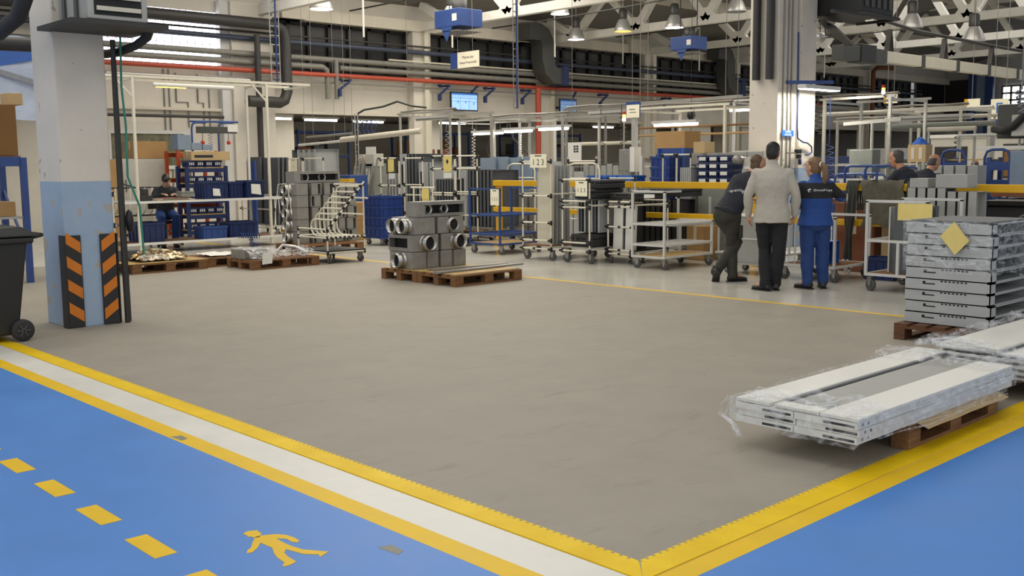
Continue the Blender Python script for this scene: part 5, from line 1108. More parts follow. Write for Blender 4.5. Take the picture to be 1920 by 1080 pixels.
    for sd in 'lr':
        A_ = V('a'+sd); p, r = curve3(P['h'+sd], P['k'+sd], tuple(A_+Vec((0,0,-.015))), .103*B**.5, .078, .068); limb(b, p, r)
    tr = remesh(b.build('trousers', bottom, t), vox, 4, .022, .12)
    for sd in 'lr':
        A_ = V('a'+sd); f = Vec(P['f'+sd]).normalized(); pt = P.get('t'+sd, 0); dn = Vec((0,0,-1)); fx = Vec((f.y,-f.x,0)); u = (f*math.cos(pt)+dn*math.sin(pt)); d2 = (dn*math.cos(pt)-f*math.sin(pt))
        b = MB(); o = lambda a, c: A_+u*a+d2*c
        ell(b, [(*o(-.075,.045), .03, .03, fx), (*o(-.06,.05), .04, .043, fx), (*o(.0,.045), .043, .048, fx), (*o(.07,.06), .047, .034, fx), (*o(.15,.066), .049, .027, fx), (*o(.195,.07), .038, .022, fx), (*o(.21,.072), .015, .012, fx)], 14)
        limb(b, [A_+Vec((0,0,.04)), A_+Vec((0,0,-.03))], [.048, .046])
        sh_ = remesh(b.build('shoe', shoe, t), vox*.8, 2)
        b = MB(); vs = []
        for a, w_ in ((-.09,.028), (-.06,.042), (0,.044), (.08,.049), (.15,.05), (.2,.036), (.215,.012)): vs.append((a, w_))
        L = [o(a, .086)+fx*w_ for a, w_ in vs]+[o(a, .086)-fx*w_ for a, w_ in vs[::-1]]; n = len(L)
        b.add([tuple(x) for x in L]+[tuple(x+d2*.018) for x in L], [tuple(range(n)), tuple(range(2*n-1, n-1, -1))]+[(i, (i+1) % n, n+(i+1) % n, n+i) for i in range(n)]); b.build('sole', 'rubber', sh_)
    return t, sh, tr
def print_on(t, cloth, body, size, M, mat='white_print', mark=None):
    o = text(body, size, M, mat, t, 'back_print', .0005)
    sw = o.modifiers.new('wrap', 'SHRINKWRAP'); sw.target = cloth; sw.wrap_method = 'NEAREST_SURFACEPOINT'; sw.wrap_mode = 'ABOVE_SURFACE'; sw.offset = .004
    if mark:
        b = MB(); n = 22
        for i in range(n):
            a0, a1 = .5+4.9*i/n, .5+4.9*(i+1)/n; w0, w1 = .3+.7*(1-i/n), .3+.7*(1-(i+1)/n)
            f = lambda a, q: M @ Vec((mark+size*.62*q*math.cos(a), size*.62*q*math.sin(a)+size*.08, 0))
            b.add([f(a0,1), f(a1,1), f(a1,1-.55*w1), f(a0,1-.55*w0)], [(0,1,2,3)])
        b.tube([M @ Vec((mark+size*.25*math.cos(a/3), size*.25*math.sin(a/3)+size*.1, 0)) for a in range(8)], size*.07, 6)
        g = b.build('logo_mark', mat, t); sw = g.modifiers.new('wrap', 'SHRINKWRAP'); sw.target = cloth; sw.wrap_method = 'NEAREST_SURFACEPOINT'; sw.wrap_mode = 'ABOVE_SURFACE'; sw.offset = .004
# patterned cloths
def shirt_check():
    m = mk('cloth_check', 'B4AEA2', .85, var=.06, scale=14, bump=.08); nt = m.node_tree; b = nt.nodes['Principled BSDF']; tc = nt.nodes.new('ShaderNodeTexCoord')
    old = b.inputs['Base Color'].links[0].from_socket; br = nt.nodes.new('ShaderNodeTexBrick'); br.offset = 0; br.inputs['Scale'].default_value = 1; br.inputs['Brick Width'].default_value = .016; br.inputs['Row Height'].default_value = .016; br.inputs['Mortar Size'].default_value = .0018
    mp = nt.nodes.new('ShaderNodeMapping'); mp.inputs['Rotation'].default_value = (PI/2, 0, 0); nt.links.new(tc.outputs['Object'], mp.inputs[0]); nt.links.new(mp.outputs[0], br.inputs['Vector'])
    mx = nt.nodes.new('ShaderNodeMix'); mx.data_type = 'RGBA'; nt.links.new(br.outputs['Fac'], mx.inputs[0]); nt.links.new(old, mx.inputs[6]); mx.inputs[7].default_value = (*lin('A7A196'), 1); nt.links.new(mx.outputs[2], b.inputs['Base Color'])
shirt_check()
def jacket_band():
    m = mk('cloth_banded', '1F4488', .8, var=.1, scale=12, bump=.1); nt = m.node_tree; b = nt.nodes['Principled BSDF']; tc = nt.nodes.new('ShaderNodeTexCoord'); sx = nt.nodes.new('ShaderNodeSeparateXYZ'); nt.links.new(tc.outputs['Object'], sx.inputs[0])
    old = b.inputs['Base Color'].links[0].from_socket; a = nt.nodes.new('ShaderNodeMath'); a.operation = 'COMPARE'; a.inputs[1].default_value = 1.225; a.inputs[2].default_value = .095; nt.links.new(sx.outputs[2], a.inputs[0])
    mx = nt.nodes.new('ShaderNodeMix'); mx.data_type = 'RGBA'; nt.links.new(a.outputs[0], mx.inputs[0]); nt.links.new(old, mx.inputs[6]); mx.inputs[7].default_value = (*lin('17171A'), 1); nt.links.new(mx.outputs[2], b.inputs['Base Color'])
jacket_band()
# man in the checked shirt, seen from behind, mid-stride
Pm = dict(pelvis=(0,0,.97), chest=(0,-.01,1.29), neck=(0,-.005,1.545), head=(0,.02,1.70), sl=(-.2,-.01,1.46), sr=(.2,-.01,1.46), el=(-.285,-.03,1.18), er=(.285,-.02,1.17), wl=(-.285,.05,.93), wr=(.27,.06,.93), dl=(.1,.1,-1), dr=(-.2,.15,-1), cl=.6, cr=.9,
    hl=(-.095,0,.93), hr=(.095,0,.93), kl=(-.08,.05,.51), kr=(.09,-.02,.5), al=(-.06,-.06,.1), ar=(.06,.04,.1), fl=(-.75,.65,0), fr=(-.2,.95,0), hyaw=-.25, hpitch=-.12)
t, sh, tr = person('man in pale checked shirt and black trousers, seen from behind, holding a pen', (-7.1, 11.07, .002), .52, Pm, 'cloth_check', 'cloth_black', hair='hair_black', vox=.009, hem=.84, build_=1.14, collar=True)
rod('pen', (.262,.03,.9), (.30,.12,.98), .004, 'black_plastic', t, 6)
# worker leaning to the right, dark T-shirt and olive trousers
Pa = dict(pelvis=(-.06,-.02,.92), chest=(.09,.12,1.2), neck=(.2,.22,1.41), head=(.285,.285,1.545), sl=(.0,.16,1.36), sr=(.36,.13,1.35), el=(-.03,.34,1.13), er=(.42,.32,1.13), wl=(.12,.52,1.08), wr=(.3,.52,1.06), dl=(.7,.6,-.1), dr=(-.5,.8,-.1), pl=(0,0,-1), pr=(0,0,-1),
    hl=(-.15,-.02,.88), hr=(.03,-.02,.88), kl=(.06,.1,.52), kr=(-.02,.06,.47), al=(-.18,-.1,.15), ar=(.03,-.02,.1), fl=(-.35,.94,0), fr=(.75,.65,0), tl=.75, hyaw=-.75, hpitch=-.3)
t, sh, tr = person('worker in dark T-shirt and olive trousers leaning forward, nearest the white steel cart', (-8.02, 11.55, .002), .42, Pa, 'cloth_navy', 'cloth_olive', hair='hair_brown', hairline=.03, vox=.009, sleeve_=.6, hem=.88)
MB_ = MB(); ell(MB_, [(-.06,-.02,.955,.177,.134), (-.056,-.016,.982,.174,.131)], 20); MB_.build('belt', 'rubber', t)
print_on(t, sh, 'DencoHappel', .072, Mat.Translation((.085,-.1,1.235)) @ Mat.Rotation(.25, 4, 'Z') @ Mat.Rotation(PI/2-.45, 4, 'X') @ Mat.Rotation(-.2, 4, 'Z'))
MB().box(-.02, -.06, -.09, .02, .06, .09).build('thigh_pocket', 'cloth_olive', t, (.115,.04,.66), bev=.012)
# woman in blue workwear
Pw = dict(pelvis=(0,0,.86), chest=(0,.0,1.14), neck=(-.01,.02,1.375), head=(-.02,.06,1.51), sl=(-.185,.01,1.30), sr=(.185,0,1.30), el=(-.27,.03,1.06), er=(.33,-.02,1.12), wl=(-.1,.2,1.0), wr=(.2,.2,1.07), dl=(.8,.5,.1), dr=(-.8,.4,-.1), pl=(0,-1,0), pr=(0,-1,0),
    hl=(-.09,0,.82), hr=(.09,0,.82), kl=(-.09,.02,.46), kr=(.1,.02,.46), al=(-.09,-.02,.1), ar=(.12,.02,.1), fl=(-.45,.9,0), fr=(.2,.97,0), hyaw=.55, hpitch=-.02)
t, sh, tr = person('woman in blue work jacket with black band and blue trousers, blond ponytail', (-6.8, 11.58, .002), .85, Pw, 'cloth_banded', 'cloth_blue', hair='hair_blond', skin='skin_pale', vox=.009, sleeve_=.85, hem=.79, build_=1.1, longhair='tail', collar=True)
print_on(t, sh, 'DencoHappel', .05, Mat.Translation((.055,-.16,1.235)) @ Mat.Rotation(PI/2, 4, 'X'), mark=-.2)
b = MB(); b.lathe([(.034,-.012), (.04,0), (.034,.012)], 14, Mat.Translation((-.02,.06,1.51)) @ Mat.Rotation(.55, 4, 'Z') @ Mat.Translation((0,-.125,.033)) @ Mat.Rotation(PI/2, 4, 'X')); b.build('hair_tie', 'panel_white', t)
# two workers leaning at the rail on the right, one bald worker further back
Pb = dict(pelvis=(0,-.15,.95), chest=(0,.0,1.24), neck=(0,.1,1.47), head=(0,.19,1.605), sl=(-.19,.06,1.40), sr=(.19,.06,1.40), el=(-.26,.25,1.18), er=(.26,.2,1.16), wl=(-.14,.46,1.2), wr=(.12,.42,1.2), dl=(.5,.8,0), dr=(-.5,.8,0), pl=(0,0,-1), pr=(0,0,-1),
    hl=(-.09,-.15,.92), hr=(.09,-.15,.92), kl=(-.09,-.08,.5), kr=(.1,-.08,.5), al=(-.1,-.18,.1), ar=(.12,-.18,.1), fl=(-.1,1,0), fr=(.1,1,0), hyaw=.1, hpitch=-.15)
person('dark haired worker in navy T-shirt facing sideways behind the yellow rail', (-7.05, 14.5, .002), 1.45, Pb, 'cloth_navy', 'cloth_dark', hair='hair_grey', hairline=.012, vox=.011, sleeve_=.7, hem=.9, build_=1.1)
Pc = dict(Pb); Pc.update(head=(.06,.2,1.55), neck=(.02,.11,1.42), chest=(0,.0,1.2), hyaw=-.5, hpitch=-.25, sl=(-.2,.06,1.34), sr=(.2,.05,1.33))
t, sh, tr = person('bald worker in navy T-shirt with white print, back turned, behind the yellow rail', (-7.42, 15.85, .002), .1, Pc, 'cloth_navy', 'cloth_dark', hair='hair_grey', bald=True, vox=.011, sleeve_=.7, hem=.9, build_=1.12)
print_on(t, sh, 'DencoHappel', .06, Mat.Translation((.04,-.12,1.27)) @ Mat.Rotation(PI/2-.4, 4, 'X'), mark=-.24)
Pd = dict(Pb); Pd.update(head=(0,.12,1.46), neck=(0,.06,1.33), chest=(0,.0,1.12), pelvis=(0,-.05,.86), sl=(-.19,.03,1.26), sr=(.19,.03,1.26), hyaw=0, hpitch=-.1)
person('bald worker with red collar far behind the yellow rail, only the head showing', (-9.78, 23.3, .002), .45, Pd, 'red_bright', 'cloth_dark', hair='hair_grey', bald=True, vox=.014, sleeve_=.7, hem=.8)
# woman seated behind the workstation at the left
Ps = dict(pelvis=(0,0,.68), chest=(0,.1,1.0), neck=(0,.2,1.23), head=(.0,.285,1.335), sl=(-.185,.16,1.16), sr=(.185,.16,1.16), el=(-.26,.3,.98), er=(.26,.3,.98), wl=(-.12,.54,1.07), wr=(.12,.54,1.07), dl=(.5,.8,.0), dr=(-.5,.8,0), pl=(0,0,-1), pr=(0,0,-1),
    hl=(-.1,.02,.66), hr=(.1,.02,.66), kl=(-.14,.42,.62), kr=(.14,.42,.6), al=(-.12,.34,.12), ar=(.12,.4,.12), fl=(-.1,1,0), fr=(.1,1,0), hyaw=-.25, hpitch=-.72)
SEAT = (-19.93, 9.2)
t, sh, tr = person('woman in dark jumper and blue trousers seated at the workstation, head bowed', (SEAT[0], SEAT[1], -.01), -PI/2-.3, Ps, 'cloth_dark', 'cloth_blue', hair='hair_black', skin='skin_pale', hairline=-.014, vox=.011, hem=.66, longhair='bun')
# ---------------------------------------------------------------- workstation at the left with the seated woman
t = thing('workbench', 'tall cream framed workbench at which the woman in the dark jumper sits', 'workbench', (-18.5, 7.5, 0))
L = 3.35
for x, y, h in ((0,.53,3.2), (0,L-.1,3.2), (-.8,.53,3.2), (-.8,L-.1,3.2)): sqbar('post', (x, y, .05), (x, y, h), .045, 'cream_pipe', t)
for x in (0, -.8): sqbar('top_rail', (x, .0, 3.22), (x, L+.9, 3.22), .045, 'cream_pipe', t)
for y in (.53, L-.1, L+.8): sqbar('cross_rail', (-.8, y, 3.18), (0, y, 3.18), .04, 'cream_pipe', t)
for y, s in ((.53, -1), (L-.1, -1)): MB().beam((0, y+s*.32, 3.18), (0, y, 2.85), .03, .03).build('brace', 'cream_pipe', t)
MB().box(-.8, .15, .93, .03, L+.35, .965).build('table_top', 'panel_light', t, bev=.004); MB().box(-.8, .2, .17, .02, L+.2, .2).build('lower_shelf', 'wood', t)
MB().box(.0, .15, .925, .035, L+.35, .968).build('front_edge', 'panel_white', t); MB().box(.0, .2, .16, .035, L+.2, .205).build('shelf_edge', 'panel_white', t)
MB().tube([(-.4,1.1,3.12), (-.4,2.75,3.12)], .045, 10).build('lamp_tube', 'panel_white', t); MB().tube([(-.4,1.15,3.1), (-.4,1.75,3.1)], .03, 10).build('lamp_glow', 'lamp_amber', t); MB().tube([(-.6,.3,3.3), (-.55,3.2,3.28)], .05, 8).build('cable_tray', 'pipe_steel', t)
crate((-18.95, 9.35, .968), .42, .5, .34, 'blue crate with torn paper label standing on the workbench, nearest the woman', 'blue_dark', 'crates on the workbench'); crate((-19.02, 9.92, .968), .4, .3, .32, 'plain blue crate in the middle on the workbench', 'blue_dark', 'crates on the workbench'); crate((-18.95, 10.26, .968), .42, .38, .34, 'blue crate with white paper sheet on the workbench, farthest from the woman', 'blue_dark', 'crates on the workbench')
for k, (y, w_, h_) in enumerate(((9.6, .16, .13), (10.45, .22, .2))): tag(MB().add([(-18.512,y-w_/2,1.03+.02*k),(-18.512,y+w_/2,1.02),(-18.512,y+w_/2-.02,1.03+h_),(-18.512,y-w_/2,1.04+h_),(-18.51,y-w_/2,1.03+.02*k),(-18.51,y+w_/2,1.02),(-18.51,y+w_/2-.02,1.03+h_),(-18.51,y-w_/2,1.04+h_)], [(0,1,2,3),(7,6,5,4),(0,4,5,1),(1,5,6,2),(2,6,7,3),(3,7,4,0)]).build('paper_label', 'paper'), ('torn paper label on the crate nearest the woman', 'large white paper label on the farthest crate')[k], 'label')
crate((-19.2, 8.1, .203), .62, .45, .36, 'dark blue crate on the lower shelf under the workbench, beside the post', 'blue_dark'); crate((-18.9, 9.28, .203), .4, .5, .24, 'bright blue open crate on the lower shelf by the woman\'s feet', 'blue_steel'); crate((-19.0, 9.86, .203), .46, .6, .3, 'dark blue crate on the lower shelf, at the far end', 'blue_dark')
tag(MB().tube(helix((-18.35, 9.95, .25), (-18.3, 10.35, .22), .05, 9), .008, 5).tube(helix((-18.3, 10.15, .22), (-18.25, 10.2, .02), .04, 4), .008, 5).build('coil_hose', 'cable_blue'), 'blue coiled air hose drooping off the lower shelf of the workbench', 'hose')
t = thing('bench_vice', 'dark metal bench tool with lever at the near end of the workbench', 'bench tool', (-18.75, 8.25, .968)); MB().box(-.12,-.1,0,.12,.12,.1).box(-.06,-.05,.1,.08,.06,.22).build('body', 'pipe_dark', t, bev=.01); rod('lever', (0,0,.2), (-.1,-.35,.32), .015, 'pipe_dark', t)
for i, m_ in enumerate(('card_pale', 'paper', 'card_red')): tag(MB().box(-18.95+.03*i, 8.42+.05*i, .968+.016*i, -18.55+.02*i, 9.12-.04*i, .981+.016*i).build('flat_sheet', m_), ('pale brown', 'white', 'reddish')[i]+' flat sheet in the small pile before the seated woman', 'sheet', 'sheets before the seated woman')
t = thing('metal_box', 'small brown metal box on the workbench beside the seated woman', 'box', (-18.7, 9.05, 1.018)); MB().box(-.1,-.13,0,.1,.13,.08).build('body', 'machine_grey', t, bev=.006); MB().box(-.105,-.135,.081,.105,.135,.105).build('lid', 'machine_grey', t)
t = thing('work_chair', 'black swivel work chair under the seated woman', 'chair', (-19.93, 9.2, 0))
MB().lathe([(0,.46), (.2,.46), (.23,.48), (.23,.50), (.2,.515), (0,.515)], 20).build('seat', 'black_plastic', t); rod('gas_lift', (0,0,.12), (0,0,.47), .03, 'pipe_steel', t, 10); MB().lathe([(.2,.3),(.215,.3),(.215,.32),(.2,.32)], 20).build('foot_ring', 'pipe_steel', t)
MB().box(-.3,-.2,.75,-.25,.2,1.0).build('backrest', 'black_plastic', t, (0,0,0), .25, bev=.02)
for k in range(5):
    a = k*2*PI/5+.3; MB().beam((0,0,.13), (.3*math.cos(a), .3*math.sin(a), .1), .05, .035).build('leg', 'black_plastic', t); caster(t, .3*math.cos(a), .3*math.sin(a), a, .03, .002, 'black_plastic')
# cream roller rack behind the woman
t = thing('roller_rack', 'low rack of cream curved bars with black joints behind the workbench', 'rack', (-20.9, 8.0, 0))
for y in (0, 1.4):
    for x in (0, .5): rod('post', (x, y, .02), (x, y, 1.2), .016, 'cream_pipe', t)
for z in (.62, 1.18):
    f = rod('rail', (.5, -.02, z), (.5, 1.42, z), .016, 'black_plastic', t)
for k in range(9): y = .1+k*.15; MB().tube([(.5,y,1.18), (.5,y,.8), (.46,y,.7), (.36,y,.64), (0,y,.62)], .018, 8).build('curved_bar', 'cream_pipe', t)
MB().box(0,-.02,.42,.5,1.42,.45).build('shelf', 'panel_dark', t)
# things against the wall behind
t = thing('switch_cabinet', 'tall cream sheet steel cabinet under the brown carton by the wall', 'cabinet', (-23.5, 9.8, 0)); MB().box(-.5,0,.05,0,1.1,1.78).build('body', 'machine_cream', t, bev=.01); MB().box(.001,.02,.1,.015,1.08,1.75).build('door', 'machine_cream', t, bev=.004); MB().tube([(.02,.12,1.3),(.05,.12,1.28),(.05,.12,1.05),(.02,.12,1.03)], .01, 6).build('handle', 'black_plastic', t); MB().box(-.45,.05,0,-.05,1.05,.05).build('plinth', 'pipe_dark', t)
carton(-23.72, 10.55, 1.783, .45, .8, .4, 'brown carton with white tape on top of the cream cabinet', 'card')
tag(MB().box(-23.3, 9.3, .0, -23.26, 9.72, 1.75).build('plywood_sheet', 'card'), 'upright brown plywood sheet beside the cream cabinet', 'board')
def boltrack(x, y0, y1, h, n, d, label, m='rack_orange'):
    return shelf_rack(x, y0, y1, h, n, label, m, d=d)
t, zs = boltrack(-22.5, 10.75, 11.7, 1.95, 4, .6, 'orange red shelf rack with grey boxes near the wall')
for k, (y, z, sy, sz) in enumerate(((10.98, 1.975, .32, .34), (11.28, 1.975, .26, .16), (11.55, 1.975, .24, .12))): carton(-22.8, y, z, .35, sy, sz, 'grey metal box on top of the orange rack, '+('tallest', 'middle', 'smallest')[k], 'panel_blue', tape=False)
carton(-22.8, 11.0, zs[2]+.003, .35, .25, .2, 'white box on the upper shelf of the orange rack', 'panel_white', tape=False)
t, zs = shelf_rack(-21.9, 10.65, 11.6, 1.6, 5, 'blue small parts shelf left of the blue crates on the workbench', 'blue_dark', d=.45)
for i, z in enumerate(zs):
    for k in range(4): crate((-22.25, 10.71+.212*k, z+.003), .28, .19, .15, 'small blue bin with white label, %s shelf, %s from the left' % (('lowest', 'second', 'middle', 'fourth', 'top')[i], ORD[k]), 'blue_dark', 'small parts bins on the blue shelf')
for o in list(bpy.data.objects):
    if o.get('group') == 'small parts bins on the blue shelf': MB().box(.2805, .04, .05, .283, .16, .12).build('label', 'paper', o)
t = carton(-21.6, 11.25, 1.8, .4, .95, .2, 'long brown carton lying across the blue parts shelf', 'card_pale'); MB().box(.2, -.4, .06, .203, .05, .12).build('black_print', 'ink', t); t.location.z = 1.726; t.location.x = -22.1
t = thing('hoist_gantry', 'blue tubular gantry with steel lifting beam and two red hooks', 'gantry', (-23.35, 11.5, 0))
for y in (.03, .72): MB().tube([(0,y,0), (0,y,2.5), (0,y+.03,2.6), (0,y+.1,2.63), (0,y+.38,2.64)], .025, 8).build('post', 'blue_steel', t)
MB().tube([(0,.0,2.66), (0,1.25,2.66)], .025, 8).build('top_rail', 'blue_steel', t); MB().box(-.03,.15,2.38,.03,1.2,2.54).build('lifting_beam', 'duct_grey', t, bev=.006); MB().box(.032,.95,2.42,.036,1.22,2.6).build('name_plate', 'paper', t)
for y in (.3, .98):
    h = rod('hook_chain', (0,y,2.2), (0,y,2.38), .008, 'pipe_dark', t, 5); MB().lathe([(0,-.05),(.04,-.04),(.05,0),(.04,.04),(0,.05)], 10, Mat.Translation((0,y,2.16))).build('hook', 'red_bright', t)
MB().tube(helix((0,.5,2.4), (0,.52,1.9), .05, 8), .007, 5).build('coil_cable', 'cable_grey', t)
# dark leaning panels and blue board right of the workbench
t, zt = pipe_cart((-22.3, 12.2, 0), 1.5, .7, (.95, .95), .95, [.6, .93], 'cream tube cart carrying tall dark panels, behind the workbench end', deck='panel_light')
for k in range(5): sheetpanel((-22.25+.03*k, 12.3+.09*k, zt), .6, .05, 1.55-.02*k, 'panel_dark', 'tall dark grey panel leaning on the cart behind the workbench, '+ORD[k]+' from the front', 'dark panels behind the workbench', tilt=-.03)
for k in range(3): sheetpanel((-21.45+.02*k, 12.3+.1*k, zt), .6, .05, 1.53, 'panel_dark', 'second group of tall dark panels behind the workbench post, '+ORD[k]+' from the front', 'more dark panels behind the workbench', tilt=-.03)
sheetpanel((-21.2, 11.75, .003), .35, .04, 1.7, 'blue_steel', 'upright blue board edged in white beside the workbench post')
t, zt = pipe_cart((-22.75, 13.6, 0), .9, .6, (1.76, 1.76), 1.76, [.9, 1.76], 'cream tube rack with white number card, behind the top of the duct box stack', deck='panel_light'); card123(t, .6, -.05, 1.45, .3, .3, txt='1')
for k in range(5): panel((-24.1+.26*k, 14.7, .02), .1, .7, 1.98, 'panel_grey' if k else 'panel_dark', 'tall ribbed grey panel above the duct box stack, '+ORD[k]+' from the left', 'ribbed panels above the duct box stack')
for k in range(6): tag(MB().beam((-21.6+.18*k, 14.6, .0), (-21.5+.19*k, 14.9, 1.5+.12*(k % 3)), .05, .03).build('steel_profile', 'galv_dull'), 'slim steel profile standing upright behind the short yellow rail, '+ORD[k], 'profile', 'steel profiles behind the short rail')
carton(-20.8, 14.2, .003, .9, .5, 1.35, 'blue chest below the upright steel profiles, behind the short yellow rail', 'blue_steel', tape=False)
# rack behind the left column
t = thing('pallet_rack', 'blue pallet rack behind the left column with a big brown carton on it', 'rack', (-15.1, 3.4, 0))
for y in (0, 1.55):
    for x in (0, -.9): MB().box(x-.04, y-.04, 0, x+.04, y+.04, 1.74).build('upright', 'blue_steel', t)
    MB().beam((0,y,.4), (-.9,y,1.3), .03, .03).build('brace', 'blue_steel', t)
for z in (1.62,):
    for x in (0, -.9): MB().box(x-.025, .04, z, x+.025, 1.51, z+.13).build('beam', 'blue_steel', t)
MB().box(-.9,.02,1.75,0,1.53,1.762).build('shelf', 'wood', t); MB().box(-.9,.02,.9,0,1.53,.93).build('shelf', 'panel_light', t)
carton(-15.5, 4.15, 1.765, .8, 1.5, .69, 'big brown carton on the blue rack behind the left column', 'card_dark', tape=False)
carton(-15.45, 4.6, .933, .5, .5, .2, 'small brown carton with lid under the rack beam behind the left column', 'card'); carton(-15.5, 4.2, .933, .5, .28, .34, 'white box with a dark picture on the rack shelf behind the column', 'panel_white', tape=False)
carton(-15.3, 4.92, 2.458, .3, .2, .16, 'small pale carton on top of the big brown carton', 'card_pale', tape=False)
t = thing('plastic_curtain', 'pale translucent sheeting with blue panels high behind the left column', 'curtain', (-25.5, 5.0, 2.7))
film('sheet', lambda u, v: (.05*math.sin(20*u), 5.6*u-1, 1.9*v), 24, 8, .02, 'sheet_pale', t, 31)
for k in range(3): MB().add([(.1,.55+1.2*k,1.2),(.1,1.45+1.2*k,1.4),(.1,1.4+1.2*k,1.8),(.1,.5+1.2*k,1.62)], [(0,1,2,3)]).build('blue_pane', 'blue_bright', t)
MB().beam((.12,1.5,1.45), (.12,4.6,.62), .06, .12).build('grey_bar', 'cable_grey', t); rod('stand', (0,.5,-2.7), (0,.5,0), .03, 'pipe_steel', t); rod('stand', (0,4,-2.7), (0,4,0), .03, 'pipe_steel', t)
o = MB().tube([(-9.939, 3.4, 3.379), (-10.041, 3.4, 3.134), (-10.186, 3.38, 2.975), (-10.472, 3.3, 2.858), (-10.949, 3.15, 2.802), (-11.793, 2.9, 2.833)], .075, 12).build('flexible_hose', 'rubber'); tag(o, 'thick black flexible hose curving down in the upper left corner', 'hose')
o = MB().tube([(-14.9, 1.5, 3.18), (-14.0, 5.2, 3.16)], .09, 10).build('black_duct', 'pipe_dark'); tag(o, 'black horizontal pipe behind the left column, below the curved hose', 'pipe')
# ---------------------------------------------------------------- assembly stations behind the yellow rail
def coil(a, b, r, turns, label, mat='cable_dark', w=.008, up=None):
    h = helix(a, b, r, turns); h = [(h[0].x, h[0].y, up)]+h if up else h
    return tag(MB().tube(h, w, 5).build('coil_hose', mat), label, 'hose')
def station(x0, x1, y0, y1, h, label, lamp=None, table=True, mat='alu', posts=((0,0),(1,0),(0,1),(1,1)), lit='tube_light', e=6, under='panel_light'):
    t = thing('assembly_station', label, 'workbench', (x0, y0, 0)); W, D = x1-x0, y1-y0
    for a, b in posts: sqbar('post', (a*W, b*D, .0), (a*W, b*D, h), .05, mat, t)
    for b in (0, 1): sqbar('top_rail', (-.1, b*D, h+.02), (W+.1, b*D, h+.02), .045, mat, t)
    for a in (0, 1): sqbar('side_rail', (a*W, 0, h-.03), (a*W, D, h-.03), .04, mat, t)
    MB().tube([(-.1,.1,h+.08), (W*.3,.12,h+.1), (W*.7,.08,h+.07), (W+.1,.1,h+.09)], .022, 6).tube([(-.1,.16,h+.07), (W*.5,.18,h+.1), (W+.1,.14,h+.07)], .016, 6).build('cable_run', 'pipe_steel', t)
    if table:
        MB().box(.03, .03, .9, W-.03, D-.03, .94).build('table_top', under, t, bev=.004); MB().box(.03, .05, .25, W-.03, D-.05, .28).build('lower_shelf', 'panel_light', t)
        sqbar('tool_rail', (0, .0, 1.5), (W, 0, 1.5), .03, mat, t)
    if lamp:
        for (lx, lz, L, on) in lamp:
            MB().box(lx-L/2, .16, lz, lx+L/2, .34, lz+.06).build('lamp_housing', 'white_steel', t)
            MB().tube([(lx-L/2+.02,.25,lz-.025), (lx+L/2-.02,.25,lz-.025)], .03, 8).build('lamp_tube', lit if on else 'lamp_shade', t)
            for s in (-1, 1): rod('lamp_wire', (lx+s*L*.4,.25,lz+.06), (lx+s*L*.4,.25,h), .006, 'pipe_steel', t, 5)
            if on and e:
                l = bpy.data.lights.new('station_lamp_light', 'AREA'); l.shape = 'RECTANGLE'; l.size = L; l.size_y = .1; l.energy = e; l.color = (1, .95, .85)
                lo = bpy.data.objects.new('station_lamp_light', l); COL.objects.link(lo); lo.parent = t; lo.location = (lx, .25, lz-.07)
    return t
station(-22.389, -20.321, 17, 18.4, 2.9, 'aluminium assembly station under the larger wall screen, grey lamp housing overhead', [(1.05, 2.78, 1.4, False)])
station(-21.846, -19.451, 18.6, 19.9, 2.72, 'assembly station with lit lamp and white coil hoses, right of the aluminium one', [(.9, 2.42, 1.2, True)], mat='white_steel')
station(-18.272, -15.996, 16.6, 17.8, 2.62, 'assembly station with two lit lamps, left of the tall grey post', [(.6, 2.36, .95, True), (1.75, 2.38, .95, True)], mat='alu')
station(-17.222, -15.142, 18, 19.4, 2.82, 'assembly station below the smaller wall screen with bundled cables on top', [(1.2, 2.72, 1.3, False)], mat='pipe_steel')
station(-14.242, -12.000, 17, 18.5, 2.68, 'cream assembly station with lit lamp under the hanging black bulb', [(.85, 2.38, 1.15, True)], mat='cream_pipe', e=8)
station(-13.523, -12.366, 19.5, 20.5, 2.9, 'assembly station partly behind the broad column, lit lamp on top', [(.35, 2.75, 1.3, True)], mat='white_steel')
# loose rails and cable runs seen between the stations
for k, (a, b, y, z0, z1, m, r, s) in enumerate(((575, 660, 15.5, 2.35, 2.4, 'pipe_steel', .03, 'grey lamp rail over the hoop cart'), (560, 640, 16.5, 2.18, 2.25, 'white_steel', .035, 'unlit pale tube under the grey lamp rail'), (640, 790, 16.3, 2.28, 2.42, 'panel_cream', .075, 'cream trough beam hung left of the aluminium station'))):
    t = thing('ceiling_rail', s, 'rail', (0, 0, 0)); xa, xb = {575: (-24.618, -22.462), 560: (-26.653, -24.439), 640: (-24.135, -20.601)}[a]
    MB().tube([(xa, y, z0), (xb, y, z1)], r, 8).build('rail', m, t)
    for f in (.15, .85): rod('hanger', (xa+(xb-xa)*f, y, z0+(z1-z0)*f), (xa+(xb-xa)*f, y, 6.1), .006, 'pipe_steel', t, 5)
t = thing('cable_ladder', 'upright cable ladder post left of the cream tube rack, cables on top', 'cable ladder', (-21.545, 15, 0))
for s in (-.06, .06): rod('side_rail', (s,0,0), (s,0,2.85), .015, 'alu', t, 6)
b = MB()
for i in range(15): b.box(-.06, -.006, .1+i*.18, .06, .006, .12+i*.18)
b.build('rungs', 'alu', t); MB().tube([(.0,.02,.9), (.0,.02,2.7), (.05,.02,2.85), (.3,.03,2.93), (1.0,.1,2.98), (1.5,.15,3.08), (2.0,.2,2.95), (2.4,.3,2.9)], .025, 6).build('cable', 'cable_dark', t)
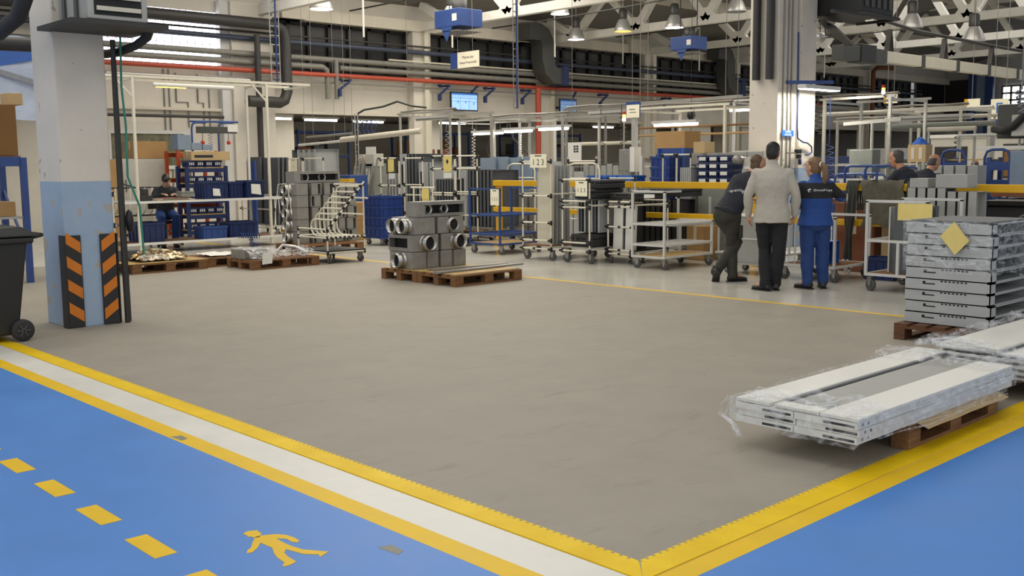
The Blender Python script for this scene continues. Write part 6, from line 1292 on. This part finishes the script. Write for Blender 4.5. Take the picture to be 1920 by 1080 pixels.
for k in range(5):
    x = -23.428+.2*k; tag(MB().tube([(x+.13*math.cos(a*.52), 16.3+.03*math.sin(a), 2.59+.17*math.sin(a*.52)) for a in range(13)], .012, 6).build('hose_loop', 'cable_blue'), 'dark blue hose loop hung beside the upright cable ladder, '+ORD[k]+' from the left', 'hose', 'blue hose loops')
coil((-21.176, 18.53, 2.55), (-21.197, 18.53, 1.4), .045, 13, 'white coiled hose hanging under the lit station lamp', 'white_steel', up=2.8); coil((-20.325, 16.92, 2.45), (-20.387, 16.92, 1.7), .05, 6, 'blue and white coiled hose beside the aluminium station post', 'cable_grey', up=2.98)
coil((-17.441, 16.7, 2.36), (-17.449, 16.7, 1.55), .025, 16, 'thin white coiled hose hanging between the two lit station lamps', 'white_steel', up=2.7); coil((-15.373, 17.9, 2.7), (-15.320, 17.9, 1.1), .075, 17, 'long dark coiled hose hanging right of the tall grey panels', 'cable_dark', .01, up=2.88)
coil((-16.190, 18.12, 2.1), (-16.256, 18.12, 1.6), .07, 4, 'short dark curled cable before the white notice board', 'cable_dark', .009, up=2.9)
for k, (a, b_, c) in enumerate((((-21.756, 19.97, 2.76), (-21.756-.5, 19.97, 2.0), (-21.756-.25, 19.97, 1.5)), ((-21.333, 19.97, 2.76), (-21.333+.6, 19.97, 2.0), (-21.333+.95, 19.97, 1.7)))):
    tag(MB().tube([a, tuple((Vec(a)+Vec(b_))/2+Vec((-.1,0,-.12))), b_, c], .03, 8).build('black_hose', 'rubber'), 'sagging black hose behind the lit station lamp, '+('left' if k == 0 else 'right'), 'hose')
t = thing('signal_post', 'grey post with blue rimmed white sign board on top, beside the coiled hose', 'post', (-13.936, 16.6, 0)); sqbar('post', (0,0,0), (0,0,2.6), .1, 'panel_light', t); MB().box(-.19,-.06,2.5,.19,-.052,2.82).build('sign_rim', 'blue_steel', t); MB().box(-.17,-.065,2.5,.17,-.06,2.76).build('sign_board', 'sign_cream', t); MB().box(-.1,-.067,2.66,.06,-.065,2.675).box(-.09,-.067,2.6,.09,-.065,2.612).build('sign_lettering', 'ink', t); MB().box(-.17,-.3,1.42,.1,-.05,1.86).build('control_cabinet', 'galv_dull', t, bev=.01); MB().box(.1,-.28,1.4,.22,-.06,1.9).build('paper_tray', 'panel_white', t)
t = thing('signal_light', 'small signal tower with red, amber and lit lamp beside the coiled hose', 'signal light', (-14.525, 16.95, 2.45)); rod('stem', (0,0,-1.55), (0,0,0), .015, 'alu', t)
for i, m_ in enumerate(('lamp_glow', 'lamp_amber', 'red_bright')): MB().lathe([(0,0),(.035,0),(.035,.065),(0,.065)], 12, Mat.Translation((0,0,.01+.07*i))).build('lens', m_, t)
t = thing('balance_bulb', 'black drop shaped tool balancer hanging above the cream station', 'tool balancer', (-14.317, 19, 2.636)); MB().lathe([(0,-.13),(.06,-.105),(.095,-.03),(.088,.04),(.05,.115),(.013,.165),(0,.17)], 16).build('body', 'black_plastic', t); rod('cable', (0,0,.165), (0,0,3.4), .006, 'black_steel', t, 5); rod('hook_cable', (0,0,-.13), (0,0,-.4), .006, 'black_steel', t, 5)
t = thing('cable_tray', 'long pale cable tray above the cream station, running toward the broad column', 'cable tray', (0,0,0)); MB().beam((-16.885, 19.8, 3.0), (-13.542, 19.8, 3.03), .12, .07).build('tray', 'alu', t); 
for px in (-16.461, -13.970): rod('hanger', (px, 19.8, 3.03), (px, 19.8, 6.4), .008, 'pipe_steel', t, 5)
for k, (y, z, x0, x1, r) in enumerate(((17.6, 2.32, -14.704, -11.844, .02), (18.4, 2.18, -15.372, -12.379, .022), (18.8, 2.05, -18.021, -15.626, .04))):
    t = thing('bar_rail', ('thin brown bar along the cream station, upper', 'thin brown bar along the cream station, lower', 'cream bar left of the grey sign post')[k], 'rail', (0,0,0)); MB().tube([(x0, y, z), (x1, y, z)], r, 8).build('bar', ('card_dark', 'card', 'panel_cream')[k], t)
    for f in (.1, .9): rod('hanger', (x0+(x1-x0)*f, y, z), (x0+(x1-x0)*f, y, 6.2), .006, 'pipe_steel', t, 5)
# goods on and around the benches, left to right
t = thing('switch_box', 'grey electrical cabinet with two junction boxes and pale conduits, behind the hoop cart', 'cabinet', (-21.504, 15.2, 0)); MB().box(-.38,0,.6,.35,.4,1.62).build('cabinet_body', 'machine_grey', t, bev=.01); MB().box(-.42,.02,1.63,-.05,.35,1.85).build('junction_box', 'machine_cream', t, bev=.01); MB().box(.02,.0,1.55,.38,.3,1.86).build('junction_box', 'machine_cream', t, bev=.01); MB().box(-.3,.05,0,.3,.35,.6).build('stand', 'pipe_grey', t)
for k in range(3): MB().tube([(-.45,-.02,1.2+.1*k), (-.3,-.06,1.5+.08*k), (-.1,-.08,1.62+.06*k), (.05,-.05,1.7+.05*k)], .02, 6).build('conduit', 'panel_cream', t)
MB().box(.05,-.012,1.1,.2,-.002,1.5).build('note_card', 'paper', t)
def board(x, y, z, w, h, label, mat='panel_white', printed=False):
    t = thing('notice_board', label, 'board', (x, y, 0)); MB().box(-w/2,0,z,w/2,.02,z+h).build('board_face', mat, t); rod('stand_leg', (-w*.4,.04,0), (-w*.4,.04,z+h*.8), .015, 'pipe_steel', t); rod('stand_leg', (w*.4,.04,0), (w*.4,.04,z+h*.8), .015, 'pipe_steel', t)
    if printed:
        b = MB()
        for i in range(2):
            for j in range(3): b.box(w*(-.05+.2*i), -.003, z+h*(.45+.14*j), w*(.1+.2*i), 0, z+h*(.55+.14*j))
        b.build('print', 'ink', t)
board(-22.092, 15.8, 1.6, .42, .45, 'blank white board behind the grey electrical cabinet'); board(-15.264, 16.2, 1.64, .38, .38, 'white notice board with black square print, right of the 1 2 3 cards', printed=True); board(-14.645, 15.4, 1.05, .3, .4, 'brown and white poster board below the notice board', 'card_red')
for k in range(6): panel((-20.263+.12*k, 14.9, .62), .08, .5, .75, 'panel_light', 'light grey ribbed box behind the yellow note rack, '+ORD[k]+' from the left', 'light boxes behind the note rack')
carton(-20.401, 15.15, .003, .9, .6, .6, 'grey chest under the light ribbed boxes behind the note rack', 'machine_grey', tape=False)
for k in range(5): sheetpanel((-17.870+.3*k, 15.8+.1*k, .003), .5, .05, 1.72+.02*(k % 2), 'panel_blue', 'large bluish grey sheet leaning behind the yellow rail, '+ORD[k]+' from the left', 'bluish sheets behind the rail', tilt=-.02)
for k in range(3): sheetpanel((-14.656+.3*k, 14.9, .003), .26, .05, 1.62-.1*k, 'panel_grey', 'grey sheet standing between the bluish sheets and the notice board, '+ORD[k], 'grey sheets by the notice board')
for k in range(6): panel((-15.558+.17*k, 16.8, .003), .15, .6, 1.56-.03*(k % 2), 'panel_light', 'tall light grey panel behind the coiled hose, '+ORD[k]+' from the left', 'light panels behind the coiled hose')
t = thing('work_table', 'long grey work table behind the yellow rail, blue trays along it', 'table', (-13.877, 15.0, 0)); W = -12.747-(-13.877); MB().box(0,0,1.16,W,.75,1.2).build('table_top', 'panel_light', t)
for x in (.06, W-.06):
    for y in (.06, .69): sqbar('leg', (x,y,0), (x,y,1.16), .045, 'pipe_grey', t)
for k in range(3): crate((-13.926+.4*k, 15.15, 1.203), .34, .4, .14, 'bright blue tray on the long grey work table, '+ORD[k]+' from the left', 'blue_bright', 'blue trays on the work table')
t, zs = shelf_rack(-12.070, 16.15, 16.75, 1.72, 3, 'white shelf under the biggest brown carton behind the rail', 'white_steel', d=1.3)
carton(-12.724, 16.45, 1.743, .74, .5, .44, 'biggest brown carton, on the white shelf behind the yellow rail', 'card', tape=False); 
t, zs = shelf_rack(-10.722, 15.25, 15.75, 1.52, 2, 'grey shelf unit behind the labelled blue bins', 'machine_grey', d=.7)
carton(-11.385, 15.5, 1.543+.203, .25, .3, .2, 'smaller brown carton above the labelled blue bins', 'card_pale', tape=False)
for k, px in enumerate((-11.406, -11.034)): carton(px, 15.5, 1.543, .28, .4, .2, 'grey metal box above the labelled blue bins, '+('left' if k == 0 else 'right'), 'galv_dull', tape=False)
for i in range(4):
    for k in range(3):
        crate((-10.971+.222*k, 14.77, 1.2+.125*i), .2, .42, .12, 'blue bin with white label, %s row, %s from the left, behind the leaning worker' % (('lowest', 'second', 'third', 'top')[i], ORD[k]), 'blue_dark', 'labelled blue bins behind the rail', lbl=(.15, .3, .85, .8))
carton(-10.970+.325, 14.96, .003, .6, .44, 1.19, 'grey plinth box under the labelled blue bins', 'machine_grey', tape=False)
for i in range(6): crate((-12.296, 15.1, .56+.19*i), .44, .4, .187, 'blue crate in the stack right of the grey sign post, %s' % ('lowest', 'second', 'third', 'fourth', 'fifth', 'topmost')[i], 'blue_crate', 'blue crates by the sign post')
carton(-12.294+.22, 15.3, .003, .44, .4, .553, 'low base box under the blue crate stack by the sign post', 'machine_grey', tape=False)
t = thing('tool_cabinet', 'tall bright blue cabinet with shelves behind the blue crate stack', 'cabinet', (-12.249, 15.6, 0)); MB().box(-.3,.05,0,.32,.4,1.85).build('carcass', 'blue_steel', t); MB().box(-.3,0,0,-.26,.05,1.85).box(.28,0,0,.32,.05,1.85).build('frame', 'blue_bright', t)
for z in (.3, .7, 1.1, 1.5): MB().box(-.25,.0,z,.27,.05,z+.05).build('shelf', 'panel_dark', t)
t, zt = pipe_cart((-11.606, 14.6, 0), .3, .4, (1.72, 1.72), 1.72, [.6, 1.72], 'slim white tube cart in front of the bright blue cabinet', deck='panel_light', cr=.05)
for k in range(6): panel((-11.263+.04*k, 14.65, .445), .03, .4, 1.05, 'panel_grey', 'narrow grey panel in the row before the labelled bins, '+ORD[k]+' from the left', 'narrow panels before the bins')
tag(MB().box(-11.274+.02, 14.62, .0, -10.974, 15.1, .44).build('low_trolley', 'pipe_grey'), 'low grey trolley under the narrow grey panels', 'trolley')
t = thing('metal_locker', 'light grey double door steel cabinet behind the leaning worker', 'cabinet', (-11.034, 15.86, 0)); W = -10.382-(-11.034); MB().box(0,.02,0,W,.46,1.78).build('body', 'machine_cream', t, bev=.008)
for k in range(2): d = MB().box(W*k/2+.01,0,.05,W*(k+1)/2-.01,.02,1.76).build('door', 'panel_light', t, bev=.004); MB().box(W*k/2+.1,-.004,1.62,W*k/2+.3,0,1.68).build('name_plate', 'panel_white', d)
t = thing('press_machine', 'pale slanted machine side with steps between the blue bins and the grey cabinet', 'machine', (-10.474+.25, 14.78, 0)); MB().prism([(-.1,0),(.35,0),(.35,1.66),(.2,1.66),(.12,1.3),(-.1,1.0)], 0, .4, M=Mat(((1,0,0,0),(0,0,1,0),(0,1,0,0),(0,0,0,1)))).build('side_plate', 'machine_cream', t, bev=.006)
for k in range(4): MB().box(.12+.03*k,-.03,1.1+.12*k,.34,-.002,1.15+.12*k).build('step', 'panel_white', t)
MB().lathe([(0,-.08),(.07,-.08),(.07,.1),(0,.1)], 14, Mat.Translation((.1,-.02,1.62)) @ Mat.Rotation(PI/2, 4, 'X')).build('roller', 'galv', t)
carton(-13.675, 15.4, .003, .7, .5, .8, 'grey cabinet box under the long work table', 'machine_grey', tape=False)
for k, (px, h_) in enumerate(((-15.951, .95), (-15.578, 1.05))): carton(px, 15.55, .003, .3, .5, h_, 'grey machine block behind the blue cart, '+('left' if k == 0 else 'right'), 'galv_dull', tape=False)
carton(-10.22, 13.9, .003, .34, .4, .55, 'brown carton on the floor behind the black panels', 'card')
t = thing('loop_handle_cart', 'white hoop handled cart seen between the bluish sheets and the tall tube cart', 'cart', (-15.695, 14.65, 0))
for x in (.05,.75):
    for y in (.05,.5): caster(t, x, y, .2, .06)
MB().tube([(.0,.0,.18), (.0,.0,1.45), (.05,.0,1.55), (.15,.0,1.58), (.65,.0,1.58), (.75,.0,1.55), (.8,.0,1.45), (.8,.0,.18)], .018, 8).build('handle_hoop', 'cream_pipe', t); rod('cross_bar', (0,0,1.3), (.8,0,1.3), .014, 'cream_pipe', t); MB().box(-.02,-.02,.162,.82,.55,.185).build('deck', 'wood', t)
dup(t, (-13.685, 14.35, 0), 0, 'white hoop handled cart directly behind the tall light panels')
# ---------------------------------------------------------------- right-hand hall beyond the rail
station(-10.438, -9.125, 18, 19.4, 2.72, 'aluminium station right of the broad column with a signal light on its corner', None, mat='alu')
station(-10.669, -9.145, 21, 22.4, 2.62, 'cream framed station behind the two workers at the rail', [(.9, 2.45, 1.5, False)], mat='cream_pipe')
station(-12.980, -11.725, 23, 24.2, 2.5, 'far aluminium station with tubes on brackets, between the column and the workers', None, mat='alu')
t = thing('signal_light', 'signal tower with lit white lamp on the station beside the broad column', 'signal light', (-9.213, 17.9, 2.78)); rod('stem', (0,.1,-.06), (0,0,0), .02, 'alu', t)
for i, m_ in enumerate(('lamp_glow', 'lamp_amber', 'red_bright')): MB().lathe([(0,0),(.03,0),(.03,.05),(0,.05)], 12, Mat.Translation((0,0,.0+.053*i))).build('lens', m_, t)
coil((-10.630, 18.15, 2.65), (-10.614, 18.15, 2.1), .09, 6, 'dark coiled hose at the right edge of the broad column', 'cable_dark', .012, up=2.8); coil((-10.249, 17.91, 1.9), (-10.228, 17.91, 1.1), .06, 8, 'blue coiled hose low beside the station post by the broad column', 'cable_blue', up=2.8)
coil((-9.218, 21.12, 2.15), (-9.254, 21.12, 1.65), .07, 5, 'dark coiled cable hanging before the cream machine', 'cable_dark', .01, up=2.7)
for k, (x0, x1, y, z, m, r, s) in enumerate(((-14.005, -9.730, 24, 2.744, 'alu', .05, 'long pale profile rail, topmost, running right from the broad column'), (-11.665, -9.149, 22.8, 2.516, 'panel_cream', .04, 'cream profile rail below the topmost pale one'), (-10.374, -8.228, 20.4, 2.273, 'machine_grey', .05, 'grey roller rail above the dark haired worker'), (-9.434, -8.493, 20.2, 2.177, 'panel_cream', .045, 'short cream tube bundle before the grey roller rail'), (-8.759, -7.578, 20, 2.038, 'white_steel', .03, 'white tube over the cream machine'))):
    t = thing('profile_rail', s, 'rail', (0,0,0)); MB().tube([(x0,y,z),(x1,y,z)], r, 8).build('rail', m, t)
    for f in (.02, .98): rod('post', (x0+(x1-x0)*f,y,0), (x0+(x1-x0)*f,y,z), .025, 'alu', t, 6)
# blue trolleys loaded with profiles
for k, (px, y, W, h) in enumerate(((-8.592, 15.5, .55, 1.5), (-10.204+.1, 19.3, .6, 1.45), (-9.447, 16.7, .6, 1.35))):
    lab = ('blue tube trolley loaded with long pale profiles, right of the woman in blue', 'blue tube trolley with profiles behind the dark haired worker', 'blue trolley with profiles between the woman in blue and the column')[k]
    t = thing('profile_trolley', lab, 'trolley', (px, y, 0))
    for x in (.06, W-.06):
        for yy in (.06, .6): caster(t, x, yy, .3, .06)
    MB().box(0,0,.162,W,.66,.185).build('deck', 'blue_steel', t)
    for yy in (0, .66): MB().tube([(0,yy,.17),(0,yy,h-.08),(.03,yy,h-.02),(.1,yy,h),(W-.1,yy,h),(W-.03,yy,h-.02),(W,yy,h-.08),(W,yy,.17)], .022, 8).build('frame_hoop', 'blue_steel', t)
    for z in (.55, .9, 1.2):
        for x in (0, W): rod('side_bar', (x,0,z), (x,.66,z), .018, 'blue_steel', t)
        rod('front_bar', (0,0,z), (W,0,z), .018, 'blue_steel', t)
    for z in (.57, .92, 1.22):
        for j in range(5): tag(MB().beam((px-.12+.05*j, y+.08+.11*j, z+.03), (px+W+.2+.03*j, y+.08+.11*j, z+.03), .06, .04).build('long_profile', ('panel_white', 'alu', 'panel_light', 'panel_dark', 'alu')[j]), 'long thin profile, %s from the front, %s level of the %s blue trolley' % (ORD[j], {.57: 'low', .92: 'middle', 1.22: 'high'}[z], ('nearest', 'farthest', 'leftmost')[k]), 'profile', 'profiles on the blue trolleys')
t = thing('control_box', 'grey control cabinet on two posts right of the woman in blue', 'cabinet', (-9.599, 17.45, 0)); MB().box(0,0,1.3,.45,.3,1.78).build('cabinet_body', 'machine_grey', t, bev=.01); rod('post', (.1,.15,0), (.1,.15,1.3), .03, 'alu', t); rod('post', (.35,.15,0), (.35,.15,2.3), .03, 'alu', t); MB().beam((-.2,.15,2.25), (.9,.15,2.3), .06, .06).build('arm', 'alu', t)
# large cream machine in the distance
t = thing('processing_machine', 'large cream machine with two dark windows in the distance on the right', 'machine', (-13.95, 30, 0)); MB().box(0,.05,0,5,1.8,2.28).build('housing', 'machine_cream', t, bev=.03); MB().box(-.03,.0,2.2,5.03,1.85,2.3).build('roof_edge', 'panel_white', t); MB().box(.15,.02,1.2,1.1,.06,1.95).build('window', 'dark_pane', t); MB().box(2.1,.02,1.05,3.3,.06,2.0).build('window', 'dark_pane', t); MB().box(2.15,.0,1.1,2.6,.02,1.95).build('blind', 'card_dark', t)
tag(MB().box(-26.2,61,0,-25.75,61.3,7).box(-25.25,61,0,-24.8,61.3,7).box(-25.75,61.05,0,-25.25,61.1,7,1).build('steel_column', ['blue_steel', 'panel_blue']), 'tall blue steel column far away beside the bright end window', 'column')
s_ = thing('letter_sign', 'hanging white sign with a big blue letter E at the far right', 'sign', (-11.188, 28, 2.718)); MB().box(-.22,-.02,-.1,.22,.02,.42).build('sign_board', 'sign_cream', s_); MB().box(-.26,-.0,-.2,.26,.03,-.1).build('blue_foot', 'blue_steel', s_); text('E', .42, face(0,-.024,.16,'-y'), 'sign_blue', s_, 'sign_letter'); rod('hanger', (-.15,0,.42), (-.15,0,5.3), .008, 'pipe_steel', s_, 5); rod('hanger', (.15,0,.42), (.15,0,5.3), .008, 'pipe_steel', s_, 5)
s_ = thing('hanging_sign', 'tiny pale sign with yellow stripe left of the letter sign', 'sign', (-12.337, 29, 2.932)); MB().box(-.1,-.02,0,.22,.02,.3).build('sign_board', 'sign_cream', s_); MB().box(-.2,-.02,0,-.1,.02,.3).build('yellow_field', 'rail_yellow', s_); rod('hanger', (0,0,.3), (0,0,5.4), .008, 'pipe_steel', s_, 5)
t = thing('machine_head', 'dark grey machine head with thick black pipe and cream motor box', 'machine', (-7.471, 19, 0)); MB().box(-.2,.1,1.95,.9,.8,2.55).build('head_casing', 'duct_grey', t, bev=.03); MB().box(.15,-.15,1.98,.9,.1,2.35).build('motor_box', 'machine_cream', t, bev=.02); MB().tube([(-.2,.0,2.12),(.0,-.12,2.08),(.2,-.18,2.15),(.4,-.2,2.35),(.9,-.2,2.5)], .07, 10).build('black_pipe', 'rubber', t); MB().box(.2,.3,0,.7,.8,1.95).build('column', 'machine_grey', t); MB().box(-.5,.0,1.75,.9,.35,1.82).build('work_arm', 'panel_white', t)
coil((-7.060, 18.6, 2.75), (-6.959, 18.6, 2.35), .12, 5, 'blue coiled hose at the right edge over the machine head', 'cable_grey', .014, up=8.65)
t = thing('grey_cabinet', 'light grey blue cabinet at the right edge behind the rail', 'cabinet', (-6.593, 17, 0)); MB().box(0,0,0,.9,.5,1.72).build('carcass', 'panel_blue', t, bev=.01); MB().box(.02,-.015,.1,.6,-.001,1.68).build('door', 'panel_blue', t)
carton(-5.801, 15.3, 1.06, .6, .4, .16, 'flat brown carton at the right edge on the dark machine behind the rail', 'card_red', tape=False); 
t, zs = shelf_rack(-7.687, 18.9, 19.4, 1.62, 4, 'shelf rack of grey bins on wooden shelves below the bald head', 'blue_steel', d=.82)
for i in (1, 2):
    for k in range(4): crate((-7.687-.762+.174*k, 18.93, zs[i]+.003), .15, .4, .3, 'dark grey bin on the %s wooden shelf, %s from the left' % ('lower' if i == 1 else 'upper', ORD[k]), 'panel_dark', 'grey bins below the bald head')
for k, (px, y) in enumerate(((-7.282, 18.2), (-7.989, 18.1))):
    t = thing('hoop_trolley', 'blue trolley with rounded tall back '+('right of the shelf of grey bins' if k == 0 else 'beside the light slotted boxes'), 'trolley', (px-.2, y, 0))
    for x in (.05,.35):
        for yy in (.05,.5): caster(t, x, yy, .4, .05)
    MB().box(0,0,.142,.42,.56,.17).build('deck', 'blue_steel', t); MB().tube([(.0,.0,.16),(.0,.0,1.62),(.04,.0,1.72),(.12,.0,1.75),(.3,.0,1.75),(.38,.0,1.72),(.42,.0,1.62),(.42,.0,.16)], .024, 8).build('back_hoop', 'blue_steel', t)
    for z in (.5,.8,1.1,1.4): MB().box(.02,-.01,z,.4,.01,z+.14).build('back_slat', 'blue_steel', t)
for k in range(4): carton(-7.868+.2*k, 17.4, 1.13, .17, .35, .36, 'light grey slotted box right of the bald worker, '+ORD[k]+' from the left', 'panel_light', 0, 'slotted boxes by the bald worker', False)
t = thing('work_table', 'blue work table under the light slotted boxes right of the bald worker', 'table', (-7.846, 17.2, 0)); MB().box(0,0,1.08,1.0,.6,1.125).build('table_top', 'blue_steel', t)
for x in (.04,.96):
    for y in (.04,.56): sqbar('leg', (x,y,0), (x,y,1.08), .05, 'blue_steel', t)
t = thing('dark_machine', 'large black machine bed below the yellow rail at the right edge', 'machine', (-5.793, 14.2, 0)); MB().box(0,0,.1,3.2,1.4,.98).build('bed', 'panel_black', t, bev=.03); MB().box(-.05,-.05,.98,3.25,1.45,1.04).build('bed_top', 'black_plastic', t); MB().box(.05,.05,0,3.1,1.3,.1).build('plinth', 'black_steel', t)
t = thing('black_drum', 'round black drum below the yellow rail, left of the black machine bed', 'drum', (-6.122, 14.35, 0)); MB().lathe([(0,0),(.24,0),(.25,.05),(.25,.95),(.23,1.03),(.1,1.06),(0,1.06)], 24).build('drum_body', 'panel_black', t); MB().lathe([(.25,.3),(.262,.32),(.262,.36),(.25,.38)], 24).build('hoop', 'black_plastic', t)
tag(film('white_paper', lambda u, v: (-6.063+.55*u, 13.75+.25*v, .73+.025*math.sin(5*u)), 10, 5, .006, 'paper', None, 9), 'white paper sheet lying on the low table before the black drum', 'paper')
tag(MB().box(-6.146, 13.68, .66, -5.650, 14.05, .69).box(-6.146+.02, 13.7, 0, -6.146+.06, 13.74, .66).box(-5.650-.06, 13.7, 0, -5.650-.02, 13.74, .66).build('low_table', 'panel_dark'), 'low dark table under the white paper by the black drum', 'table')
t = thing('parts_tray', 'work table on blue legs carrying white and blue trays behind the rail', 'table', (-8.596, 16.6, 0)); MB().box(0,0,1.0,1.2,.6,1.04).build('table_top', 'panel_light', t)
for x in (.05,1.15):
    for y in (.05,.55): sqbar('leg', (x,y,0), (x,y,1.0), .05, 'blue_steel', t)
MB().box(.1,.05,1.042,.6,.5,1.12).build('tray', 'paper', t); MB().box(.7,.1,1.042,1.1,.5,1.1).build('tray', 'blue_bright', t)
t = thing('hand_wipe_box', 'wood slatted box with a blue crumpled cloth on top, beside the dark haired worker', 'box', (-8.359, 17.5, 0)); MB().box(-.16,0,1.55,.16,.25,1.85).build('box_body', 'card_pale', t); MB().box(-.1,-.004,1.6,-.04,0,1.8).box(.04,-.004,1.6,.1,0,1.8).build('slats', 'panel_cream', t); film('cloth', lambda u, v: (-.13+.26*u, .02+.2*v, 1.855+.13*math.sin(PI*u)*math.sin(PI*v)), 8, 8, .012, 'blue_bright', t, 17); rod('post', (0,.12,0), (0,.12,1.55), .03, 'alu', t)
# far shelving and dark goods filling the distance
for k, (px, y, w_, h_, m_) in enumerate(((-16.608, 34, 1.6, 1.6, 'panel_dark'), (-15.393, 27, 1.6, 1.7, 'blue_dark'), (-15.211, 28.5, 1.4, 1.5, 'machine_grey'), (-18.806, 36, 2.2, 2.0, 'panel_grey'))):
    t = thing('storage_cabinet', ('dark far cabinet behind the cream framed station', 'dark blue cabinet right of the broad column, far back', 'grey cabinet far behind the blue profile trolley', 'grey far cabinet block left of the cream machine')[k], 'cabinet', (px, y, 0)); MB().box(-w_/2,0,0,w_/2,.6,h_).build('carcass', m_, t, bev=.01)
    for j in range(2): MB().box(-w_/2+.02+j*w_/2,-.015,.1,-.02+j*w_/2,-.001,h_-.05).build('door', m_, t)
